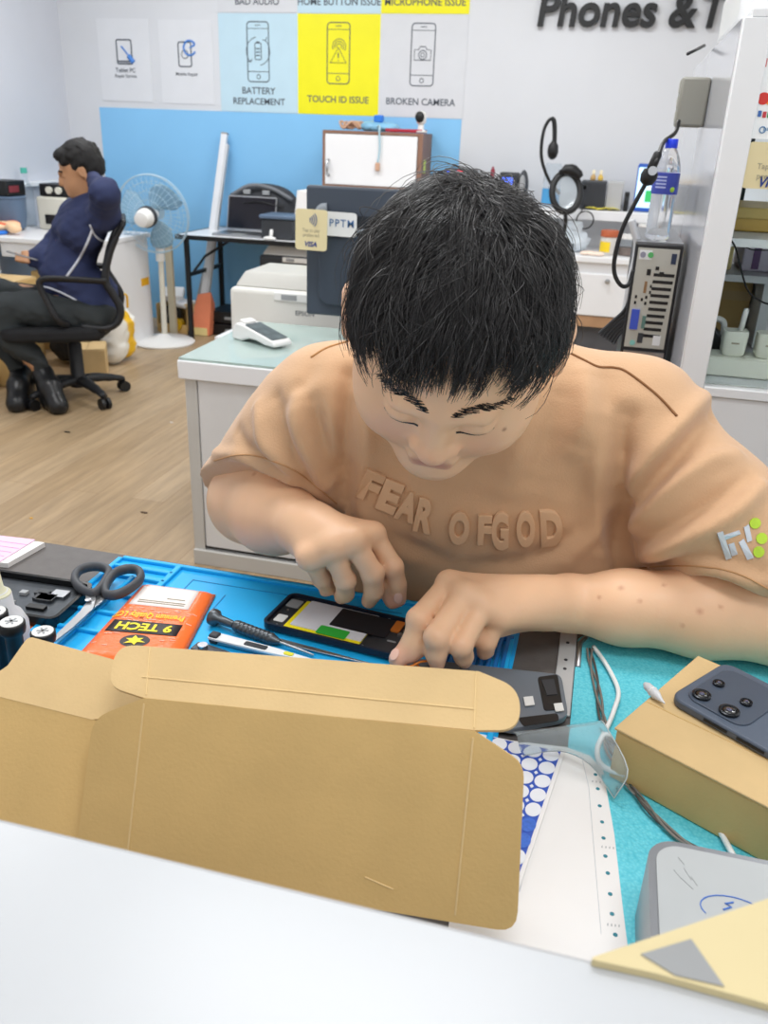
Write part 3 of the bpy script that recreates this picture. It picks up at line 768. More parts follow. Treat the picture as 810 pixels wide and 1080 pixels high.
MB().mm((-1.59, 5.91, 1.455), (-1.53, 5.96, 1.5)).build('block', mat('bright_blue', 0), t, bev=.008)
MB().tube([(-1.56, 5.9, 1.43), (-1.53, 5.84, 1.435), (-1.525, 5.822, 1.4), (-1.52, 5.822, 1.3), (-1.53, 5.822, 1.21)], .006, 8, sub=5).build('cord', mat('pale_blue_cord', '#a9cbd8', .5), t, smooth=True)
MB().box((-1.53, 5.82, 1.19), (.03, .018, .05)).build('cord_clip', mat('tan_cable', 0), t, bev=.005)
t = thing('red_folder', 'flat red folder on the right of the brown framed cabinet', 'folder', (-1.37, 5.95, 1.4))
MB().box((-1.38, 5.97, 1.412), (.24, .22, .02), rz=.05).build('cover', mat('crimson', '#a92238', .5, var=.1), t, bev=.004)
MB().box((-1.38, 5.972, 1.4125), (.236, .222, .012), rz=.05).build('pages', paper, t)
t = thing('camera_bottle', 'white rounded security camera with a black face on the cabinet corner', 'camera', (-1.285, 5.92, 1.4))
MB().lathe([(.04, 0.003), (.042, .01), (.02, .02), (.018, .05), (.03, .06), (.034, .085), (.03, .12), (.001, .13)], (-1.27, 5.9, 1.422-.02)).build('body', whitep, t, smooth=50)
MB().ell((-1.275, 5.872, 1.495), (.03, .02, .034)).build('lens_face', blk, t, smooth=True)
MB().mm((-1.2405, 5.9, 1.16), (-1.2385, 5.96, 1.24)).build('sticky_note', mat('lime', '#cfe06a', .5), bpy.data.objects['wall_cabinet'])

# ------------------------------------------------------------------ service counter behind the technician
t = thing('service_counter', 'white service counter with a glass top behind the man in the tan shirt', 'counter', (-.6, 2.7, 0))
MB().mm((-1.24, 2.42, 0.05), (.05, 2.98, .69)).build('carcass', white, t, bev=.003)
MB().mm((-1.26, 2.395, .655), (.06, 3.02, .715)).build('counter_top', white, t, bev=.004)
MB().mm((-1.255, 2.40, .7155), (.055, 3.015, .723)).build('glass_sheet', mat('green_glass', '#d6e9e4', .06, trans=.5, var=.01), t)
b = MB(); b.mm((-1.245, 2.41, .04), (-1.205, 2.42, .655)); b.build('stile', mat('cool_grey_trim', '#c4c2bd', .45, var=.04), t, bev=.002)
MB().mm((-1.245, 2.40, .0), (.05, 2.42, .055)).build('plinth', mat('cool_grey_trim', 0), t, bev=.002)
MB().mm((-1.2, 2.412, .07), (.04, 2.4185, .65)).build('front_panel', mat('panel_white', '#dcdcdc', .45, var=.04), t)
b = MB(); b.mm((-1.205, 2.4115, .062), (.05, 2.4185, .07)); b.build('shadow_gap', blk, t)
# card terminal
c0 = atz(245, 360, .724); 
t = thing('card_terminal', 'white card payment terminal lying on the glass counter top', 'card terminal', (-1.09, 2.68, .724), -.5)
Mt = frame((-1.095, 2.69, .724), V((.88, -.47, 0)), V((.47, .88, 0)))
prof = [(-.11, 0), (-.10, .045), (-.085, .058), (-.05, .056), (.1, .026), (.112, .018), (.112, .006), (.06, .006), (.02, .014), (-.02, .014), (-.05, .004), (-.06, 0)]
b = MB(); b.rings([[Mt @ V((px_, -.04, pz)) for px_, pz in prof], [Mt @ V((px_, .04, pz)) for px_, pz in prof]]); b.build('body', whitep, t, bev=.006, seg=3)
Msl = Mt @ Matrix.Translation((.025, 0, .0424)) @ Matrix.Rotation(atan2(.03, .15), 4, 'Y')
MB().prism(rrect(.145, .068, .006), -.002, .0012, Msl).build('screen', mat('terminal_screen', '#5a6468', .15, var=.3, vscale=30), t)
MB().prism(rrect(.03, .05, .004, 4, -.095), -.004, .004, Msl).build('printer_lid', whitep, t)
# inkjet printer with a stand, behind the counter
t = printer('inkjet_printer', 'white inkjet printer lettered EPSON behind the glass counter', (-1.09, 3.31, .64), .62, .38, .235, mat('warm_white_plastic', '#d9d8d2', .45, var=.03), mat('lid_grey', '#b9b8b2', .5, var=.05), 'EPSON')
t = thing('printer_stand', 'low white stand carrying the inkjet printer', 'stand', (-1.09, 3.31, 0))
MB().mm((-1.44, 3.06, .61), (-.74, 3.55, .638)).build('top', white, t)
for xx in (-1.42, -.78):
    MB().mm((xx, 3.07, 0), (xx+.03, 3.53, .61)).build('side_panel', white, t)
MB().mm((-1.39, 3.51, .05), (-.78, 3.53, .6)).build('back_panel', white, t)
# monitor seen from behind
t = thing('monitor', 'dark monitor seen from behind on the counter, left of the bent head', 'monitor', (-.68, 2.86, .724))
slate = mat('monitor_back', '#3d4653', .5, var=.06)
c = aty(322, 195, 2.83); e = aty(322, 331, 2.83); xl = c.x+.002; zt = c.z; zb = e.z; W = .56
b = MB(); b.mm((xl, 2.83, zb), (xl+W, 2.865, zt)); b.build('housing', slate, t, bev=.008, seg=3)
MB().mm((xl+.015, 2.865, zb+.02), (xl+W-.015, 2.868, zt-.015)).build('screen', mat('dark_screen', 0), t)
Mm = frame((xl+W/2, 2.83, (zb+zt)/2), (1, 0, 0), (0, 0, 1))
MB().prism(rrect(W-.1, (zt-zb)*.55, .04, 6, .0, -.055), 0, .022, Mm).build('rear_bulge', mat('monitor_back_soft', '#36404d', .55, var=.06), t, bev=.006)
MB().tube([Mm @ V((x_, y_, .004)) for x_, y_ in ((-W/2+.035, .03), (-W/2+.04, .1), (-W/2+.055, .135), (-W/2+.075, .14))], .018, 8, sub=4, flat=.4).build('cable_cover', mat('monitor_trim', '#8b929a', .5), t, smooth=True)
b = MB()
b.box(Mm @ V((.0, .105, .0)), (W-.2, .006, .035)); b.build('vent_groove', mat('monitor_vent', '#20262e', .6), t)
MB().tube([Mm @ V((-W/2+.09, .075, .006)), Mm @ V((W/2-.09, .075, .006))], .009, 8).build('vent_bar', mat('monitor_trim', 0), t, smooth=True)
MB().mm((xl+W/2-.03, 2.84, .735), (xl+W/2+.03, 2.86, zb+.03)).build('stand_neck', slate, t, bev=.004)
MB().prism(rrect(.24, .16, .03), 0, .012, TR((xl+W/2, 2.83, .7245))).build('stand_foot', slate, t)
# shop label stuck on the monitor
cs = aty(353, 236, 2.80)
t = thing('shop_label', 'white rounded label lettered PPTM on the back of the monitor', 'label', cs)
Ml = frame((cs.x+.012, 2.803, cs.z-.001), (1, 0, -.01), (0, 0, 1))
MB().prism(rrect(.125, .075, .012), 0, .004, Ml).build('plate', mat('pale_white', '#dfe1e2', .4, var=.02), t)
k = MB(); put_text(k, 'PPTM', Ml @ Matrix.Translation((.012, .004, 0)), w=.082, h=.023, thick=.0055, bold=.008, spacing=1.2); k.build('lettering', mat('label_blue', '#3d6a9c', .5), t)
# beige contactless payment card
beige = mat('beige_card', '#ddd0a4', .5, var=.02)
navyink = mat('navy_ink', '#2a3f86', .5); greyink = mat('grey_ink', '#a39c86', .5)
def paycard(c, M, label, w_=.108, h_=.125):
    t = thing('payment_sign', label, 'sign', c)
    MB().prism(rrect(w_, h_, .01), 0, .003, M).build('card', beige, t)
    k = MB()
    for i, r_ in enumerate((.009, .016, .023, .03)): line(k, M, circ(-.012, h_*.25, r_, -40, 40, 8), .0035, z=.0042)
    k.build('contactless_symbol', mat('slate_ink', '#6f7a98', .5), t)
    k = MB(); put_text(k, 'Tap to pay', M @ Matrix.Translation((0, -.002, 0)), w=w_*.55, thick=.0042, bold=.005); put_text(k, 'preferred', M @ Matrix.Translation((0, -.017, 0)), w=w_*.5, thick=.0042, bold=.005); k.build('small_lettering', greyink, t)
    k = MB(); put_text(k, 'VISA', M @ Matrix.Translation((0, -h_*.345, 0)), w=w_*.38, h=.0165, thick=.0042, bold=.03, shear=.25); k.build('visa_lettering', navyink, t)
    return t
cc = aty(328.5, 242.5, 2.74)
paycard(cc, frame(cc, (1, 0, -.01), (0, .02, 1)), 'beige VISA contactless sign in front of the monitor back', .107, .126)
MB().tube([(cc.x-.05, 2.745, cc.z-.045), (cc.x-.03, 2.745, cc.z-.035), (cc.x+.0, 2.76, cc.z-.03), (cc.x+.02, 2.826, cc.z-.03)], .006, 8, sub=5).build('clip_arm', beige, bpy.data.objects['payment_sign'], smooth=True)
# ------------------------------------------------------------------ bench at the back wall, right
t = thing('wall_bench', 'white bench with drawers along the back wall right of the bent head', 'bench', (-.3, 5.8, 0))
BT = .752
MB().mm((-1.05, 5.5, BT-.035), (.9, 6.13, BT)).build('bench_top', white, t, bev=.004)
MB().mm((-1.04, 5.53, .36), (.89, 6.12, BT-.035)).build('carcass', white, t)
for i, xx in enumerate((-.76, -.155, .45)):
    d_ = MB().mm((xx-.295, 5.508, .40), (xx+.295, 5.53, BT-.1)).build('drawer', white, t, bev=.004)
    MB().lathe([(.006, 0), (.006, .012), (.014, .016), (.016, .024), (.001, .027)], (xx+.178, 5.508, .615), (0, -1, 0), n=16).build('knob', steel, d_, smooth=40)
MB().mm((-1.04, 5.515, .33), (.89, 5.55, .395)).build('wood_rail', mat('oak_rail', '#b08a68', .6, var=.12, vscale=10), t)
MB().mm((-1.03, 5.6, 0), (.88, 6.1, .33)).build('plinth', mat('dark_plinth', '#5a5c62', .6, var=.1), t)
t = thing('bench_riser', 'white riser shelf standing on the back wall bench', 'shelf', (-.3, 5.95, BT))
MB().mm((-1.05, 5.82, .935), (.9, 6.12, .995)).build('shelf_board', white, t, bev=.004)
for xx in (-1.03, -.42, .3, .88): MB().mm((xx-.012, 5.84, BT), (xx+.012, 6.11, .935)).build('support', white, t)
MB().mm((-1.02, 6.1, BT), (.88, 6.115, .935)).build('back_panel', white, t)
RZ_ = .996
blueled = mat('blue_display', '#4b6cf0', .3, emit=1.2); redled = mat('red_display', '#ff2a4a', .3, emit=1.5)
def device(label, x0, x1, y0, y1, z0, z1, m, panel=None, knobs=0, grp=None):
    t = thing('bench_instrument', label, 'electronics', ((x0+x1)/2, (y0+y1)/2, z0), group=grp)
    MB().mm((x0, y0, z0+.001), (x1, y1, z1)).build('case', m, t, bev=.006)
    w_ = x1-x0; h_ = z1-z0
    for mm_, a, b_, c_, d_, nm in panel or (): MB().mm((x0+w_*a, y0-.003, z0+h_*b_), (x0+w_*c_, y0+.001, z0+h_*d_)).build(nm, mm_, t)
    for i in range(knobs): MB().cyl((x1-.025-.035*i, y0, z0+h_*.25), (x1-.025-.035*i, y0-.015, z0+h_*.25), .012, .01).build('knob', blk, t, smooth=40)
    return t
device('hot air station with blue and red lit display above the left of the hair', -1.09, -.9, 5.85, 6.05, RZ_, 1.2, dkgrey, [(blueled, .05, .45, .42, .92, 'blue_display'), (redled, .46, .45, .62, .95, 'red_display')], 2)
device('small tester with a blue screen above the crown of the hair', -.735, -.62, 5.88, 6.02, RZ_, 1.19, dkgrey, [(blueled, .15, .45, .75, .85, 'screen')], 1)
device('dark power supply with a light grey right end on the riser shelf', -.215, -.06, 5.86, 6.04, RZ_, 1.165, mat('graphite', '#3d4147', .45, var=.08), [(dkgrey, .05, .15, .95, .9, 'front_panel'), (whitep, .1, .7, .2, .82, 'logo_dot')])
device('light grey box standing right of the dark power supply', -.055, .045, 5.88, 6.04, RZ_, 1.165, mat('cool_grey', '#b4b6b8', .45, var=.05))
t = thing('speaker', 'small black upright speaker at the right end of the riser shelf', 'speaker', (.075, 5.9, RZ_))
MB().mm((.057, 5.86, RZ_+.001), (.087, 5.93, 1.11)).build('case', blk, t, bev=.006)
MB().cyl((.072, 5.862, 1.07), (.072, 5.857, 1.07), .011).build('cone', dkgrey, t)
t = thing('bottle', 'small red bottle on the riser shelf above the crown of the hair', 'bottle', (-.79, 5.95, RZ_))
redpl = mat('red_plastic', '#b8465a', .4, var=.06)
MB().lathe([(.025, .001), (.028, .01), (.028, .12), (.014, .15), (.014, .17)], (-.79, 5.95, RZ_), n=20).build('body', redpl, t, smooth=50)
MB().lathe([(.016, .17), (.014, .2), (.004, .225)], (-.79, 5.95, RZ_), n=16).build('cap', mat('dark_red', '#8a2236', .4), t, smooth=50)
t = thing('foil_bag', 'shiny silver bag beside the red and blue lit station', 'bag', (-.88, 5.84, RZ_))
F = Field(); F.ell((-.88, 5.87, 1.05), (.075, .05, .07), k=.03); F.ell((-.83, 5.87, 1.09), (.04, .035, .05), k=.03)
v, q = polygonise(F, (-1, 5.75, .98), (-.75, 6, 1.2), .006); v += (snoise(v, 14, 6)*.008)[:, None]; v[:, 2] = np.maximum(v[:, 2], RZ_+.001)
np_mesh('pouch', v, q, mat('silver_foil', '#d9dde2', .2, metal=.8), t)
t = thing('speaker', 'tall oval dark speaker right of the small blue screened tester', 'speaker', (-.585, 5.93, RZ_))
MB().ell((-.585, 5.93, 1.105), (.035, .045, .105)).build('body', mat('graphite', 0), t, smooth=True)
MB().ell((-.588, 5.895, 1.12), (.022, .014, .06)).build('grille', greyp, t, smooth=True)
for i, (xx, col_, lab) in enumerate(((-.15, '#c8a46a', 'small brown vial on top of the dark power supply'), (-.105, '#e8c25a', 'small yellow vial on top of the dark power supply'))):
    t = thing('vial', lab, 'vial', (xx, 5.95, 1.166)); MB().lathe([(.014, .001), (.017, .006), (.017, .022), (.008, .034), (.007, .04)], (xx, 5.95, 1.166), n=16).build('body', mat('vial%d' % i, col_, .3, var=.05), t, smooth=50)
    MB().lathe([(.01, .036), (.01, .056), (.004, .062)], (xx, 5.95, 1.166), n=14).build('cap', mat('cream', '#efe3c4', .5), t, smooth=50)
t = thing('yellow_notes', 'crumpled yellow notes lying on the front of the riser shelf', 'paper', (-.1, 5.85, RZ_))
b = MB()
for i in range(7):
    b.box((-.15+.027*i, 5.86+random.uniform(-.012, .012), 1.006+random.uniform(0, .006)), (.04, .035, .003), rx=random.uniform(-.3, .3), ry=random.uniform(-.3, .3), rz=random.uniform(-1, 1))
b.build('slips', mat('note_yellow', '#e9dc5c', .6, var=.08), t)
t = thing('cable_loop', 'black cable loop hanging from the riser shelf by the yellow notes', 'cable', (-.14, 5.8, .98))
c = aty(617, 232, 5.79); MB().tube([c+V((.052*cos(a*pi/7), 0, .052*sin(a*pi/7))) for a in range(14)], .004, 6, closed=True, sub=2).build('cord', blk, t, smooth=True)
MB().tube([c+V((-.03, 0, .05)), c+V((-.02, .04, .075)), c+V((0, .09, .078))], .004, 6, sub=4).build('lead', blk, t, smooth=True)
# magnifier ring lamp with gooseneck
t = thing('ring_lamp', 'black ring magnifier lamp on a gooseneck on the back wall bench', 'lamp', (-.33, 5.62, BT))
rc = aty(597, 203, 5.6); rd = V((.25, -.9, .35)).normalized(); rx_, ry_, _ = basis(rd)
b = MB(); b.tube([rc+rx_*.085*cos(2*pi*i/32)+ry_*.115*sin(2*pi*i/32) for i in range(32)], .02, 10, closed=True); b.build('ring', blk, t, smooth=True)
b = MB(); b.rings([[rc+rx_*.075*cos(2*pi*i/24)+ry_*.105*sin(2*pi*i/24)+rd*h for i in range(24)] for h in (-.004, .004)]); b.build('lens', mat('lens_glass', '#dfe6ea', .05, trans=.8, var=.01), t)
b = MB(); b.tube([rc+rx_*-.1*cos(a)+ry_*.125*sin(a)+rd*.03 for a in [radians(k) for k in range(60, 150, 10)]], [.012, .03, .035, .03, .02], 8); b.build('hood', blk, t, smooth=True)
b = MB(); b.tube([rc-ry_*.11, rc-ry_*.2+V((0, .05, 0)), V((rc.x, 5.68, BT+.02))], .012, 8, sub=6); b.build('gooseneck', blk, t, smooth=True)
MB().lathe([(.07, .001), (.07, .02), (.02, .03)], (rc.x, 5.68, BT)).build('base', blk, t, smooth=40)
t = thing('microscope_arm', 'black cable arch rising above a clear jar at the back wall', 'cable', (-.4, 5.72, RZ_))
pts = [aty(*p, 5.75) for p in ((590, 205), (578, 188), (571, 165), (573, 140), (579, 127), (584, 127), (585, 142), (584, 160))]
MB().tube(pts, [.010]*5+[.014]*3, 8, sub=5).build('cable', blk, t, smooth=True)
p = aty(583, 160, 5.75); b = MB(); b.lathe([(.012, .06), (.03, .035), (.034, 0), (.026, -.03), (.01, -.045)], p, n=18); b.build('plug', blk, t, smooth=50)
t = thing('glass_jar', 'clear square jar with a blue label under the black cable arch', 'jar', (-.4, 5.9, RZ_))
p = aty(582, 190, 5.86); MB().lathe([(.05, .001), (.055, .01), (.055, .24), (.045, .26)], (p.x, 5.9, RZ_), n=24).build('body', clear, t, smooth=50)
MB().lathe([(.0565, .02), (.0565, .11)], (p.x, 5.9, RZ_), n=24).build('label', mat('sky_label', '#53a7e0', .4, var=.05), t, smooth=50)
# on the bench top
t = thing('plastic_bag', 'bluish white plastic bag on the bench under the ring lamp', 'bag', (-.22, 5.7, BT))
F = Field(); F.cone((-.23, 5.74, .83), (-.22, 5.74, .93), .07, .045, k=.03); F.ell((-.19, 5.72, .81), (.07, .06, .055), k=.03)
v, q = polygonise(F, (-.4, 5.55, .73), (-.05, 5.9, 1.05), .007); v += (snoise(v, 13, 8)*.012)[:, None]; v[:, 2] = np.clip(v[:, 2], BT+.001, .93)
np_mesh('bag_body', v, q, mat('bag_white', '#e6f0f8', .4, trans=.2, var=.05), t)
t = thing('flux_jar', 'clear jar with a yellow label and orange top on the bench', 'jar', (0, 5.64, BT))
MB().lathe([(.05, .001), (.053, .01), (.053, .1), (.048, .108)], (.0, 5.66, BT), n=26).build('body', mat('milky', '#e9e4dd', .3, trans=.3, var=.04), t, smooth=50)
MB().lathe([(.055, .108), (.055, .14), (.05, .146), (.001, .146)], (.0, 5.66, BT), n=26).build('lid', mat('rust_lid', '#b25a34', .5, var=.1), t, smooth=50)
b = MB(); b.rings([[V((.0+.0545*cos(a), 5.66+.0545*sin(a), BT+h)) for a in [radians(k) for k in range(200, 290, 10)]]+[V((.0+.0535*cos(a), 5.66+.0535*sin(a), BT+h)) for a in [radians(k) for k in range(280, 190, -10)]] for h in (.02, .08)]); b.build('label', mat('label_yellow', '#f2d22c', .5, var=.04), t)
t = thing('flux_jar', 'clear tub with a dark band right of the yellow labelled jar', 'jar', (.11, 5.66, BT))
MB().lathe([(.05, .001), (.054, .01), (.05, .1)], (.115, 5.68, BT), n=26).build('body', clear, t, smooth=50)
MB().lathe([(.046, .002), (.05, .05), (.001, .05)], (.115, 5.68, BT), n=26).build('contents', mat('brown_paste', '#7d685c', .5, var=.1), t, smooth=50)
MB().lathe([(.054, .1), (.054, .125), (.001, .127)], (.115, 5.68, BT), n=26).build('lid', whitep, t, smooth=50)
t = thing('tissue', 'crumpled tissue on the bench front left of the yellow labelled jar', 'tissue', (-.12, 5.56, BT))
F = Field()
for i in range(6): F.ell((-.14+.02*i, 5.56+random.uniform(-.02, .02), BT+.012), (.025, .022, .012), k=.012)
v, q = polygonise(F, (-.25, 5.5, BT-.03), (.05, 5.65, BT+.06), .005); v[:, 2] = np.maximum(v[:, 2], BT+.001); np_mesh('paper', v, q, mat('peach_tissue', '#f0dccb', .8, var=.06), t)
t = thing('brown_tub', 'brown upright carton tube behind the water bottle', 'tube', (.18, 5.75, BT))
p = aty(678, 245, 5.75); MB().lathe([(.03, .001), (.03, .17)], (p.x, 5.75, BT), n=20).build('body', mat('cardboard_tube', '#a9825c', .7, var=.1), t, smooth=40)
MB().lathe([(.032, .17), (.032, .185), (.001, .186)], (p.x, 5.75, BT), n=20).build('cap', whitep, t, smooth=40)
# phone standing on the riser shelf
p0 = aty(682, 194, 5.93); t = thing('phone', 'phone with a bright blue screen standing on the riser shelf behind the bottle', 'phone', (p0.x, 5.93, RZ_))
Mp = frame((p0.x+.01, 5.93, RZ_+.142), (1, 0, 0), (0, .1, 1))
MB().prism(rrect(.15, .28, .015), -.008, 0, Mp).build('body', mat('blue_case', '#2458b8', .3, var=.05), t, bev=.002)
MB().prism(rrect(.135, .235, .006), 0, .001, Mp).build('screen', mat('bright_screen', '#bfe3ff', .2, emit=.7), t)
MB().prism(rrect(.075, .07, .006, 4, .028, -.05), .001, .0016, Mp).build('screen_tile', mat('screen_green', '#2fae5e', .3, emit=.4), t)
MB().box((p0.x+.01, 5.97, RZ_+.04), (.06, .06, .078)).build('stand', blk, t, bev=.004)

# ------------------------------------------------------------------ glazed display cabinet at the right
CF, CX = 1.62, .155
pl = aty(772, 80, CF); CX = pl.x
for _n, _c in (('pale_white', '#dfe1e2'),): mat(_n, _c, .4, var=.02)
zt = aty(800, 19, CF).z; zs = aty(770, 407, CF).z; px1 = CX+.045
t = thing('display_cabinet', 'white glazed display cabinet with a glossy side at the right of the picture', 'cabinet', (.6, 2.0, 0))
mat('cabinet_glass', '#f2f8f8', .02, trans=1, ior=1.05)
gloss = mat('glossy_side_panel', '#c9ccd3', .09, var=.02, vscale=2, spec=.6)
frm = mat('cabinet_white', '#e4e6e8', .35, var=.02)
MB().mm((CX, CF+.003, 0), (CX+.012, 2.62, zt)).build('side_panel', gloss, t)
MB().mm((CX+.0005, CF-.02, zs-.02), (px1, CF+.002, zt)).build('post', frm, t, bev=.002)
MB().mm((px1, CF-.02, zt-.03), (1.2, CF+.002, zt)).build('top_rail', frm, t, bev=.002)
MB().mm((px1, CF-.022, zs-.018), (1.2, CF+.03, zs)).build('sill', frm, t, bev=.002)
MB().mm((CX+.0005, CF-.015, 0), (1.2, CF+.002, zs-.02)).build('lower_panel', frm, t)
MB().mm((CX+.013, CF+.03, zs-.03), (1.2, 2.6, zs-.004)).build('floor_shelf', frm, t)
MB().mm((CX+.013, 2.6, 0), (1.2, 2.62, zs+.02)).build('back_panel', mat('panel_white', 0), t)
MB().mm((1.2, CF-.02, 0), (1.215, 2.62, zt)).build('side_panel', frm, t)
MB().mm((CX+.0125, CF-.02, zt), (1.2, 2.62, zt+.01)).build('top_board', frm, t)
MB().mm((px1, CF-.006, zs+.002), (1.198, CF-.002, zt-.032)).build('glass_pane', mat('cabinet_glass', '#f2f8f8', .02, trans=1, ior=1.05), t)
s1 = aty(768, 241, 1.86).z; s2 = aty(765, 288, 2.0).z
MB().mm((CX+.014, 1.66, s1-.014), (1.198, 2.3, s1)).build('shelf', frm, t)
MB().mm((CX+.014, 1.98, s2-.014), (1.198, 2.598, s2)).build('shelf', frm, t)
xd = aty(797, 340, 2.0).x; MB().mm((xd-.0, 1.985, zs), (xd+.02, 2.58, s2-.014)).build('divider', frm, t)
# white crate on the top board, upper right corner of the picture
t = thing('top_box', 'white box on top of the glazed cabinet at the picture edge', 'box', (.5, 2.0, zt+.012))
MB().mm((CX+.02, 1.9, zt+.013), (.5, 2.3, zt+.12)).build('body', frm, t, bev=.02, seg=3); MB().mm((CX+.025, 1.905, zt+.12), (.495, 2.295, zt+.13)).build('lid', white, t, bev=.004)
# payment stickers on the glass
M = None
def onglass(px_, py_): return aty(px_, py_, CF-.008)
a = onglass(796, 50); b_ = onglass(789, 146); top = onglass(800, 56)
t = thing('payment_sign', 'white sign with red and blue payment logos stuck on the cabinet glass', 'sign', (a.x+.04, CF-.008, (a.z+b_.z)/2))
sc_ = frame((b_.x, CF-.0085, b_.z), (1, 0, 0), (0, 0, 1)); hh = a.z-b_.z
MB().box((.045, hh/2, 0), (.09, hh, .002), sc_).build('card', mat('sign_white', '#eef1f2', .4, var=.01), t)
def logo(pxy, nm, fn):
    p = onglass(*pxy); k = MB(); fn(k, frame((p.x, CF-.0097, p.z), (1, 0, 0), (0, 0, 1))); return k
k = logo((803, 66), '', lambda k, M: k.prism(rrect(.016, .013, .002), 0, .0008, M)); k.build('red_logo', mat('logo_red', '#d0342c', .4), t)
k = logo((803, 67), '', lambda k, M: k.prism(rrect(.009, .007, .003), .0008, .0012, M)); k.build('orange_logo', mat('logo_orange', '#f0a030', .4), t)
k = logo((805, 104), '', lambda k, M: k.prism([(p[0], p[1]) for p in circ(0, 0, .009)[:-1]], 0, .0008, M)); k.build('red_circle', mat('logo_red', 0), t)
k = logo((812, 104), '', lambda k, M: k.prism([(p[0], p[1]) for p in circ(0, 0, .009)[:-1]], .0, .0006, M)); k.build('orange_circle', mat('logo_orange', 0), t)
for i, (pp, cl) in enumerate((((801, 120), '#3f6bb0'), ((806, 121), '#c23a44'), ((811, 121), '#3a9a5a'))):
    k = logo(pp, '', lambda k, M: k.prism(rrect(.0055, .009, .001), 0, .0008, M)); k.build('stripe_logo', mat('stripe%d' % i, cl, .4), t)
k = logo((804, 137), '', lambda k, M: line(k, M, circ(0, 0, .0045), .0016, z=.0008, closed=False)); k.build('ring_logo', mat('logo_blue', '#3c78a8', .4), t)
k = logo((809, 137), '', lambda k, M: (put_text(k, 'pay', M, h=.006, thick=.0008))); k.build('logo_lettering', mat('logo_blue', 0), t)
a = onglass(783, 149); b_ = onglass(779, 198); w_ = .095
paycard((a.x, CF-.008, a.z), frame((b_.x+w_/2, CF-.0115, (a.z+b_.z)/2), (1, 0, 0), (0, 0, 1)), 'beige VISA contactless sign stuck on the cabinet glass at the right edge', w_, a.z-b_.z)
t = thing('dark_interior_strip', 'dark strip standing in for the shaded cabinet inside behind the payment signs', 'folder', (.25, 2.1, s1))
a = aty(788, 80, 2.1); MB().mm((a.x-.02, 2.1, s1+.001), (a.x+.04, 2.12, a.z)).build('cover', mat('painted_interior_shade', '#26363c', .5, var=.1), t, bev=.002)  # dark slab painted for the shade inside the cabinet, no real folder
MB().mm((a.x-.018, 2.1205, s1+.004), (a.x+.038, 2.14, a.z-.004)).build('pages', paper, t)  # pale backing of the painted dark strip, not real pages
a = aty(771, 216, 1.86); t = thing('gold_box', 'golden cardboard box lying on the upper shelf of the glass cabinet', 'box', (a.x+.1, 1.95, s1))
MB().mm((a.x, 1.8, s1+.001), (a.x+.25, 2.05, a.z-.002)).build('tray', mat('gold_card', '#d2ac56', .45, var=.12, vscale=20), t, bev=.003)
MB().mm((a.x-.002, 1.797, a.z-.02), (a.x+.252, 2.053, a.z)).build('lid', mat('gold_card_light', '#dcbf72', .45, var=.12, vscale=20), t, bev=.003)
# lower contents
a = aty(772, 300, 2.2); t = thing('brown_carton', 'large brown carton on the lower shelf of the glass cabinet', 'box', (a.x+.05, 2.3, zs-.004))
MB().mm((CX+.02, 2.1, zs-.003), (xd-.004, 2.5, s2-.03)).build('body', card, t, bev=.003); MB().mm((CX+.02, 2.0985, zs+.08), (xd-.004, 2.1, zs+.1)).build('tape', cardin, t)
t = thing('small_carton', 'cream carton on the middle shelf of the glass cabinet', 'box', (.25, 2.1, s2))
a = aty(762, 265, 2.1); MB().mm((CX+.03, 2.05, s2+.001), (CX+.11, 2.2, s2+.05)).build('body', mat('cream_paper', 0), t, bev=.003); MB().mm((CX+.03, 2.049, s2+.01), (CX+.08, 2.05, s2+.03)).build('label', mat('pale_grey', 0), t)
t = thing('purple_pack', 'white and purple pack on the middle shelf, right of the cream carton', 'box', (.32, 2.1, s2))
MB().mm((CX+.13, 2.05, s2+.001), (CX+.24, 2.2, s2+.06)).build('body', mat('lilac', '#d8cfe0', .5, var=.05), t, bev=.003); MB().mm((CX+.15, 2.049, s2+.006), (CX+.165, 2.05, s2+.055)).build('stripe', mat('purple', '#6b4a7a', .5), t); MB().mm((CX+.19, 2.049, s2+.004), (CX+.205, 2.05, s2+.05)).build('stripe', mat('rose', '#b86a7a', .5), t)
# socket strip with white adapters on the cabinet floor
p0, p1_ = aty(737, 378, 1.76), aty(812, 390, 1.76)
t = thing('socket_strip', 'white socket strip lying on the floor of the glass cabinet', 'socket strip', (.5, 1.75, zs-.004))
ivory = mat('ivory_plastic', '#e6e7da', .4, var=.03)
ST = zs+.032
MB().mm((CX+.02, 1.7, zs-.003), (1.0, 1.775, ST)).build('housing', ivory, t, bev=.004)
for i in range(5):
    MB().mm((CX+.03+.09*i, 1.706, ST), (CX+.112+.09*i, 1.769, ST+.0015)).build('outlet_plate', ivory, t, bev=.001)
def adapter(px_, lab, lead=True):
    c = aty(px_, 380, 1.735); t = thing('power_adapter', lab, 'adapter', (c.x, 1.735, ST+.0015), group='adapters on the socket strip')
    o_ = ST+.002
    b = MB(); b.rings([[V((c.x+p[0], 1.735+p[1], o_+h)) for p in rrect(.045*s_, .045*s_, .01, 4)] for h, s_ in ((0, .8), (.006, .95), (.04, 1), (.046, .96))]); b.build('body', ivory, t, smooth=50)
    MB().tube([(c.x+.008, 1.735, o_+.045), (c.x+.01, 1.735, o_+.075), (c.x+.012, 1.74, o_+.085)], .005, 8).build('lead_boot', whitep, t, smooth=True)
    MB().box((c.x, 1.7115, o_+.025), (.014, .001, .003)).build('mark', greyink, t)
adapter(770, 'white cube power adapter with a lead on top in the glass cabinet'); adapter(806, 'white power adapter cut by the right edge of the picture')
t = thing('charger', 'black slanted charger plugged behind the white adapter', 'charger', (.23, 1.8, zs-.004))
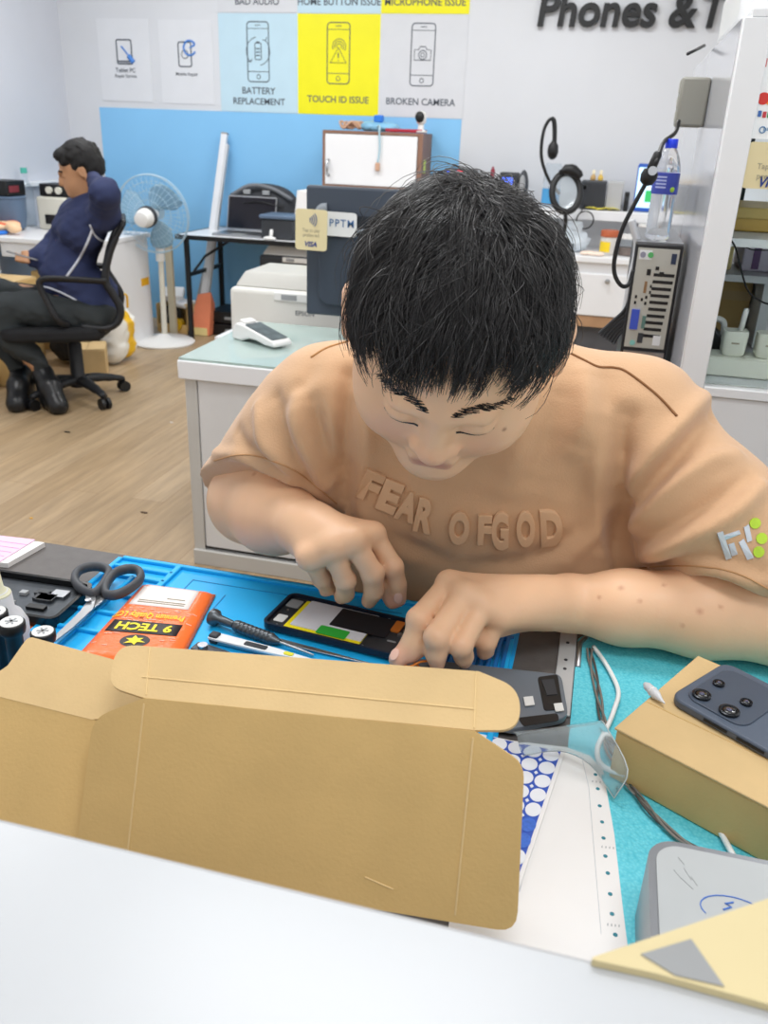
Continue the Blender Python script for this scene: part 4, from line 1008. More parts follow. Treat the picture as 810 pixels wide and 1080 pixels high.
c = aty(747, 372, 1.8); b = MB(); b.rings([[V((CX+.02+p[0], 1.79, zs-.003+p[1])) for p in ((0, 0), (.07, 0), (.075, .05), (.03, .085), (.005, .08))], [V((CX+.02+p[0], 1.86, zs-.003+p[1])) for p in ((0, 0), (.07, 0), (.075, .05), (.03, .085), (.005, .08))]]); b.build('body', dkgrey, t, bev=.004)
MB().lathe([(.022, 0), (.022, .025), (.014, .034)], (CX+.035, 1.82, zs+.08), n=18).build('knob', dkgrey, t, smooth=50)
t = thing('white_cable', 'thick white cable curling behind the white adapter', 'cable', (.24, 1.82, zs))
MB().tube([(CX+.055, 1.80, zs+.085), (CX+.075, 1.80, zs+.086), (CX+.086, 1.80, zs+.07), (CX+.084, 1.8, zs+.0)], .006, 8, sub=5).build('cord', whitep, t, smooth=True)
t = thing('black_cable', 'thin black cable hanging inside the glass cabinet', 'cable', (.25, 1.68, s1))
pts = [aty(*p, 1.66) for p in ((766, 246), (776, 262), (783, 290), (790, 308), (803, 318), (815, 322))]
MB().tube(pts, .0018, 6, sub=5).build('cord', blk, t, smooth=True); MB().tube([aty(*p, 1.662) for p in ((767, 246), (778, 255), (792, 263), (812, 264))], .0012, 6, sub=5).build('lead', blk, t, smooth=True)

# ------------------------------------------------------------------ computer tower with bottle, plug board
PY = 1.83; a = aty(673, 258, PY); PX1 = CX-.012; PTZ = aty(700, 258, PY).z
PB = PTZ-.37
t = thing('side_bench', 'white low bench under the computer tower', 'bench', (.05, 2.05, 0))
MB().mm((-.1, 1.8, PB-.03), (CX-.002, 2.38, PB)).build('top', white, t, bev=.003)
for yy in (1.82, 2.32): MB().mm((-.09, yy, 0), (CX-.006, yy+.03, PB-.03)).build('side_panel', white, t)
t = thing('computer_tower', 'small black computer tower with its grey port panel facing us', 'computer', ((a.x+PX1)/2, 2.0, PB))
MB().mm((a.x-.004, PY, PB+.008), (PX1, PY+.34, PTZ)).build('case', mat('case_black', '#1b1c1f', .4, var=.08), t, bev=.003)
MB().mm((a.x-.003, PY+.002, PTZ), (PX1-.001, PY+.338, PTZ+.003)).build('top_cover', mat('case_grey', '#6a6c70', .4, var=.05), t)
for yy in (PY+.04, PY+.3): MB().mm((a.x+.01, yy-.01, PB), (PX1-.01, yy+.01, PB+.008)).build('foot', blk, t)
W = PX1-a.x; pan = mat('port_panel', '#b9bab2', .4, metal=.3, var=.05)
def pc(u0, v0, u1, v1, nm, m, h=.003, parent=None):          # fractions across / metres down the rear face
    return MB().mm((a.x+W*u0, PY-h, PTZ-v1), (a.x+W*u1, PY+.0002, PTZ-v0)).build(nm, m, parent or t)
pc(.02, .008, .93, .205, 'rear_panel', pan, .0015)
pc(.06, .012, .34, .03, 'port_strip', mat('pale_white', 0), .002)
def disc(u, v_, r_, nm, m): MB().cyl((a.x+W*u, PY-.0035, PTZ-v_), (a.x+W*u, PY, PTZ-v_), r_, n=18).build(nm, m, t)
disc(.14, .021, .0055, 'keyboard_port', mat('violet_port', '#8a8a9a', .5)); disc(.31, .021, .0055, 'mouse_port', mat('green_port', '#52a862', .5))
pc(.77, .016, .88, .036, 'lock_slot', mat('navy_slot', '#28344e', .5), .003)
for i in range(10):
    v_ = .055+.0135*i; pc(.44+.0*i-.012*max(0, i-5), v_, .90-.012*i, v_+.0062, 'vent_slot', blk, .0022)
for u, v_, w_, h_ in ((.28, .048, .09, .012), (.46, .042, .08, .007), (.56, .052, .1, .006), (.4, .078, .04, .006), (.4, .09, .04, .006), (.1, .1, .05, .006), (.1, .112, .05, .006), (.24, .105, .05, .006), (.33, .1, .05, .006), (.33, .112, .05, .006)): pc(u, v_, u+w_, v_+h_, 'usb_port', blk, .0025)
pc(.27, .072, .33, .095, 'display_port', mat('copper_port', '#8a6b4a', .4), .0025)
pc(.08, .128, .26, .168, 'vga_port', mat('vga_blue', '#3b52b8', .45, var=.05), .006); pc(.34, .14, .42, .165, 'serial_port', mat('teal_port', '#5a7a72', .5), .004)
pc(.3, .175, .42, .195, 'audio_port', dkgrey, .003); disc(.2, .196, .0055, 'audio_jack', mat('aqua_port', '#7fb8b0', .5)); pc(.65, .178, .82, .198, 'serial_plate', mat('pale_white', 0), .0025)
pc(.02, .212, .95, .222, 'bracket_rail', steel, .006)
for i in range(4): pc(.06, .232+.026*i, .78, .247+.026*i, 'card_bracket', steel, .002)
pc(.8, .225, .9, .345, 'bracket_clamp', pan, .004); pc(.0, .225, .05, .345, 'bracket_clamp', pan, .004)
# bottle
bx = a.x+W*.42; by = PY+.06; bz = PTZ+.003
t = thing('water_bottle', 'clear plastic water bottle with a blue cap standing on the computer tower', 'bottle', (bx, by, bz))
BS = .74
prof = [(.001, .002), (.026, .001), (.031, .006)]
for i in range(10): prof += [(.033, .012+.0125*i), (.0315, .018+.0125*i)]
prof += [(.0335, .142), (.0335, .172), (.031, .19), (.024, .212), (.0155, .229), (.0125, .234), (.0125, .246)]
pet = mat('pet_plastic', '#f4f6f8', .07, trans=.85, ior=1.2)
MB().lathe([(r_*BS, h*BS) for r_, h in prof], (bx, by, bz), n=36).build('body', pet, t, smooth=60)
MB().lathe([(r_*BS, h*BS) for r_, h in ((.0342, .118), (.0344, .121), (.0344, .168), (.0342, .171))], (bx, by, bz), n=36).build('label', mat('label_royal_blue', '#3d4aa6', .4, var=.12, vscale=60), t, smooth=60)
k = MB(); 
for zz in (.133*BS, .1415*BS, .15*BS, .1585*BS):
    k.rings([[V((bx+BS*r_*cos(a_), by+BS*r_*sin(a_), bz+zz+h)) for a_ in [radians(g) for g in range(222, 276, 6)]] + [V((bx+BS*(r_-.0004)*cos(a_), by+BS*(r_-.0004)*sin(a_), bz+zz+h)) for a_ in [radians(g) for g in range(270, 216, -6)]] for r_, h in ((.0348, 0), (.0348, .003))])
k.build('label_print', mat('label_pale_print', '#a9b3dc', .5), t)
MB().ell((bx+BS*.0344*cos(radians(302)), by+BS*.0344*sin(radians(302)), bz+.130*BS), (.005, .0015, .005), R=Matrix.Rotation(radians(302+90), 3, 'Z')).build('label_fruit', mat('lime_green', '#9ac43c', .5), t, smooth=True)
MB().lathe([(r_*BS, h*BS) for r_, h in ((.0155, .231), (.0158, .234), (.0158, .252), (.0145, .2535), (.001, .2535))], (bx, by, bz), n=30).build('cap', mat('cap_blue', '#1f3fe0', .35, var=.03), t, smooth=50)
# socket box on the glossy panel
t = thing('socket_box', 'grey socket box mounted on the glossy cabinet side above the bottle', 'socket box', (CX-.03, 2.0, 1.45))
q0 = atx(741, 80, CX-.001); qb = atx(735, 136, CX-.001); y0 = 2.0
z1_ = aty(735, 81, y0).z; z0_ = aty(728, 134, y0).z; x0_ = aty(717, 100, y0).x
MB().mm((x0_, y0, z0_), (CX-.0005, y0+.07, z1_)).build('housing', mat('taupe_plastic', '#8d8c83', .4, var=.05), t, bev=.005)
for i in range(3): MB().mm((x0_-.002, y0+.02, z0_+.01+(z1_-z0_)*.3*i), (x0_+.001, y0+.05, z0_+.01+(z1_-z0_)*(.3*i+.2))).build('outlet', mat('outlet_grey', '#b5b4ab', .4), t)
t = thing('wall_wire', 'short dark rod fixed on the glossy cabinet side above the socket box', 'rod', (CX-.03, 2.2, 1.58))
MB().tube([atx(743, 48, CX-.001), aty(725, 57, atx(743, 48, CX-.001).y-.06)], .0035, 6).build('rod', blk, t, smooth=True)
# plugs and black mains lead
t = thing('mains_lead', 'black mains lead with inline plug curving from the socket box past the bottle', 'cable', (.02, 1.8, 1.3))
yy = 1.76
pts = [aty(716, 128, 1.99), aty(712, 140, 1.95), aty(700, 150, 1.86), aty(694, 166, yy), aty(686, 184, yy), aty(671, 212, yy), aty(657, 240, yy), aty(649, 268, yy), aty(648, 288, yy), aty(655, 301, yy), aty(663, 300, yy+.02), aty(668, 285, yy+.03)]
MB().tube(pts, .0042, 8, sub=7).build('cord', blk, t, smooth=True)
x_, y_, d_ = basis(aty(686, 184, yy)-aty(697, 160, yy))
MB().lathe([(.005, -.0), (.008, .004), (.0085, .03), (.006, .036)], aty(695, 160, yy), d_, n=14).build('connector', blk, t, smooth=50)
MB().lathe([(.004, 0), (.014, .004), (.0155, .015), (.012, .026), (.005, .03)], aty(688, 178, yy), d_, n=18).build('plug', blk, t, smooth=50)
MB().lathe([(.008, 0), (.008, .003)], aty(688, 180, yy)+V((0, -.014, 0)), (0, -1, .1), n=16).build('plug_face', steel, t, smooth=50)
t = thing('white_lead', 'thick pale grey lead hanging down the left side of the computer tower', 'cable', (.03, 1.86, 1.0))
MB().tube([aty(*p, PY+.05) for p in ((666, 232), (669, 244), (672, 256), (670, 275), (664, 300), (660, 325), (652, 345))], .0075, 8, sub=6).build('cord', mat('pale_grey', 0), t, smooth=True)
t = thing('cable_bundle', 'dark bundle of leads sagging left of the computer tower base', 'cables', (0, 1.86, .95))
b = MB()
for i in range(6): b.tube([aty(668+i, 300+6*i, PY+.03), aty(660+i*2, 325+3*i, PY+.02), aty(645+i*2, 340+2*i, PY+.04), aty(632+i*3, 352+2*i, PY+.06)], .004, 6, sub=6)
b.build('leads', dkgrey, t, smooth=True)
# ------------------------------------------------------------------ office chair with the man in the navy hoodie
CH = (-2.70, 4.0, 0)
CHR = radians(30); _Ri = Matrix.Rotation(-CHR, 3, 'Z')          # chair and sitter are built square-on, then turned by CHR
def unrot(p): p = V(p); return V(CH)+_Ri @ (p-V(CH))
CAMU = unrot(CAM)
def uray(px, py): return _Ri @ ray(px, py)
def aty_(px, py, y): r = uray(px, py); return CAMU+r*((y-CAMU.y)/r.y)
def atz_(px, py, z): r = uray(px, py); return CAMU+r*((z-CAMU.z)/r.z)
t = thing('office_chair', 'black mesh backed office chair under the man in the navy hoodie', 'chair', CH)
cb = mat('chair_black', '#1c1d20', .5, var=.1)
MB().lathe([(.045, .07), (.045, .12), (.036, .13), (.036, .3), (.028, .31), (.028, .38)], CH).build('gas_column', cb, t, smooth=50)
for k, p in enumerate([tuple(unrot((a_, b_, 0))[:2]) for a_, b_ in ((-2.557, 4.215), (-2.47, 3.87), (-2.80, 3.72), (-2.985, 3.94), (-2.86, 4.25))]):
    d_ = (V((p[0], p[1], 0))-V((CH[0], CH[1], 0))); n_ = d_.normalized()
    b = MB(); b.tube([V(CH)+V((0, 0, .1)), V(CH)+n_*.08+V((0, 0, .105)), V(CH)+d_*.8+V((0, 0, .085)), V(CH)+d_+V((0, 0, .07))], [.034, .032, .028, .022, .02], 8, sub=4, flat=.8); sp_ = b.build('star_leg', cb, t, smooth=True)
    w_ = V((p[0], p[1], .03)); s_ = V((-n_.y, n_.x, 0))
    b = MB(); b.cyl(w_+s_*.008, w_+s_*.026, .03); b.cyl(w_-s_*.026, w_-s_*.008, .03); b.cyl(w_-s_*.01, w_+s_*.01, .012); b.cyl(w_, w_+V((0, 0, .04)), .01)
    o = b.build('caster', blk, sp_, smooth=40)
F = Field()
SZ = .40
b = MB(); b.prism(rrect(.52, .48, .1, 6), .36, .43, TR((-2.79, 4.0, 0))); b.build('seat', fabblk, t, bev=.025, seg=4)
MB().box((-2.74, 4.0, .345), (.28, .2, .03)).build('seat_plate', cb, t, bev=.008)
pr = [aty_(*p, 3.78) for p in ((85, 345), (112, 347), (124, 340), (127, 326), (119, 311), (111, 297), (113, 278), (120, 256), (130, 236))]
for s_ in (3.80, 4.2):
    MB().tube([V((p.x, s_, p.z)) for p in pr], [.016, .018, .02, .02, .02, .02, .018, .017, .014], 8, sub=6).build('back_frame', cb, t, smooth=True)
b = MB(); q_ = spline(pr[4:], 5); b.add([V((p.x, y_, p.z)) for p in q_ for y_ in (3.8, 3.9, 4.0, 4.1, 4.2)], [(i*5+j, i*5+j+1, (i+1)*5+j+1, (i+1)*5+j) for i in range(len(q_)-1) for j in range(4)])
b.build('backrest', fabblk, t, smooth=True, solid=.012)
MB().tube([V((pr[-1].x, y_, pr[-1].z)) for y_ in (3.8, 3.95, 4.05, 4.2)], .014, 8).build('top_rail', cb, t, smooth=True)
for y_ in (3.74, 4.26):
    aa = [aty_(*p, 3.74) for p in ((72, 346), (60, 336), (50, 318), (42, 302), (43, 296), (52, 294), (80, 295), (112, 297))]
    MB().tube([V((p.x, y_+(0 if i > 0 else (.06 if y_ < 4 else -.06)), p.z)) for i, p in enumerate(aa)], .012, 8, sub=6, flat=1.6).build('armrest', cb, t, smooth=True)

t = thing('person', 'person in a navy hoodie sitting sideways on the office chair, looking at a phone', 'person', (-2.6, 4.0, 0))
def A(px_, py_, y_=4.0): return aty_(px_, py_, y_)
hip_n, hip_f = A(98, 330, 3.92), A(98, 330, 4.1)
kn_n = A(-14, 326, 3.88); kn_f = A(-16, 306, 4.12)
an_n, an_f = A(45, 391, 3.86), A(21, 391, 3.98)
an_n.z = max(an_n.z, .11); an_f.z = max(an_f.z, .11)
pel = A(95, 318); belly = A(72, 290); chest = A(82, 245); shl = A(96, 222); nk = A(93, 208)
sh_n = A(108, 226, 3.84); sh_f = A(82, 226, 4.16)
el_n = A(112, 215, 3.64); el_n = A(111, 203, 3.66); hd_n = A(99, 190, 3.92)
el_f = A(52, 268, 4.14); wr_f = A(36, 272, 4.0)
hc = A(84, 180)
def body(F, g=0, head=True, legs=True, arms=True, k=.04):
    F.chain([pel, belly, chest, shl], [.13+g, .118+g, .1+g, .08+g], k)
    F.cone(chest+V((.02, -.09, .02)), chest+V((.02, .09, .02)), .1+g, .1+g, k)
    F.cone(sh_n, sh_f, .07+g, .07+g, k); F.cone(hip_n, hip_f, .1+g, .1+g, k)
    if arms:
        F.chain([sh_n, el_n, hd_n], [.056+g, .046+g, .034+g*.6], .03); F.chain([sh_f, el_f, wr_f], [.062+g, .05+g, .033+g*.8], .03)
    if legs:
        F.chain([hip_n, kn_n, an_n], [.095+g, .068+g, .04+g*.7], .03); F.chain([hip_f, kn_f, an_f], [.095+g, .068+g, .04+g*.7], .03)
F = Field(); body(F, -.004)
F.cone(nk, hc+V((.02, 0, -.05)), .055, .055, .02)
hR = Matrix.Rotation(radians(-18), 3, 'Y')          # head bowed forward (he faces -X)
def hp(x, y, z): return hc+hR @ V((x, y, z))
F.ell(hp(.012, 0, .03), (.098, .078, .1), hR, .02); F.ell(hp(-.04, 0, -.05), (.058, .055, .065), hR, .03)
F.cone(hp(-.075, 0, -.085), hp(-.02, 0, -.09), .026, .03, .02); F.cone(hp(-.094, 0, .005), hp(-.108, 0, -.03), .01, .014, .012)
F.cone(hp(-.09, -.03, .018), hp(-.09, .03, .018), .012, .012, .012); F.cone(hp(-.094, -.015, -.056), hp(-.094, .015, -.056), .009, .009, .008)
for s_ in (-1, 1):
    F.ell(hp(-.088, s_*.032, .002), (.012, .014, .009), None, .008, True); F.ell(hp(-.08, s_*.032, .0), (.011, .012, .009), None, .004)
    F.ell(hp(.012, s_*.079, -.005), (.02, .011, .032), hR, .006); F.ell(hp(.008, s_*.088, -.004), (.009, .006, .018), hR, .004, True)
# hands: far hand round the phone, near hand on the nape
ph_c = A(24, 271, 3.98)
F.cone(wr_f, wr_f.lerp(ph_c, .6), .028, .03, .02)
pd = V((-1, 0, .28)).normalized()
for i in range(4):
    o_ = ph_c+V((.028-.018*i, -.03, -.008+.004*i)); F.chain([wr_f.lerp(ph_c, .5)+V((-.012*i, -.01, -.018)), o_+V((0, -.012, -.012)), o_+V((0, .0, .016))], [.01, .009, .008], .006)
F.chain([wr_f.lerp(ph_c, .3)+V((0, .02, .01)), ph_c+V((.03, .02, .02)), ph_c+V((.0, .01, .022))], [.012, .011, .009], .006)
F.cone(hd_n, hd_n+V((-.0, .06, -.02)), .03, .03, .02)
for i in range(4): F.chain([hd_n+V((.015-.018*i, .05, -.01)), hd_n+V((.02-.02*i, .1, -.02)), hd_n+V((.018-.02*i, .13, -.035))], [.011, .01, .008], .006)
F.cone(hd_n+V((-.01, .03, .0)), hd_n+V((-.04, .07, .01)), .012, .01, .006)
for a_, e_ in ((an_n, atz_(62, 432, .02)), (an_f, atz_(18, 430, .02))): F.cone(a_, a_.lerp(V((e_.x, e_.y, .03)), .7), .036, .03, .02)
v, q = polygonise(F, (-3.7, 3.3, 0), (-2.0, 4.5, 1.45), .0075)
np_mesh('body', smooth_mesh(v, q, 2, .4), q, skinbg, t)
# hoodie
navy = mat('navy_fleece', '#2a3357', .85, var=.12, vscale=14, bump=.25, bscale=300)
F = Field(); body(F, .014, legs=False)
F.chain([A(98, 208)+V((.03, -.07, .0)), A(104, 202)+V((.035, 0, .0)), A(98, 208)+V((.03, .07, 0))], [.035, .045, .035], .03)
F.chain([A(90, 214)+V((-.02, -.07, 0)), A(98, 208)+V((.03, -.07, 0))], [.03, .035], .03)
F.cone(A(70, 300), A(95, 312), .115, .14, .05)
F.plane(A(60, 312)-V((0, 0, .0)), V((-.25, 0, -1)), .01)
for e_, w_ in ((el_f, wr_f),): F.plane(w_, (w_-e_), .004) if False else None
v, q = polygonise(F, (-3.6, 3.3, .4), (-2.0, 4.5, 1.35), .0075)
v = v+(snoise(v, 5, 12, 3)*.012)[:, None]*np.array([1, 1, .4])
np_mesh('hoodie', smooth_mesh(v, q, 2, .5), q, navy, t)
bv = BVHTree.FromPolygons([tuple(p) for p in v], [tuple(f) for f in q])
def on_surface(pix, r_, nm, m, dy=.004, parent=t):
    pts = []
    for p in spline([V((a_, b_, 0)) for a_, b_ in pix], 6):
        r = uray(p.x, p.y).normalized(); h = bv.ray_cast(CAMU, r)
        if h[0] is not None: pts.append(h[0]+h[1]*dy*.3)
    if len(pts) > 2: MB().tube(pts, r_, 6).build(nm, m, parent, smooth=True)
pipe = mat('white_piping', '#c9ccd6', .6, var=.04)
on_surface([(97, 243), (91, 258), (82, 275), (70, 292)], .007, 'piping', pipe)
on_surface([(95, 237), (100, 248), (108, 254), (116, 253)], .005, 'piping', pipe)
on_surface([(28, 301), (50, 303), (72, 312), (88, 322)], .006, 'hem_piping', pipe, .003)
# trousers
F = Field(); 
F.cone(hip_n, hip_f, .122, .122, .04); F.chain([hip_n, kn_n, an_n+V((-.02, 0, .04))], [.112, .082, .058], .03); F.chain([hip_f, kn_f, an_f+V((-.02, 0, .03))], [.112, .082, .056], .03)
F.plane(hip_n+V((0, 0, .06)), V((.2, 0, 1)), .01)
v, q = polygonise(F, (-3.7, 3.3, .05), (-2.0, 4.5, .9), .009)
v = v+(snoise(v, 6, 22, 3)*.01)[:, None]
np_mesh('trousers', smooth_mesh(v, q, 2, .5), q, mat('charcoal_cotton', '#2c3133', .85, var=.15, vscale=18, bump=.2), t)
# hair
F = Field(); F.ell(hp(.022, 0, .045), (.105, .09, .1), hR, .02); F.cone(hp(-.06, -.04, .088), hp(-.06, .04, .088), .032, .032, .03); F.ell(hp(.07, 0, .0), (.05, .075, .07), hR, .03)
F.plane(hp(-.06, 0, .05), hR @ V((-.65, 0, -.55)), .015); F.plane(hp(.0, 0, -.045), hR @ V((-.1, 0, -1)), .01)
for s_ in (-1, 1): F.ell(hp(-.02, s_*.09, -.02), (.05, .03, .045), hR, .01, True)
v, q = polygonise(F, hc-V((.2, .2, .2)), hc+V((.2, .2, .22)), .006); v = v+(snoise(v, 22, 31, 3)*.006)[:, None]
np_mesh('hair', smooth_mesh(v, q, 1, .5), q, mat('dark_hair', '#100f10', .7, var=.3, vscale=60, bump=.5, bscale=250), t)
for s_ in (-1, 1): MB().tube([hp(-.094, s_*.018, .02), hp(-.092, s_*.035, .026), hp(-.08, s_*.052, .02)], .0045, 6, sub=3).build('eyebrow', mat('dark_hair', 0), t, smooth=True)
# shoes
for a_, e_, lab in ((an_n, atz_(62, 432, .02), 0), (an_f, atz_(18, 430, .02), 1)):
    F = Field(); hl = V((a_.x+.01, a_.y+.02, .05)); d_ = (V((e_.x, e_.y, 0))-V((hl.x, hl.y, 0)))
    e2 = V((e_.x, e_.y, .042)); d_ = d_*1.08
    F.chain([a_+V((0, 0, -.012)), a_.lerp(e2, .5)+V((0, 0, .004)), e2], [.05, .055, .045], .02); F.cone(hl, hl+d_*.35+V((0, 0, .016)), .05, .054, .02); F.cone(hl+d_*.35, e2, .056, .044, .03); F.cone(hl+V((0, 0, .02)), a_.lerp(hl, .1), .05, .047, .02); F.cone(hl+d_*.3+V((0, 0, .02)), hl+V((0, 0, .08)), .045, .045, .03)
    F.plane((0, 0, .004), (0, 0, -1), .003)
    v, q = polygonise(F, np.minimum(hl, V((e_.x, e_.y, 0)))-.12, np.maximum(hl, V((e_.x, e_.y, 0.1)))+.12, .006)
    sh_ = np_mesh('shoe', v, q, mat('black_leather', '#191a1c', .35, var=.15, vscale=30), t)
t = thing('phone', 'phone held by the person in the navy hoodie', 'phone', ph_c)
Mp = frame(ph_c+V((.0, -.006, .006)), V((-1, 0, .30)), V((0, -1, .15)))
MB().prism(rrect(.15, .072, .01), -.004, .004, Mp).build('body', mat('grey_phone', '#8c8d90', .35, var=.05), t, bev=.002); MB().prism(rrect(.14, .066, .006), .004, .0048, Mp).build('screen', mat('dark_screen', 0), t)

for nm in ('office_chair', 'person', 'phone.001'):
    o = bpy.data.objects[nm]; Rz = Matrix.Rotation(CHR, 3, 'Z')
    o.location = V(CH)+Rz @ (o.location-V(CH)); o.rotation_euler = (0, 0, CHR)
# ------------------------------------------------------------------ repair desk
DZ = .80
t = thing('repair_desk', 'repair desk with a dark grey worktop where the man in tan works', 'desk', (-.2, .66, 0))
MB().mm((-1.3, .33, DZ-.035), (1.0, 1.004, DZ)).build('worktop', mat('dark_laminate', '#5f5b59', .5, var=.12, vscale=60, bump=.1, bscale=300), t, bev=.003)
MB().mm((-1.28, .335, 0), (-1.25, .98, DZ-.035)).build('side_panel', white, t); MB().mm((.95, .335, 0), (.98, .98, DZ-.035)).build('side_panel', white, t)
MB().mm((-1.25, .335, .1), (.95, .36, DZ-.035)).build('modesty_panel', white, t)
# front shop counter
t = thing('shop_counter', 'white customer counter across the bottom of the picture', 'counter', (0, 0, 0))
CT = 1.05
MB().mm((-1.6, -.32, CT-.04), (1.3, .284, CT)).build('counter_top', mat('counter_white', '#b9bcbf', .3, var=.02), t, bev=.004)
MB().mm((-1.58, -.25, .06), (1.28, .25, CT-.04)).build('carcass', white, t); MB().mm((-1.56, -.22, 0), (1.26, .22, .06)).build('plinth', dkgrey, t)

def plane_hit(px_, py_, p0, n): r = ray(px_, py_); return CAM+r*((V(p0)-CAM).dot(n)/r.dot(n))
def plate(name, pix, p0, n, th, m, parent=None, rnd=0, **k):     # sheet of real thickness whose outline lies in the plane (p0, n)
    n = V(n).normalized()
    if n.dot(CAM-V(p0)) < 0: n = -n
    pts = [plane_hit(*p, V(p0), n) for p in pix]
    b = MB(); b.rings([[p-n*th for p in pts], pts])
    return b.build(name, m, parent, **k)
def rounded(pix, idx, r=6, n=4):                                  # round some corners of a pixel outline
    out = []
    N = len(pix)
    for i, p in enumerate(pix):
        if i not in idx: out.append(p); continue
        rr = idx[i] if isinstance(idx, dict) else r
        a = V((*pix[i-1], 0)); c = V((*p, 0)); b_ = V((*pix[(i+1) % N], 0))
        d0 = (a-c); d1 = (b_-c); l = min(rr, d0.length*.5, d1.length*.5)
        q0 = c+d0.normalized()*l; q1 = c+d1.normalized()*l
        for k in range(n+1):
            s_ = k/n; q_ = q0*(1-s_)**2+c*2*s_*(1-s_)+q1*s_*s_; out.append((q_.x, q_.y))
    return out
UPZ = V((0, 0, 1))
# ---- blue silicone mat
MX0, MX1, MY0, MY1 = -.632, -.045, .60, .99
blue = mat('blue_silicone', '#1cb0f0', .45, var=.04, vscale=6)
t = thing('repair_mat', 'bright blue silicone repair mat with raised rims on the dark worktop', 'mat', ((MX0+MX1)/2, .8, DZ))
MB().prism(rrect(MX1-MX0, MY1-MY0, .02, 5, (MX0+MX1)/2, (MY0+MY1)/2), DZ+.0005, DZ+.004, Matrix()).build('base', blue, t)
b = MB()
def rim(x0, y0, x1, y1, h=.009): b.mm((x0, y0, DZ+.0035), (x1, y1, DZ+h))
rim(MX0+.004, MY0+.01, MX0+.011, MY1-.01); rim(MX0+.01, MY1-.011, MX1-.01, MY1-.004); rim(MX1-.011, MY0+.01, MX1-.004, MY1-.01)
rim(-.537, MY0+.01, -.528, MY1-.008); rim(-.582, MY0+.01, -.576, MY1-.035)
for yy in (.64, .69, .74, .79, .835, .88, .93, .955): rim(MX0+.01, yy, -.53, yy+.006)
b.build('rim', blue, t, bev=.0015)
b = MB()
for i in range(10): b.mm((-.135+.0085*i, .84, DZ+.0035), (-.1305+.0085*i, .93, DZ+.010))
b.mm((-.14, .834, DZ+.0035), (-.05, .84, DZ+.01)); b.mm((-.14, .93, DZ+.0035), (-.05, .936, DZ+.01))
b.build('comb_slots', mat('blue_silicone_deep', '#1577c4', .45, var=.05), t)
b = MB(); 
for (x0, y0, x1, y1) in ((-.5, .955, -.2, .9565), (-.5, .92, -.4985, .957), (-.44, .885, -.4385, .93)): b.mm((x0, y0, DZ+.004), (x1, y1, DZ+.0046))
b.build('scale_marks', mat('blue_print', '#0f7fc0', .5), t)
# ---- teal mat at the right with a silver framed corner
teal = bpy.data.materials.new('teal_ribbed'); teal.use_nodes = True
nt = teal.node_tree; bs = nt.nodes['Principled BSDF']; tc = nt.nodes.new('ShaderNodeTexCoord'); wv = nt.nodes.new('ShaderNodeTexVoronoi'); wv.inputs['Scale'].default_value = 330
nt.links.new(tc.outputs['Object'], wv.inputs['Vector']); cr_ = nt.nodes.new('ShaderNodeValToRGB'); cr_.color_ramp.elements[0].color = srgb('#74d8e6'); cr_.color_ramp.elements[1].color = srgb('#48bed2')
nt.links.new(wv.outputs['Distance'], cr_.inputs[0]); nt.links.new(cr_.outputs[0], bs.inputs['Base Color'])
bp = nt.nodes.new('ShaderNodeBump'); bp.inputs['Strength'].default_value = .5; bp.inputs['Distance'].default_value = .001; nt.links.new(wv.outputs['Distance'], bp.inputs['Height']); nt.links.new(bp.outputs[0], bs.inputs['Normal']); bs.inputs['Roughness'].default_value = .5
t = thing('teal_mat', 'teal dotted mat under the cables at the right of the desk', 'mat', (.3, .7, DZ))
MB().prism(rrect(.62, .6, .02, 5, .338, .68), DZ+.0005, DZ+.003, Matrix()).build('pad', teal, t)
b = MB(); b.tube([V((.031, .9, DZ+.003)), V((.031, .955, DZ+.003)), V((.04, .976, DZ+.003)), V((.06, .98, DZ+.003)), V((.3, .98, DZ+.003))], .0035, 6)
b.build('metal_rim', steel, t, smooth=True)
b = MB(); b.mm((.006, .80, DZ+.0005), (.027, .975, DZ+.004)); t2 = thing('metal_strip', 'bare silver metal strip with screws between the blue mat and the teal mat', 'strip', (.016, .89, DZ))
b.build('strip', mat('bare_metal', '#c4c6c8', .4, metal=.3, var=.05), t2, bev=.001)
for yy in (.89, .91, .95): MB().cyl((.016, yy, DZ+.004), (.016, yy, DZ+.0048), .0022, n=10).build('screw', dkgrey, t2)

# ---- orange envelope
t = thing('orange_pouch', 'orange padded pouch lettered 9 TECH upside down on the blue mat', 'pouch', (-.5, .85, DZ+.004))
OZ = DZ+.0135
A0, A1, A2, A3 = [atz(*p, OZ) for p in ((150, 612), (227, 622), (186, 700), (74, 693))]
def opt(u, v, h=0):                                               # u left-right, v away-near
    p = (A0*(1-u)+A1*u)*(1-v)+(A3*(1-u)+A2*u)*v
    e = min(1, 9*min(u, 1-u))*min(1, 14*min(v, 1-v)); p.z = DZ+.005+.0085*sqrt(max(0, e))+h; return p
nx, ny = 26, 40
vs = [opt(i/nx, j/ny) for i in range(nx+1) for j in range(ny+1)]
b = MB(); b.add(vs, [(i*(ny+1)+j, (i+1)*(ny+1)+j, (i+1)*(ny+1)+j+1, i*(ny+1)+j+1) for i in range(nx) for j in range(ny)])
om = mat('orange_foil', '#f77434', .3, var=.1, vscale=30, bump=.35, bscale=160)
b.build('cover', om, t, smooth=True, solid=.002)
def patch(u0, v0, u1, v1, nm, m, h=.0013, nn=8):
    b = MB(); b.add([opt(u0+(u1-u0)*i/nn, v0+(v1-v0)*j/nn, h) for i in range(nn+1) for j in range(nn+1)], [(i*(nn+1)+j, (i+1)*(nn+1)+j, (i+1)*(nn+1)+j+1, i*(nn+1)+j+1) for i in range(nn) for j in range(nn)])
    return b.build(nm, m, t, smooth=True, solid=.0004)
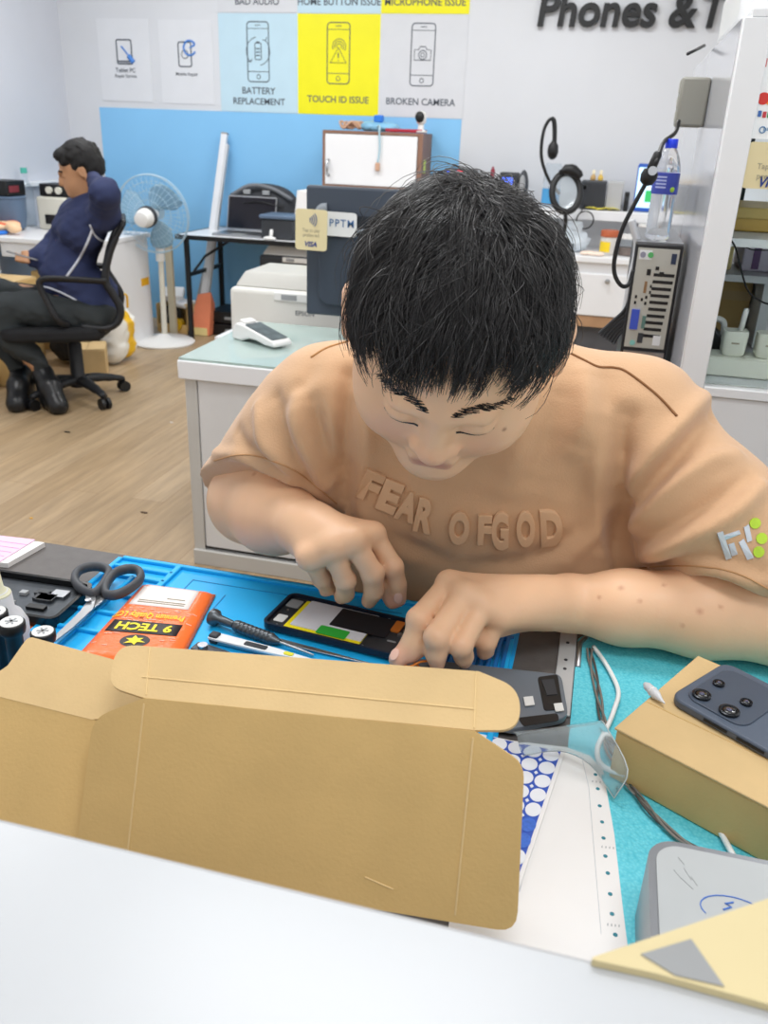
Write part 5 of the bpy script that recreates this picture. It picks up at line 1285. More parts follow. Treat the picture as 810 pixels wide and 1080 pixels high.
patch(.1, .05, .82, .34, 'paper_label', mat('label_offwhite', '#efe6e2', .6, var=.03))
def ptext(body, u0, v0, u1, v1, nm, m, bold=0, h=.0022):          # rotated by half a turn, as the pouch lies
    vs, fs = fit_text(body, 1, 1, bold=bold, res=2)
    MB().add([opt(u1-(u1-u0)*p.x, v0+(v1-v0)*(p.y), h) for p in vs], fs).build(nm, m, t)
yel = mat('print_yellow', '#f7e11a', .45)
patch(.1, .545, .86, .69, 'title_band', mat('band_black', '#2a2426', .45))
ptext('9 TECH', .18, .57, .78, .665, 'title_lettering', yel, .035)
ptext('Premium Quality LCD', .02, .42, .84, .51, 'tagline_lettering', mat('print_amber', '#ffcf1a', .45), .02)
for i, (a_, c_, v_) in enumerate(((.18, .75, .27), (.18, .75, .295), (.5, .72, .22))): patch(a_, v_, c_, v_+.008, 'label_print', mat('grey_ink', 0), .0019, 3)
b = MB(); b.add([opt(.48, .77, .0013)]+[opt(.48+.15*cos(2*pi*i/24), .78+.075*sin(2*pi*i/24), .0013) for i in range(24)], [(0, i+1, (i+1) % 24+1) for i in range(24)]); b.build('emblem_disc', mat('band_black', 0), t)
rr = [.12, .05, .11, .06, .125, .05, .105, .06, .12, .055, .1, .05]
b = MB(); b.add([opt(.48, .78, .002)]+[opt(.48+r_*cos(2*pi*i/12+.3), .78+r_*.5*sin(2*pi*i/12+.3), .002) for i, r_ in enumerate(rr)], [(0, i+1, (i+1) % 12+1) for i in range(12)]); b.build('emblem_splash', yel, t)
for i in range(46):
    u, v_ = random.uniform(.05, .9), random.choice([random.uniform(.36, .42), random.uniform(.70, .98), random.uniform(.5, .54)])
    if abs(u-.48) < .19 and abs(v_-.78) < .1: continue
    patch(u, v_, u+random.uniform(.03, .07), v_+.007, 'print_dash', mat('print_pale', '#f7c9b4', .5), .0014, 1)
# second orange sheet under the black phone frame
t = thing('orange_pouch', 'orange pouch lying under the open black phone left of the blue mat', 'pouch', (-.68, .8, DZ))
plate('cover', rounded([(60, 620), (80, 625), (40, 668), (6, 660)], {0: 3, 1: 3}), (0, 0, DZ+.004), UPZ, .0035, om, t)
for i in range(5): b = MB(); p = atz(62-6*i, 634+5*i, DZ+.0042); b.box(p, (.012, .0012, .0006), rz=.3); b.build('print_dash', mat('print_pale', 0), t)
# ---- black phone frame
t = thing('broken_phone', 'open black phone with bare parts inside at the left of the desk', 'phone', (-.7, .84, DZ+.005))
q = [atz(*p, DZ+.02) for p in ((-22, 596), (68, 609), (38, 652), (-60, 636))]
cx_ = sum((p for p in q), V())/4; ux = (q[1]-q[0]).normalized(); Mf = frame((cx_.x, cx_.y, DZ+.0055), (ux.x, ux.y, 0), (-ux.y, ux.x, 0)); L_ = .2; W_ = .098
out = rrect(L_, W_, .012, 5); inn = rrect(L_-.01, W_-.01, .008, 5)
b = MB(); b.rings([[Mf @ V((x, y, h)) for x, y in o_] for o_, h in ((out, 0), (out, .014), (inn, .014), (inn, .005))]); b.build('rim', mat('glossy_black', '#101113', .2), t, smooth=40)
MB().prism(rrect(L_-.012, W_-.012, .006), .001, .006, Mf).build('mid_plate', mat('gunmetal', '#4a4f55', .35, metal=.6, var=.2, vscale=60), t)
for i in range(16):
    x, y = random.uniform(-.08, .08), random.uniform(-.036, .036)
    MB().box((x, y, .008), (random.uniform(.008, .03), random.uniform(.006, .02), .004), Mf).build('chip', random.choice([steel, dkgrey, greyp, blk]), t)
# pink paper pad
t = thing('paper_pad', 'pad of pink and white papers at the left edge of the desk', 'papers', (-.82, .93, DZ))
plate('white_sheets', [(-40, 562), (47, 572), (8, 594), (-60, 588)], (0, 0, DZ+.008), UPZ, .0075, paper, t)
plate('pink_sheet', [(-42, 560), (37, 569), (0, 592), (-62, 587)], (0, 0, DZ+.0095), UPZ, .001, mat('pink_paper', '#efc6e2', .7, var=.04), t)
b = MB()
for i in range(5): p0_, p1_ = atz(-5-8*i, 570+4*i, DZ+.0097), atz(28-8*i, 574.5+4*i, DZ+.0097); b.tube([p0_, p1_], .0004, 4)
b.build('print_lines', mat('lilac_ink', '#c58fb8', .6), t)
# ---- scissors
t = thing('scissors', 'scissors with dark grey handles lying open on the blue mat', 'scissors', (-.6, .84, DZ+.01))
SZ_ = DZ+.022
def sp(px_, py_, z=SZ_): return atz(px_, py_, z)
hm = mat('scissor_grip', '#45484d', .5, var=.08)
lo = [(98, 626), (86, 621), (79, 612), (82, 603), (93, 598), (107, 598), (115, 603), (112, 611), (106, 620)]
ro = [(113, 627), (124, 627), (138, 620), (148, 610), (146, 602), (136, 600), (124, 603), (116, 610), (111, 620)]
MB().tube([sp(*p) for p in lo], .0055, 10, closed=True, sub=5, flat=1.3).build('handle', hm, t, smooth=True)
MB().tube([sp(*p) for p in ro], .0055, 10, closed=True, sub=5, flat=1.3).build('handle', hm, t, smooth=True)
bm_ = mat('blade_steel', '#a8aaac', .28, metal=.9, var=.05)
def blade_(pts, z, nm): plate(nm, pts, (0, 0, z), UPZ, .0018, bm_, t)
blade_([(90, 626), (100, 623), (101, 632), (98, 642), (76, 662), (58, 676), (56, 673), (84, 645), (91, 636)], SZ_-.001, 'blade')
blade_([(106, 622), (116, 626), (108, 634), (97, 643), (80, 655), (61, 671), (60, 668), (86, 644), (98, 633)], SZ_-.004, 'blade')
c = sp(93, 633.5); MB().lathe([(.004, 0), (.004, .002), (.001, .0026)], c, n=14).build('pivot_screw', steel, t, smooth=40)
# ---- bottle and upright drivers at the left edge
c = atz(2, 668, .85); t = thing('squeeze_bottle', 'milky white squeeze bottle at the left edge of the desk', 'bottle', (c.x, c.y, DZ))
milk = mat('milky_plastic', '#e8eaee', .35, trans=.25, var=.03)
MB().lathe([(.027, .001), (.03, .004), (.03, .062), (.025, .074), (.018, .08), (.017, .1), (.013, .105)], (c.x, c.y, DZ), n=36).build('body', milk, t, smooth=50)
MB().lathe([(.0165, .08), (.0165, .098), (.01, .103), (.007, .135), (.003, .14)], (c.x, c.y, DZ+.004), n=28).build('spout', mat('olive_clear', '#e3e2c4', .35, trans=.2), t, smooth=50)
capw = mat('cap_white', '#dfe0de', .4, var=.03)
def driver(px_, py_, z, lab):
    c = atz(px_, py_, z); t = thing('screwdriver', lab, 'screwdriver', (c.x, c.y, DZ), group='drivers standing at the left edge')
    MB().lathe([(.006, .001), (.0065, .004), (.0065, .05), (.009, .056), (.009, z-DZ-.016), (.0125, z-DZ-.012), (.0135, z-DZ-.008), (.0135, z-DZ-.001), (.0125, z-DZ)], (c.x, c.y, DZ), n=24).build('handle', blk, t, smooth=50)
    MB().lathe([(.0115, z-DZ-.0005), (.0115, z-DZ+.0008), (.001, z-DZ+.001)], (c.x, c.y, DZ), n=24).build('end_cap', capw, t, smooth=40)
    b = MB()
    for k in range(3): b.box((c.x, c.y, z+.0012), (.013, .0022, .0006), rz=pi*k/3+.3)
    b.build('star_mark', greyp, t)
driver(12, 656, .905, 'black driver handle with a white star cap left of the scissors tip, taller one'); driver(45, 666, .868, 'black driver handle with a white star cap beside the scissors tip, shorter one'); driver(-6, 645, .9, 'black driver handle cut by the left edge of the picture')
# ---- lying screwdriver
t = thing('screwdriver', 'grey metal precision screwdriver lying on the blue mat pointing right', 'screwdriver', (-.38, .85, DZ+.005))
p0_, p1_ = atz(223, 650, DZ+.016), atz(331, 691, DZ+.0075); d_ = (p1_-p0_); L_ = d_.length; d_ = d_.normalized()
gm = mat('driver_metal', '#5b6064', .35, metal=.7, var=.08)
b = MB(); b.lathe([(.0105, 0), (.0112, .003), (.0105, .008), (.006, .012), (.005, .03), (.0045, .034)], p0_, d_, n=22); b.build('swivel_cap', gm, t, smooth=50)
b = MB(); pr = [(.0065, .036)]
for i in range(9): pr += [(.0078, .04+.006*i), (.0078, .043+.006*i), (.0068, .0445+.006*i)]
b.lathe(pr+[(.005, .098), (.003, .103)], p0_, d_, n=22); b.build('grip', gm, t, smooth=50)
MB().lathe([(.002, .1), (.002, L_-.015), (.0012, L_)], p0_, d_, n=12).build('shaft', steel, t, smooth=50)
# ---- tweezers, spudger
def stick(name, lab, pts, w_, m, cat, z, th=.002, tip=None):
    a_, c_ = atz(*pts[0], z), atz(*pts[1], z); d_ = (c_-a_).normalized(); n_ = V((-d_.y, d_.x, 0)); L_ = (c_-a_).length
    t = thing(name, lab, cat, a_)
    M = frame(a_, d_, n_)
    MB().prism([(0, -w_), (.01, -w_*1.1), (L_*.55, -w_*.9), (L_, -w_*.15), (L_, w_*.15), (L_*.55, w_*.9), (.01, w_*1.1), (0, w_)], -th, 0, M).build('body', m, t, bev=.0005)
    return t, M, L_
t, M, L_ = stick('tweezers', 'white handled tweezers lying along the cardboard flap', [(222, 669), (345, 700)], .007, mat('tool_white', '#dfe2e4', .3, var=.04), 'tweezers', DZ+.014, .003)
MB().prism([(0, -.004), (L_*.9, -.0005), (L_*.9, .0015), (0, .006)], -.009, -.006, M).build('lower_arm', steel, t); MB().box((.006, 0, -.003), (.012, .012, .012), M).build('heel', dkgrey, t, bev=.002)
MB().prism(rrect(.03, .008, .002, 3, L_*.4), 0, .0008, M).build('grip', mat('gunmetal', 0), t)
MB().prism(rrect(.012, .006, .002, 3, L_*.68), 0, .001, M).build('yellow_mark', mat('mark_yellow', '#d8d23a', .5), t)
t, M, L_ = stick('spudger', 'thin steel spudger beside the white handled tweezers', [(255, 665), (400, 702)], .004, steel, 'spudger', DZ+.0075, .0015)
MB().prism(rrect(.05, .009, .003, 3, .025), 0, .0015, M).build('grip', mat('gunmetal', 0), t)
t, M, L_ = stick('pry_tool', 'flat dark pry tool with a round end at the left of the tweezers', [(205, 680), (262, 697)], .008, mat('gunmetal', 0), 'tool', DZ+.0085, .002)
MB().cyl((.012, 0, 0), (.012, 0, .004), .006, M=M).build('button', steel, t, smooth=40)
# ---- opened phone under repair
PZ = DZ+.016
q = [atz(*p, PZ) for p in ((300, 623), (447, 655), (440, 698), (283, 657))]
ux = ((q[1]-q[0])+(q[2]-q[3])).normalized(); o_ = sum(q, V())/4; L_ = ((q[1]-q[0]).length+(q[2]-q[3]).length)/2; W_ = ((q[3]-q[0]).length+(q[2]-q[1]).length)/2
Mp = frame((o_.x, o_.y, DZ+.0075), (ux.x, ux.y, 0), (-ux.y, ux.x, 0)); W_ = min(W_, .085)
t = thing('phone', 'opened phone with its yellow edged battery showing under the hands', 'phone', (o_.x, o_.y, DZ+.005))
out = rrect(L_, W_, .011, 5); inn = rrect(L_-.007, W_-.007, .008, 5)
b = MB(); b.rings([[Mp @ V((x, y, h)) for x, y in o2] for o2, h in ((out, 0), (out, .0085), (inn, .0085), (inn, .003))]); b.build('frame', mat('navy_frame', '#1b2334', .3, var=.06), t, smooth=40)
def bx(u0, v0, u1, v1, z0, z1, nm, m, r_=.002): return MB().prism(rrect((u1-u0)*L_, (v1-v0)*W_, r_, 3, ((u0+u1)/2-.5)*L_, (.5-(v0+v1)/2)*W_), z0, z1, Mp).build(nm, m, t)
bx(.02, .04, .98, .96, .001, .0035, 'mid_plate', mat('plate_black', '#2b2d31', .45, var=.12, vscale=80))
bx(.14, .1, .66, .93, .0035, .0055, 'battery_edge', mat('battery_yellow', '#f6e51a', .4))
bx(.17, .08, .66, .84, .0055, .0064, 'battery', mat('battery_white', '#dcdde4', .4, var=.05))
bx(.40, .1, .78, .62, .0064, .0069, 'flex_cable', mat('flex_black', '#1e1f24', .4))
bx(.36, .68, .56, .9, .0066, .0072, 'green_sticker', mat('sticker_green', '#2fae3a', .45, var=.08))
bx(.04, .6, .11, .8, .0035, .0042, 'white_label', capw); bx(.03, .12, .12, .35, .0035, .0045, 'speaker_box', greyp)
bx(.70, .3, .97, .92, .0035, .0052, 'main_board_cover', mat('plate_black', 0)); bx(.80, .62, .86, .66, .0052, .0055, 'cover_mark', greyp)
bx(.78, .1, .84, .4, .0055, .0075, 'orange_flex', mat('flex_orange', '#c9742a', .35, var=.1)); bx(.86, .28, .91, .36, .0052, .0075, 'shield', steel); bx(.84, .4, .88, .48, .0052, .0075, 'shield', steel)
for i in range(8): bx(.2+.06*i, .02, .22+.06*i, .05, .0035, .006, 'rib', dkgrey)
for u, v_ in ((.07, .45), (.09, .9), (.68, .9), (.95, .08), (.72, .06)):
    p = Mp @ V(((u-.5)*L_, (.5-v_)*W_, .0036)); MB().cyl(p, p+V((0, 0, .0012)), .0018, n=10).build('screw', steel, t)
# ---- grey phone back
GZ = DZ+.0135
gp = rounded([(405, 702), (430, 693), (592, 711), (600, 756), (540, 768), (400, 742)], {1: 8, 2: 7, 3: 10})
t = thing('phone', 'slate grey opened phone lying face down with a black camera strip at its right end', 'phone', atz(500, 735, DZ+.005))
plate('shell', gp, (0, 0, GZ), UPZ, .008, mat('slate_shell', '#6b737c', .35, var=.05), t, bev=.001)
plate('camera_strip', rounded([(567, 714), (588, 711), (594, 748), (574, 749)], {0: 3, 1: 3, 2: 3, 3: 3}), (0, 0, GZ+.0012), UPZ, .001, blk, t)
plate('strip_plate', [(571, 717), (584, 716), (588, 732), (577, 733)], (0, 0, GZ+.002), UPZ, .0008, dkgrey, t)
for pp in ([(552, 735), (562, 734), (564, 743), (554, 744)], [(584, 742), (593, 741), (595, 749), (586, 750)]): plate('white_sticker', pp, (0, 0, GZ+.0026), UPZ, .0012, capw, t)
plate('lens_slot', rounded([(546, 757), (588, 752), (590, 760), (552, 766)], {0: 3, 1: 3, 2: 3, 3: 3}), (0, 0, GZ+.0005), UPZ, .0004, blk, t)
# ---- orange flex wire held at the thumb
t = thing('flex_wire', 'thin orange wire loop pinched by the right hand', 'wire', atz(440, 698, DZ+.02))
MB().tube([atz(*p, z) for p, z in (((414, 694), .835), ((424, 689), .832), ((436, 698), .828), ((448, 708), .827), ((459, 705), .829), ((456, 698), .832), ((444, 698), .834), ((432, 703), .83), ((420, 700), .826))], .0013, 6, sub=6).build('wire', mat('wire_orange', '#d97a22', .4), t, smooth=True)
# ---- cardboard mailer lid
LP = V((0, .462, DZ+.012)); LN = V((0, -1, .5)).normalized()
def lid_hit(a_, c_): return plane_hit(a_, c_, LP, LN)
t = thing('cardboard_mailer', 'open brown cardboard mailer with its lid standing up in the foreground', 'box', (-.2, .5, DZ))
lidpix = rounded([(98, 757), (152, 736), (500, 771), (553, 806), (545, 984), (340, 950), (80, 902)], {0: 18, 3: 16, 4: 22})
plate('lid', lidpix, LP, LN, .003, card, t)
# fold lines
cr2 = mat('crease_pale', '#dcc08c', .85)
def crease(a_, c_, r_=.0009): b = MB(); b.tube([lid_hit(*a_)-LN*-.0002, lid_hit(*c_)-LN*-.0002], r_, 6); b.build('crease', cr2, t)
crease((152, 742), (134, 905)); crease((499, 778), (480, 965)); crease((385, 925), (415, 938), .0006)
e0, e1 = lid_hit(152, 737), lid_hit(500, 772)
FD = (e1-e0).normalized(); FN = FD.cross(V((0, .93, .37))).normalized()
if FN.z < 0: FN = -FN
tk = rounded([(122, 679), (505, 708), (549, 726), (548, 770), (500, 770), (152, 736), (115, 724)], {0: 34, 2: 34, 3: 24, 6: 14}, n=7)
plate('tuck_flap', tk, e0, FN, .003, cardin, t)
def fh(a_, c_): return plane_hit(a_, c_, e0, FN)
b = MB(); b.tube([fh(150, 714)+FN*.0002, fh(500, 748)+FN*.0002], .0008, 6); b.build('crease', cr2, t)
b = MB(); b.tube([fh(158, 683)+FN*.0002, fh(154, 733)+FN*.0002], .0007, 6); b.build('crease', cr2, t); b = MB(); b.tube([fh(502, 710)+FN*.0002, fh(500, 768)+FN*.0002], .0007, 6); b.build('crease', cr2, t)
# box body behind the lid, left
SP = V((0, .474, DZ+.012)); SN = V((0, -1, .78)).normalized()
plate('side_wall', [(-60, 722), (0, 735), (97, 759), (140, 765), (120, 900), (60, 905), (-60, 880)], SP, SN, .003, card, t)
s0, s1_ = plane_hit(0, 734, SP, SN), plane_hit(97, 758, SP, SN)
SD = (s1_-s0).normalized(); TN = SD.cross(V((-.1, .9, .42))).normalized()
if TN.z < 0: TN = -TN
plate('side_flap', rounded([(-30, 728), (0, 735), (97, 759), (150, 752), (160, 716), (118, 695), (30, 671), (8, 702)], {6: 6}), s0, TN, .003, cardin, t)
# floor of the mailer on the desk behind the lid
MB().mm((-.40, .54, DZ+.001), (-.05, .66, DZ+.004)).build('base', cardin, t)
# ---- paper sheet with punched edge + sticker sheet
t = thing('perforated_paper', 'white continuous paper with a punched edge right of the cardboard lid', 'paper', (.03, .6, DZ))
pz = DZ+.0035
pp = [(500, 776), (596, 788), (622, 797), (636, 812), (648, 880), (656, 950), (662, 998), (655, 1008), (628, 1014), (590, 1012), (470, 1000)]
plate('sheet', pp, (0, 0, pz), UPZ, .0006, paper, t)
for i, (a_, c_) in enumerate(((628, 817), (630.5, 832), (632.5, 850), (635, 867), (636.5, 884), (638.5, 903), (641, 921), (643.5, 943), (645.5, 964), (649, 986))):
    c = atz(a_, c_, pz); b = MB(); b.lathe([(.0019, .0), (.0019, .0003)], c, n=14); b.build('punched_hole', mat('hole_teal', '#2d7f90', .6), t)
b = MB(); b.tube([atz(614, 800, pz+.0001), atz(621, 830, pz+.0001), atz(634, 985, pz+.0001)], .0003, 4); b.tube([atz(578, 812, pz+.0001), atz(548, 940, pz+.0001)], .0003, 4); b.build('fold_line', mat('pale_grey', 0), t)
for a_, c_ in ((630, 824), (640, 893), (646, 975)):
    b = MB()
    for k in range(4): p = atz(a_-5+4*k, c_+.5*k, pz+.0003); b.box(p, (.0007, .0022, .0004))
    b.build('print_marks', greyp, t)
t = thing('sticker_sheet', 'sheet of round white stickers on a blue grid beside the cardboard lid', 'stickers', (0, .68, DZ))
sz2 = DZ+.0065
S0, S1, S2, S3 = [atz(*p, sz2) for p in ((478, 768), (596, 793), (546, 942), (440, 915))]
def sq(u, v_, h=0): p = (S0*(1-u)+S1*u)*(1-v_)+(S3*(1-u)+S2*u)*v_; p.z = sz2+h; return p
b = MB(); b.rings([[sq(u, v_, h) for u, v_ in ((0, 0), (1, 0), (1, 1), (0, 1))] for h in (-.0025, 0)]); b.build('backing', paper, t)
b = MB(); b.rings([[sq(u, v_, h) for u, v_ in ((.0, .01), (.965, .01), (.955, .97), (.0, .97))] for h in (.0001, .0005)]); b.build('blue_grid', mat('grid_blue', '#2f55b8', .45, var=.08), t)
NR, NC = 9, 6
for i in range(NC):
    for j in range(NR):
        u, v_ = .895-.154*i, .055+.107*j
        if j in (5, 6) and i == 0: m_ = mat('sticker_blue', '#3f6fd0', .45, var=.2, vscale=300)
        else: m_ = mat('sticker_white', '#e8eaf0', .45, var=.02)
        c = sq(u, v_, .0007); ax = (sq(u+.071, v_)-sq(u, v_)); ay = (sq(u, v_+.048)-sq(u, v_))
        b = MB(); b.rings([[c+ax*cos(2*pi*k/22)+ay*sin(2*pi*k/22)+V((0, 0, h)) for k in range(22)] for h in (-.0002, .0002)]); b.build('round_sticker', m_, t)
b = MB()
for i in range(NC-1):
    for j in range(NR-1):
        c = sq(.895-.154*(i+.5), .055+.107*(j+.5), .0006); ax = sq(.5+.02, .5)-sq(.5, .5); ay = sq(.5, .5+.014)-sq(.5, .5)
        b.rings([[c+ax+V((0, 0, h)), c+ay+V((0, 0, h)), c-ax+V((0, 0, h)), c-ay+V((0, 0, h))] for h in (-.0001, .0003)])
o = b.build('gap_marks', mat('sticker_white', 0), t); o['kind'] = 'stuff'
# ---- clear plastic sleeve
t = thing('plastic_sleeve', 'clear plastic sleeve standing open above the sticker sheet', 'plastic sleeve', atz(600, 790, DZ))
film = mat('clear_film', '#eaf3f6', .22, trans=.86, ior=1.08)
rows = [[((540, 772), .822), ((578, 768), .828), ((606, 764), .836), ((634, 760), .845)], [((545, 776), .83), ((580, 773), .837), ((612, 770), .845), ((640, 768), .85)], [((548, 790), .818), ((586, 787), .824), ((622, 792), .832), ((662, 812), .838)], [((552, 797), .81), ((590, 792), .812), ((622, 806), .812), ((648, 842), .809)]]
G = [spline([atz(*p, z) for p, z in r_], 4) for r_ in rows]; n_ = len(G[0])
cols = [spline([G[i][j] for i in range(4)], 4) for j in range(n_)]; m2 = len(cols[0])
b = MB(); b.add([p for c_ in cols for p in c_], [(i*m2+j, (i+1)*m2+j, (i+1)*m2+j+1, i*m2+j+1) for i in range(n_-1) for j in range(m2-1)]); b.build('film', film, t, smooth=True, solid=.0006)
b = MB(); b.tube([p+V((0, 0, .0004)) for p in cols[-1]], .0007, 6); b.tube([p for p in G[3]], .0006, 6); b.build('fold_edge', mat('film_edge', '#e8f0f2', .2, trans=.4), t, smooth=True)
# ---- carton with a phone on it
BZ = .86
u_ = V((.49, .872, 0)); v__ = V((.872, -.49, 0)); Ac = atz(650, 770, BZ)
Mb = frame((Ac.x, Ac.y, 0), u_, -v__)           # local x = away, local -y = to the right
t = thing('carton', 'brown carton on the teal mat carrying the slate phone', 'box', (Ac.x, Ac.y, DZ+.003))
b = MB(); b.mm((0, -.32, DZ+.0035), (.178, 0, BZ)); o = MB(); o.v = [Mb @ p for p in b.v]; o.f = b.f; o.mi = b.mi; o.build('body', card, t, bev=.002)
b = MB(); b.mm((-.001, -.322, BZ), (.182, .002, BZ+.0025)); o = MB(); o.v = [Mb @ p for p in b.v]; o.f = b.f; o.mi = b.mi; o.build('lid', cardin, t, bev=.001)
b = MB(); b.mm((.06, -.32, BZ+.0025), (.061, 0, BZ+.003)); o = MB(); o.v = [Mb @ p for p in b.v]; o.f = b.f; o.mi = b.mi; o.build('flap_seam', card, t)
HZ = BZ+.003
q0, q1, q2 = atz(706, 733, HZ+.01), atz(765, 697, HZ+.01), atz(812, 812, HZ+.01)
ux = (q1-q0).normalized(); vx = V((ux.y, -ux.x, 0)); W_ = (q1-q0).length; L_ = .17
Mq = frame((q0+ux*W_/2+vx*L_/2).xy[:]+(HZ,), vx, ux)
t = thing('phone', 'slate blue phone with four camera lenses lying on the brown carton', 'phone', Mq.translation)
slateph = mat('slate_phone', '#4f5a6a', .4, var=.05)
MB().prism(rrect(L_, W_, .014, 6), .0002, .0095, Mq).build('body', slateph, t, bev=.002)
isl = MB(); isl.prism(rrect(.066, W_*.80, .014, 6, -L_/2+.042, .0), .0095, .011, Mq); isl.build('camera_island', mat('slate_phone_dark', '#434d5c', .35, var=.05), t, bev=.001)
for pxl, r_ in (((740, 733), .0093), ((769, 750), .0100), ((758, 721), .006), ((787, 741), .006)):
    c = atz(*pxl, HZ+.012); l_ = c
    d_ = MB().lathe([(r_, -.001), (r_, .0015), (r_*.86, .002), (r_*.8, .0012)], l_, n=26).build('lens_ring', mat('lens_rim', '#23262b', .25, metal=.4), t, smooth=40)
    MB().lathe([(r_*.8, .001), (r_*.45, .0018), (.0005, .002)], l_, n=22).build('lens_glass', mat('lens_black', '#08090c', .05, coat=1), d_, smooth=True)
    MB().lathe([(r_*.3, .0018), (r_*.28, .0022), (.0004, .0023)], l_, n=16).build('lens_core', mat('lens_core', '#4a4c66', .1), d_, smooth=True)
for x0, x1 in ((-.035, -.01), (.0, .028)): MB().box(((x0+x1)/2-.01, -W_/2, .005), (x1-x0, .0016, .0028), Mq).build('side_button', mat('lens_rim', 0), t)
MB().box((.03, .01, .0097), (.034, .04, .0005), Mq).build('white_sticker', capw, t); MB().box((-.004, .02, .0097), (.0008, W_*.5, .0004), Mq).build('seam', mat('slate_phone_dark', 0), t)
c = atz(690, 731, BZ+.008); t = thing('dropper', 'small clear white plastic dropper on the carton corner beside the slate phone', 'dropper', (c.x, c.y, BZ+.0025))
d_ = (atz(697, 738, BZ+.008)-atz(678, 719, BZ+.008)).normalized(); MB().lathe([(.002, -.017), (.0045, -.012), (.005, .003), (.002, .012), (.0008, .018)], (c.x, c.y, BZ+.008), d_, n=14).build('body', mat('milky_plastic', 0), t, smooth=50)
MB().lathe([(.0052, -.004), (.0056, -.003), (.0052, -.002)], (c.x, c.y, BZ+.008), d_, n=14).build('ring', whitep, t, smooth=50)
# ---- cables
t = thing('white_cable', 'white cable running from under the forearm past the carton', 'cable', (.1, .7, DZ+.003))
MB().tube([atz(*p, z) for p, z in (((626, 682), .808), ((640, 702), .808), ((652, 728), .808), ((648, 748), .808), ((640, 768), .808), ((630, 790), .809), ((636, 808), .81), ((662, 818), .812), ((700, 828), .812), ((730, 838), .81), ((752, 865), .808), ((775, 905), .808))], .0027, 8, sub=8).build('cord', mat('cable_white', '#eef1f2', .4), t, smooth=True)
t = thing('grey_cable', 'twisted pair of grey cables under the clear sleeve and along the teal mat', 'cable', (.09, .68, DZ+.003))
for off in (0, 1, 2):
    MB().tube([atz(p[0]+3.2*sin(i*1.3+off*2.1), p[1], .8055+.003*abs(sin(i+off))) for i, p in enumerate(((622, 684), (624, 700), (629, 720), (632, 740), (636, 760), (642, 790), (652, 808), (664, 828), (680, 848), (698, 868), (718, 885), (738, 897)))], .0014, 6, sub=7).build('strand', mat('cable_grey', '#7f7a74', .5, var=.1) if off else mat('cable_dark', '#4d4a48', .5), t, smooth=True)
# ---- metal drive
EZ = .87
t = thing('metal_case', 'silver metal case with a rounded corner and a blue pen scribble at the right edge', 'case', (.19, .47, DZ+.003))
x0, x1, y0, y1 = .093, .33, .40, .566
MB().prism(rrect(x1-x0, y1-y0, .024, 10, (x0+x1)/2, (y0+y1)/2), DZ+.0035, EZ, Matrix()).build('body', mat('satin_alu', '#8b8e93', .32, metal=.7, var=.05), t, smooth=35)
MB().prism(rrect(x1-x0-.012, y1-y0-.012, .02, 10, (x0+x1)/2, (y0+y1)/2), EZ, EZ+.0012, Matrix()).build('top_plate', mat('satin_top', '#aeb2b3', .45, var=.05), t, smooth=35)
b = MB(); c = atz(775, 962, EZ+.0014); b.tube([c+V((.024*cos(a_*pi/12), .014*sin(a_*pi/12), 0)) for a_ in range(2, 15)], .0005, 5); b.tube([c+V((-.008, .0, 0)), c+V((-.002, .004, 0)), c+V((-.006, .006, 0)), c+V((.0, .009, 0))], .0008, 5); b.build('pen_scribble', mat('pen_blue', '#3d6fc4', .5), t)
b = MB(); 
for k in range(5): c = atz(706+random.uniform(0, 40), 905+random.uniform(0, 35), EZ+.0013); b.box(c, (random.uniform(.004, .012), .0005, .0003), rz=random.uniform(-1.2, -.5))
b.build('scratch', mat('scratch_grey', '#8d9092', .5), t)
# ---- beige board with grey tape on the customer counter
t = thing('beige_board', 'beige board with a strip of grey tape on the white counter at the bottom right', 'board', atz(720, 1000, CT))
bp_ = rounded([(620, 1011), (812, 947), (860, 933), (880, 1078), (800, 1056), (690, 1026)], {0: 9})
plate('panel', bp_, (0, 0, CT+.0045), UPZ, .004, mat('beige_board', '#cbbc90', .5, var=.03), t)
plate('tape', [(676, 1006), (729, 990), (764, 1040), (712, 1028)], (0, 0, CT+.0052), UPZ, .0006, mat('duct_tape', '#8d8f90', .4, var=.06), t)
# ------------------------------------------------------------------ the technician
tm = thing('person', 'person in a tan shirt lettered FEAR OF GOD bending over an opened phone', 'person', (-.13, 1.36, 0))
P = atd
HS = 1.12
HC = P(484, 329, .84)
# head frame in camera axes: up of head leans to the camera, face points down
_phi, _tilt, _turn = radians(22), radians(5), radians(-6)
def camvec(x, y, z): return RGT*x+UPV*y-FWD*z
hu = V((0, sin(_phi), cos(_phi))); hf = V((0, -cos(_phi), sin(_phi))); hx = V((1, 0, 0))
Rt = Matrix.Rotation(-_tilt, 3, 'Z')
hu, hf, hx = Rt @ hu, Rt @ hf, Rt @ hx
Ry = Matrix.Rotation(_turn, 3, hu); hf, hx = Ry @ hf, Ry @ hx
HX, HU, HF = camvec(*hx), camvec(*hu), camvec(*hf)
HR = Matrix(((HX.x, HU.x, HF.x), (HX.y, HU.y, HF.y), (HX.z, HU.z, HF.z)))
def hl(x, y, z): return HC+HR @ V((x*HS, y*HS, z*HS))
def hell(F, c, r, k, sub=False): F.ell(hl(*c), [q*HS for q in r], HR, k*HS, sub)
def hcone(F, a, b, ra, rb, k, sub=False): F.cone(hl(*a), hl(*b), ra*HS, rb*HS, k*HS, sub)

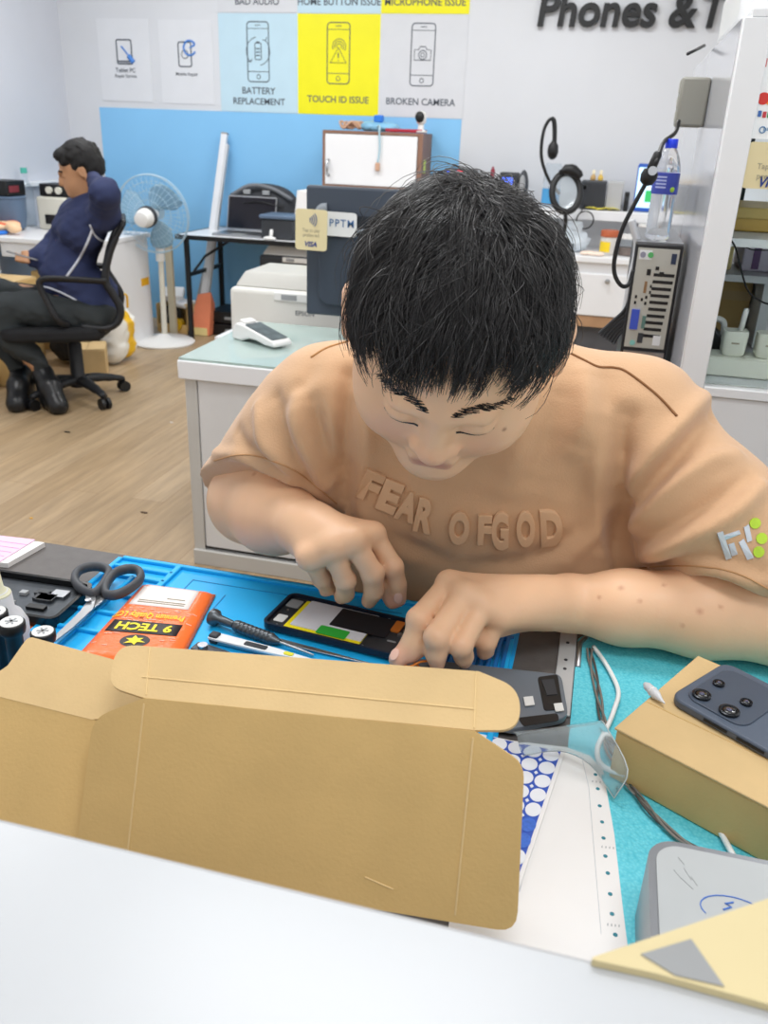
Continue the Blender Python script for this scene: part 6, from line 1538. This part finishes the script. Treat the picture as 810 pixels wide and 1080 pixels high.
shL, shR, nb = P(352, 430, 1.12), P(666, 446, 1.10), P(503, 390, 1.11)
back = P(507, 420, 1.22)
chL, chR = P(420, 520, 1.235), P(592, 522, 1.235)
_b = aty(497, 600, 1.165); beL, beR = _b+V((-.07, 0, 0)), _b+V((.115, 0, 0))
peL, peR = V((-.22, 1.34, .56)), V((-.04, 1.34, .56))
elL, elR = P(266, 528, 1.24), atz(838, 655, .862)
wrL, wrR = P(322, 556, 1.075), atz(600, 636, .852)
def torso(F, g):
    F.cone(shL, shR, .058+g, .058+g, .05); F.cone(shL.lerp(shR, .3)+V((0, .05, -.06)), shL.lerp(shR, .7)+V((0, .05, -.06)), .1+g, .1+g, .05)
    F.cone(chL, chR, .12+g, .12+g, .06); F.cone(beL, beR, .135+g, .135+g, .06); F.cone(peL, peR, .14+g, .14+g, .06)
    F.cone(nb, back, .065+g, .1+g, .05)
B = Field()
torso(B, -.024)
B.chain([hl(0, -.1, -.045), nb], [.062*HS, .066], .03); B.cone(nb, shL, .045, .042, .04); B.cone(nb, shR, .045, .042, .04)
# arms
fL = elL.lerp(wrL, .45); fR = elR.lerp(wrR, .4)
B.chain([shL, elL], [.045, .058], .03); B.chain([elL, fL, wrL], [.060, .055, .0345], .025)
B.chain([shR, elR], [.045, .056], .03); B.chain([elR, fR+V((0, 0, .002)), elR.lerp(wrR, .75), wrR], [.054, .053, .044, .035], .02)
# hands
def hand(B, wr, mcp, fingers, thumb, back_r=.021, fr=.0125):
    for m in mcp: B.cone(wr, m, .027, .0165, .016)
    for i in range(len(mcp)-1): B.cone(mcp[i], mcp[i+1], .0155, .0155, .008)
    c = sum(mcp, V())/len(mcp); B.cone(wr.lerp(c, .3), wr.lerp(c, .75), .03, .026, .015)
    for i, f in enumerate(fingers):
        s_ = (1, 1.03, .98, .86)[i]
        rs = [fr*1.12*s_, fr*1.06*s_, fr*.95*s_, fr*.76*s_]
        pts = [mcp[i]]+f
        B.chain(pts, rs[:len(pts)], .0035)
        B.ell(pts[1], [fr*1.1*s_]*3, None, .004)
    B.chain(thumb, [.021, .0165, .0145, .0105], .006)
# right hand (right of picture)
mR = [atz(474, 616, .893), atz(489, 628, .893), atz(508, 640, .884), atz(528, 650, .872)]
fgR = [[atz(441, 653, .876), atz(436, 676, .852), atz(434, 690, .838)],
       [atz(460, 672, .869), atz(460, 690, .846), atz(461, 699, .834)],
       [atz(486, 681, .858), atz(489, 692, .838), atz(490, 697, .828)],
       [atz(513, 677, .842), atz(512, 686, .828), atz(510, 689, .822)]]
thR = [atz(560, 645, .852), atz(488, 668, .850), atz(437, 680, .846), atz(419, 695, .834)]
hand(B, wrR, mR, fgR, thR)
# left hand (left of picture)
mL = [atz(393, 564, .925), atz(372, 570, .932), atz(349, 577, .926), atz(327, 587, .913)]
fgL = [[atz(414, 598, .888), atz(419, 617, .862), atz(421, 632, .842)],
       [atz(393, 605, .888), atz(394, 624, .86), atz(389, 634, .842)],
       [atz(364, 612, .878), atz(364, 626, .852), atz(360, 630, .84)],
       [atz(339, 610, .872), atz(345, 620, .85), atz(343, 623, .842)]]
thL = [atz(345, 566, .918), atz(385, 585, .89), atz(404, 612, .862), atz(414, 634, .836)]
hand(B, wrL, mL, fgL, thL)
# head
hell(B, (0, 0, 0), (.080, .095, .098), .02)
hell(B, (0, -.075, .032), (.072, .078, .066), .03)
for s in (-1, 1):
    hell(B, (s*.046, -.075, .054), (.034, .036, .034), .02)
    hell(B, (s*.045, -.115, .03), (.03, .035, .04), .02); hell(B, (s*.062, -.074, .012), (.028, .046, .045), .02)
hell(B, (0, -.138, .074), (.032, .022, .024), .02)
hcone(B, (0, -.145, .045), (0, -.14, -.01), .035, .045, .03)
hcone(B, (-.034, -.013, .086), (.034, -.013, .086), .0135, .0135, .014)
for s in (-1, 1):
    hell(B, (s*.033, -.034, .101), (.019, .0105, .010), .008, True)
    hell(B, (s*.032, -.035, .0835), (.018, .0125, .0135), .003)
hcone(B, (0, -.022, .094), (0, -.06, .104), .0085, .0115, .012)
hell(B, (0, -.066, .108), (.0145, .0115, .0115), .007)
for s in (-1, 1):
    hell(B, (s*.0145, -.069, .0985), (.0095, .0085, .010), .005)
    hell(B, (s*.007, -.078, .106), (.0042, .004, .004), .002, True)
hcone(B, (-.018, -.0985, .0945), (.018, -.0985, .0945), .0065, .0065, .006)
hcone(B, (-.015, -.1095, .0935), (.015, -.1095, .0935), .0075, .0075, .006)
hcone(B, (-.022, -.104, .1035), (.022, -.104, .1035), .0018, .0018, .003, True)
for s in (-1, 1):
    hell(B, (s*.096, -.030, -.004), (.013, .036, .025), .008)
    hell(B, (s*.107, -.028, .004), (.006, .021, .012), .004, True)
bv_, bq = polygonise(B, (-.56, .66, .42), (.46, 1.62, 1.44), .003)
bv_ = smooth_mesh(bv_, bq, 2, .35)
# colour of the skin itself: lips, nails, a few blemishes
Pn = bv_.astype(np.float32)
base = np.array(srgb('#eabf9a')[:3]); colr = np.repeat(base[None], len(Pn), 0)
colr *= (1+.05*snoise(Pn, 9, 41))[:, None]*np.array([1, 1, 1])
def spot(p, r, c, a): 
    global colr
    d = np.linalg.norm(Pn-np.array(p[:], dtype=np.float32), axis=1); w_ = (np.clip(1.25-d/r, 0, 1)*a)[:, None]; colr = colr*(1-w_)+np.array(srgb(c)[:3])*w_
rosy = '#dc9a80'
for s in (-1, 1): spot(hl(s*.042, -.07, .09), .03, rosy, .35); spot(hl(s*.086, -.03, -.005), .04, '#e09a82', .5)
spot(hl(0, -.068, .115), .02, rosy, .35)
for x in (-.014, -.007, 0, .007, .014): spot(hl(x, -.104, .1), .010, '#c27f72', .6)
for f in fgR+fgL: spot(f[-1], .016, '#e0a08c', .45); spot(f[0], .016, '#dca088', .25)
for t_ in (thR, thL): spot(t_[-1], .018, '#e8a698', .6)
bvh_body = BVHTree.FromPolygons([tuple(p) for p in bv_], [tuple(f) for f in bq])
def hit(bvh, px_, py_):
    h = bvh.ray_cast(CAM, ray(px_, py_).normalized()); return h
for px_, py_, r in ((655, 620, .004), (632, 630, .003), (738, 645, .0045), (700, 617, .003), (760, 640, .003), (675, 634, .003), (720, 660, .003), (268, 500, .004)):
    h = hit(bvh_body, px_, py_)
    if h[0] is not None: spot(h[0], r, '#b9745a', .55)
h = hit(bvh_body, 532, 453)
if h[0] is not None: spot(h[0], .0028, '#7a4a38', .8)
skin = mat('skin', '#eabf9a', .45, sss=.12, attr='tint', bump=.08, bscale=260)
body_o = np_mesh('body', bv_, bq, skin, tm, colr)
# nails on the thumb of the left hand and the thumb of the right hand
nailm = mat('nail', '#efc4b2', .25)
for px_, py_, sz in ((420, 631, .0085), (416, 690, .008)):
    h = hit(bvh_body, px_, py_)
    if h[0] is not None:
        x_, y_, n_ = basis(h[1], UPV); b = MB()
        b.ell(h[0], (sz*.7, sz, .0012), R=Matrix(((x_.x, y_.x, n_.x), (x_.y, y_.y, n_.y), (x_.z, y_.z, n_.z)))); b.build('nail', nailm, tm, smooth=True)

# ---- shirt
S = Field()
torso(S, .014)
S.cone(nb, shL, .058, .064, .05); S.cone(nb, shR, .058, .064, .05)
S.cone(chR, P(642, 572, 1.20), .09, .065, .05)
hemL = shL.lerp(elL, .68); hemR = shR.lerp(elR, .76)
S.chain([shL+V((0, 0, -.005)), shL.lerp(elL, .4), elL], [.073, .080, .086], .05)
S.chain([shR+V((0, 0, -.005)), shR.lerp(elR, .5), elR], [.073, .08, .086], .05)
_u, _uq = polygonise(S, (-.56, .8, .6), (.5, 1.62, 1.3), .012)
_ub = BVHTree.FromPolygons([tuple(p) for p in _u], [tuple(f) for f in _uq])
def hem_plane(pix, ax):
    a_, b_, c_ = [_ub.ray_cast(CAM, ray(*p).normalized())[0] for p in pix]
    n = (b_-a_).cross(c_-a_).normalized()
    return (a_+b_+c_)/3, (n if n.dot(ax) > 0 else -n)
hpL, axL = hem_plane(((232, 486), (292, 487), (348, 524)), (elL-shL).normalized())
hpR, axR = hem_plane(((674, 599), (740, 597), (798, 616)), (elR-shR).normalized())
def cuts(Pq, D):
    # sleeves end at their hems; the torso ends at the hem on the hips; neck opening
    for h_, ax, a0, a1 in ((hpL, axL, hemL, (elL-shL).normalized()), (hpR, axR, hemR, (elR-shR).normalized())):
        hn = np.array(h_, dtype=np.float32); an = np.array(ax, dtype=np.float32); h0 = np.array(a0, dtype=np.float32); a0_ = np.array(a1, dtype=np.float32)
        d = (Pq-hn)@an
        e_ = (Pq-h0)@a0_; dist = np.linalg.norm((Pq-h0)-e_[:, None]*a0_, axis=1)-.118+np.where(e_ < -.12, 9, 0)
        m = np.where(dist < 0, d, -1.)
        D = np.maximum(D, m)
    return D
S.func(cuts)
S.ell(hl(0, -.12, -.03), (.085, .09, .09), None, .01, True)
S.plane(V((0, 1.3, .55)), V((0, 0, -1)), .01)
sv, sq_ = polygonise(S, (-.56, .8, .5), (.46, 1.62, 1.3), .004)
sv = smooth_mesh(sv, sq_, 3, .5)
bvh0 = BVHTree.FromPolygons([tuple(p) for p in sv], [tuple(f) for f in sq_])
def normals(v, q):
    n = np.cross(v[q[:, 2]]-v[q[:, 0]], v[q[:, 3]]-v[q[:, 1]]); N = np.zeros_like(v)
    for k in range(4):
        for c in range(3): N[:, c] += np.bincount(q[:, k], weights=n[:, c], minlength=len(v))
    return N/np.maximum(np.linalg.norm(N, axis=1), 1e-9)[:, None]
def trace(pix, bvh):
    out = []
    for p in spline([V((a, b, 0)) for a, b in pix], 22):
        h = bvh.ray_cast(CAM, ray(p.x, p.y).normalized())
        if h[0] is not None: out.append(h[0])
    return out
N_ = normals(sv, sq_); disp = np.zeros(len(sv))
FOLDS = [  # pixel path, height, width
 ([(655, 600), (650, 560), (652, 500), (662, 440)], -.018, .014), ([(632, 580), (632, 510), (640, 440)], .008, .018),
 ([(658, 520), (680, 490), (712, 452), (742, 420)], .013, .013), ([(662, 540), (690, 505), (722, 470), (752, 440)], -.010, .012),
 ([(664, 556), (705, 520), (745, 490), (775, 478)], .010, .013), ([(668, 575), (715, 552), (760, 522), (790, 505)], -.008, .011),
 ([(672, 592), (730, 566), (775, 540), (800, 512)], .012, .012), ([(690, 596), (740, 590), (800, 600)], -.006, .010), ([(668, 601), (760, 601), (812, 628)], .007, .010),
 ([(618, 395), (617, 440), (606, 470)], .010, .016), ([(590, 420), (575, 470), (560, 500)], -.006, .018), ([(560, 420), (545, 480), (530, 515)], .006, .018), ([(640, 400), (645, 450), (650, 480)], -.006, .014),
 ([(370, 395), (367, 450), (362, 530)], -.016, .013), ([(382, 420), (385, 480), (384, 560)], .007, .016), ([(330, 425), (336, 455), (350, 500)], -.012, .011), ([(312, 420), (318, 460), (345, 512)], .010, .012),
 ([(290, 420), (300, 465), (326, 512)], -.009, .011), ([(272, 430), (282, 470), (310, 500)], .009, .012), ([(250, 455), (262, 474), (290, 488)], -.006, .010), ([(228, 478), (262, 484), (310, 505), (345, 528)], .007, .009),
 ([(395, 560), (430, 575), (470, 592)], -.006, .014), ([(380, 540), (430, 590)], .005, .012), ([(610, 560), (560, 590), (500, 598)], -.006, .014), ([(640, 540), (600, 590)], .006, .014),
 ([(440, 455), (436, 500), (430, 530)], .004, .012), ([(330, 380), (322, 400), (300, 425)], -.004, .012)]
for pix, hgt, wd in FOLDS:
    tr = trace(pix, bvh0)
    if len(tr) < 3: continue
    tr = np.array([t_[:] for t_ in tr]); m = np.full(len(sv), 9.); ti = np.zeros(len(sv))
    near = np.where(((sv > tr.min(0)-.05) & (sv < tr.max(0)+.05)).all(1))[0]; sn = sv[near]; mm_, tt_ = m[near], ti[near]
    for i, t_ in enumerate(tr):
        d = ((sn-t_)**2).sum(1); b_ = d < mm_; mm_[b_] = d[b_]; tt_[b_] = i/(len(tr)-1)
    m[near] = mm_; ti[near] = tt_
    disp += 1.45*hgt*np.exp(-m/(wd*wd))*(.45+.55*np.sin(pi*np.clip(ti, .02, .98)))
disp += .0022*snoise(sv.astype(np.float32), 7, 77)
sv = sv+N_*disp[:, None]
sv = smooth_mesh(sv, sq_, 1, .4)
def shirt_mat():
    m = mat('tan_fleece', '#cfa781', .85, var=.05, vscale=14, bump=.3, bscale=420, sheen=.25)
    return m
tan_ = shirt_mat()
np_mesh('shirt', sv, sq_, tan_, tm)
bvh_s = BVHTree.FromPolygons([tuple(p) for p in sv], [tuple(f) for f in sq_])
def seam(pix, r, m, nm):
    pts = []
    for p in spline([V((a, b, 0)) for a, b in pix], 8):
        h = bvh_s.ray_cast(CAM, ray(p.x, p.y).normalized())
        if h[0] is not None: pts.append(h[0]+h[1]*r*.3)
    if len(pts) > 2: MB().tube(pts, r, 6).build(nm, m, tm, smooth=True)
seamm = mat('seam_brown', '#8a5f3c', .85)
seam([(602, 373), (616, 380), (631, 387), (648, 388), (662, 393), (692, 416), (714, 439)], .0016, seamm, 'shoulder_seam')
seam([(328, 377), (345, 367), (368, 360)], .0014, mat('seam_tan', '#b98a5a', .85), 'shoulder_seam')
seam([(226, 486), (250, 480), (275, 482), (310, 496), (335, 514), (355, 531)], .0011, mat('seam_soft', '#bf9164', .85), 'sleeve_hem')
seam([(664, 600), (700, 597), (745, 598), (780, 606), (812, 622)], .0011, mat('seam_soft', '#bf9164', .85), 'sleeve_hem')
# raised letters across the chest
letm = mat('letter_puff', '#d4ae89', .8, bump=.15, bscale=420)
LET = [('F', 391, 512, 22, 32, 24), ('E', 412, 523, 22, 34, 22), ('A', 430, 533, 23, 32, 18), ('R', 448, 543, 20, 37, 13),
       ('O', 484, 556, 22, 36, 5), ('F', 511, 558, 15, 32, 2), ('G', 527, 559, 19, 41, 0), ('O', 554, 557, 20, 39, -1), ('D', 581, 556, 24, 39, -2)]
for ch, cx, cy, w_, h_, rot in LET:
    vs, fs = text_geo(ch, bold=.035, extrude=.03, bevel=.03, res=4)
    x0 = min(p.x for p in vs); x1 = max(p.x for p in vs); y0 = min(p.y for p in vs); y1 = max(p.y for p in vs); z0 = min(p.z for p in vs); z1 = max(p.z for p in vs)
    o = []; ok = True; ca, sa = cos(radians(rot)), sin(radians(rot))
    for p in vs:
        u = ((p.x-x0)/(x1-x0)-.5)*w_; v_ = (.5-(p.y-y0)/(y1-y0))*h_
        h = bvh_s.ray_cast(CAM, ray(cx+u*ca-v_*sa, cy+u*sa+v_*ca).normalized())
        if h[0] is None: ok = False; break
        o.append((h[0], h[1], (p.z-z0)/(z1-z0)))
    if not ok: print('letter missed', ch); continue
    n_ = sum((q[1] for q in o), V()).normalized()
    MB().add([q[0]+n_*(-.002+.0075*q[2]) for q in o], fs).build('raised_letter', letm, tm, smooth=40)
# pale print on the sleeve
def decal(pix, nm, m):
    pts = []
    for a, b_ in pix:
        h = bvh_s.ray_cast(CAM, ray(a, b_).normalized())
        if h[0] is None: return
        pts.append((h[0], h[1]))
    MB().rings([[p+n*.0002 for p, n in pts], [p+n*.0016 for p, n in pts]]).build(nm, m, tm)
holo = mat('sleeve_print', '#d6dde6', .25, metal=.3, var=.15, vscale=60); lime = mat('sleeve_lime', '#b7d93a', .4)
for pix in ([(756, 562), (762, 560), (772, 588), (766, 591)], [(757, 566), (779, 559), (781, 563), (760, 571)], [(779, 572), (784, 568), (795, 588), (788, 590)], [(768, 574), (774, 572), (778, 584), (772, 586)], [(784, 556), (789, 553), (793, 570), (788, 572)]): decal(pix, 'sleeve_print', holo)
for c_ in ((796, 552), (803, 568), (800, 582)): decal([(c_[0]+6*cos(k*pi/5), c_[1]+6*sin(k*pi/5)) for k in range(10)], 'sleeve_dot', lime)

# ---- trousers, shoes, stool (under the desk)
knL, knR = V((-.26, .86, .56)), V((.02, .88, .56)); ftL, ftR = V((-.25, .9, .10)), V((.03, .92, .10))
T = Field(); T.cone(peL, peR, .158, .158, .05); T.chain([peL, knL, ftL], [.12, .085, .06], .04); T.chain([peR, knR, ftR], [.12, .085, .06], .04)
T.plane(V((0, 1.3, .67)), V((0, 0, 1)), .01); T.plane(V((0, 0, .47)), V((0, 0, -1)), .01) if False else None
v, q = polygonise(T, (-.5, .7, .04), (.3, 1.6, .8), .009)
np_mesh('trousers', smooth_mesh(v, q, 2, .5), q, mat('brown_cotton', '#54402f', .85, var=.1), tm)
for f_ in (ftL, ftR):
    Sh = Field(); Sh.cone(f_+V((0, .03, -.045)), f_+V((0, -.13, -.06)), .05, .038, .03); Sh.cone(f_+V((0, .03, -.03)), f_+V((0, .01, .02)), .05, .05, .03); Sh.plane((0, 0, .003), (0, 0, -1), .003)
    v, q = polygonise(Sh, f_-V((.12, .3, .12)), f_+V((.12, .2, .12)), .006); np_mesh('shoe', v, q, mat('black_leather', 0), tm)
t = thing('stool', 'round black stool under the man in the tan shirt', 'stool', (-.13, 1.36, 0))
MB().lathe([(.15, .36), (.19, .365), (.195, .39), (.18, .405), (.001, .407)], (-.13, 1.36, 0)).build('seat', fabblk, t, smooth=50)
MB().lathe([(.03, .05), (.03, .36)], (-.13, 1.36, 0)).build('column', steel, t, smooth=40)
MB().lathe([(.22, .002), (.22, .015), (.05, .05), (.03, .06)], (-.13, 1.36, 0)).build('base', steel, t, smooth=40)

# ---- eyebrows and lashes
hairm = mat('black_hair', '#1a191a', .4, spec=.6, var=.25, vscale=30)
def face_pt(x, y):                                # point on the face from local x, y
    o = hl(x, y, .25); h = bvh_body.ray_cast(o, -HF); return (h[0], h[1]) if h[0] is not None else (hl(x, y, .09), HF)
for s in (-1, 1):
    b = MB(); R_ = random.Random(3)
    for i in range(70):
        u = i/69; x = s*(.012+.044*u); y = -.006+.010*sin(pi*min(1, u*.9+.1))-.008*max(0, u-.6)+R_.uniform(-.004, .004)*(1-.55*u)
        p, n = face_pt(x, y); d_ = (HR @ V((s*1, .35-.7*u, 0))).normalized()
        b.tube([p-d_*.004, p+n*.0012, p+d_*.005+n*.0008], [.0005, .0005, .0003], 4)
    b.build('eyebrow', hairm, tm)
    b = MB(); b.tube([face_pt(s*(.017+.032*k/8), -.0415-.002*sin(pi*k/8))[0] for k in range(9)], .0011, 6); b.build('eyelashes', hairm, tm)

# ---- hair: a close cap and many combed strands
A_, B_, C_ = .080*HS, .095*HS, .098*HS
def hairline(d):                                  # lowest allowed y for a unit direction (arrays)
    f = d[:, 2]
    lo = np.where(f > .55, .60-.06*np.abs(d[:, 0])/.6-.10*np.clip(-d[:, 0], 0, .6), 0)
    lo = np.where((f <= .55) & (f > .05), -.0+(f-.05)/.5*.58, lo)
    lo = np.where((f <= .05) & (f > -.35), -.0-.37*(.05-f)/.4, lo)
    return np.where(f <= -.35, -.55, lo)
def scalp(d, off): # unit direction -> local point, off metres outside the skull
    p = d*np.array([A_, B_, C_]); n = d/np.array([A_, B_, C_]); n /= np.linalg.norm(n, axis=1)[:, None]
    return p+n*off[:, None], n
HRn = np.array(HR); HCn = np.array(HC)
def cap(Pq, D):
    l = (Pq-HCn.astype(np.float32))@HRn.astype(np.float32)
    d = l/np.array([A_, B_, C_], dtype=np.float32); r = np.linalg.norm(d, axis=1)+1e-6; d = d/r[:, None]
    th = (.012+.004*snoise(d.astype(np.float32), 1.2, 5, 2))*np.clip((d[:, 1]+.35)/.8, .3, 1)
    dist = (r-1)*.095*HS*.95-th
    hlx = hairline(d); return np.maximum(dist, (hlx+.02-d[:, 1])*.1)
Fh = Field(); Fh.func(cap)
v, q = polygonise(Fh, HCn-.17, HCn+.17, .004)
cap_o = np_mesh('hair', smooth_mesh(v, q, 2, .5), q, hairm, tm)
r_ = np.random.default_rng(21)
NL, PER, K = 900, 15, 9
wd_ = np.array([.11, .80, -.59]); wd_ /= np.linalg.norm(wd_)
dirs = []
while len(dirs) < NL:
    d = r_.normal(size=(1, 3)); d /= np.linalg.norm(d)
    if d[0, 1] > hairline(d)[0]+.02: dirs.append(d[0])
dirs = np.array(dirs)
def flow(d, sw):
    t_ = d-(d@wd_)[:, None]*wd_; dot = (t_*d).sum(1)
    t_ = (d-wd_); t_ = t_-(t_*d).sum(1)[:, None]*d
    t_ /= np.maximum(np.linalg.norm(t_, axis=1), 1e-6)[:, None]
    c = np.cross(d, t_); t_ = t_*np.cos(sw)[:, None]+c*np.sin(sw)[:, None]
    return t_
lock_len = r_.uniform(.055, .095, NL)
topness = np.clip((dirs[:, 1]-.1)/.6, 0, 1)
lock_len = lock_len*(.5+.5*topness)
lock_len *= np.where((dirs[:, 2] > .3) & (dirs[:, 1] > .4), .60-.10*np.clip(dirs[:, 0], -.5, .6), 1)*np.where((np.abs(dirs[:, 0]) > .62) & (dirs[:, 1] < .45), .36, 1)
lock_sw = .35*np.exp(-((dirs-wd_)**2).sum(1)/.25)+r_.normal(0, .22, NL)
lock_lift = r_.uniform(.008, .027, NL)*(.18+.82*topness)
# individual strands
NW_ = 130
wl = wd_[None]+r_.normal(0, .13, (NW_, 3)); wl /= np.linalg.norm(wl, axis=1)[:, None]
dirs = np.concatenate([dirs, wl]); lock_len = np.concatenate([lock_len, r_.uniform(.03, .06, NW_)]); lock_sw = np.concatenate([lock_sw, r_.normal(.9, .5, NW_)]); lock_lift = np.concatenate([lock_lift, r_.uniform(.008, .016, NW_)]); NL += NW_
root = np.repeat(dirs, PER, 0)+r_.normal(0, .045, (NL*PER, 3)); root /= np.linalg.norm(root, axis=1)[:, None]
n = len(root); sw = np.repeat(lock_sw, PER)+r_.normal(0, .05, n); ln = np.repeat(lock_len, PER)*r_.uniform(.75, 1.1, n); lift = np.repeat(lock_lift, PER)*r_.uniform(.8, 1.2, n)
stray = r_.random(n) < .08; sw[stray] += r_.normal(0, .5, stray.sum()); lift[stray] *= 1.5
d = root.copy(); ldir = np.repeat(dirs, PER, 0).copy()
pts = np.zeros((n, K, 3)); nrm = np.zeros((n, K, 3))
for k in range(K):
    s = k/(K-1)
    off = .004+lift*(1-(1-s)**2)*1.05-lift*.35*s**3
    off += .0015*np.sin(9*s+np.arange(n)*.7)*s
    p, nn = scalp(d, off); pts[:, k] = p; nrm[:, k] = nn
    st = (ln/(K-1)/.1)
    d = d+flow(d, sw)*st[:, None]; d /= np.linalg.norm(d, axis=1)[:, None]
    ldir = ldir+flow(ldir, np.repeat(lock_sw, PER))*(np.repeat(lock_len, PER)/(K-1)/.1)[:, None]; ldir /= np.linalg.norm(ldir, axis=1)[:, None]
    d = d+(ldir-d)*.085*(~stray)[:, None]; d /= np.linalg.norm(d, axis=1)[:, None]
W = pts@HRn.T+HCn; Nw = nrm@HRn.T
tang = np.gradient(W, axis=1); tang /= np.maximum(np.linalg.norm(tang, axis=2), 1e-9)[..., None]
bn = np.cross(tang, Nw); bn /= np.maximum(np.linalg.norm(bn, axis=2), 1e-9)[..., None]; nn = np.cross(bn, tang)
rad = np.linspace(1, .25, K)**.8*.00062
ring = np.stack([W+bn*(rad[None, :, None]*cos(a))+nn*(rad[None, :, None]*sin(a)) for a in (radians(90), radians(210), radians(330))], 2)   # n,K,3,3
vs = ring.reshape(-1, 3)
i0 = (np.arange(n)[:, None, None]*K+np.arange(K-1)[None, :, None])*3
j = np.arange(3)[None, None]; j2 = (j+1) % 3
qs = np.stack([i0+j, i0+j2, i0+3+j2, i0+3+j], -1).reshape(-1, 4)
strand_m = mat('hair_strands', '#2a2828', .36, spec=.8)
so = np_mesh('hair_strands', vs, qs, strand_m, cap_o)
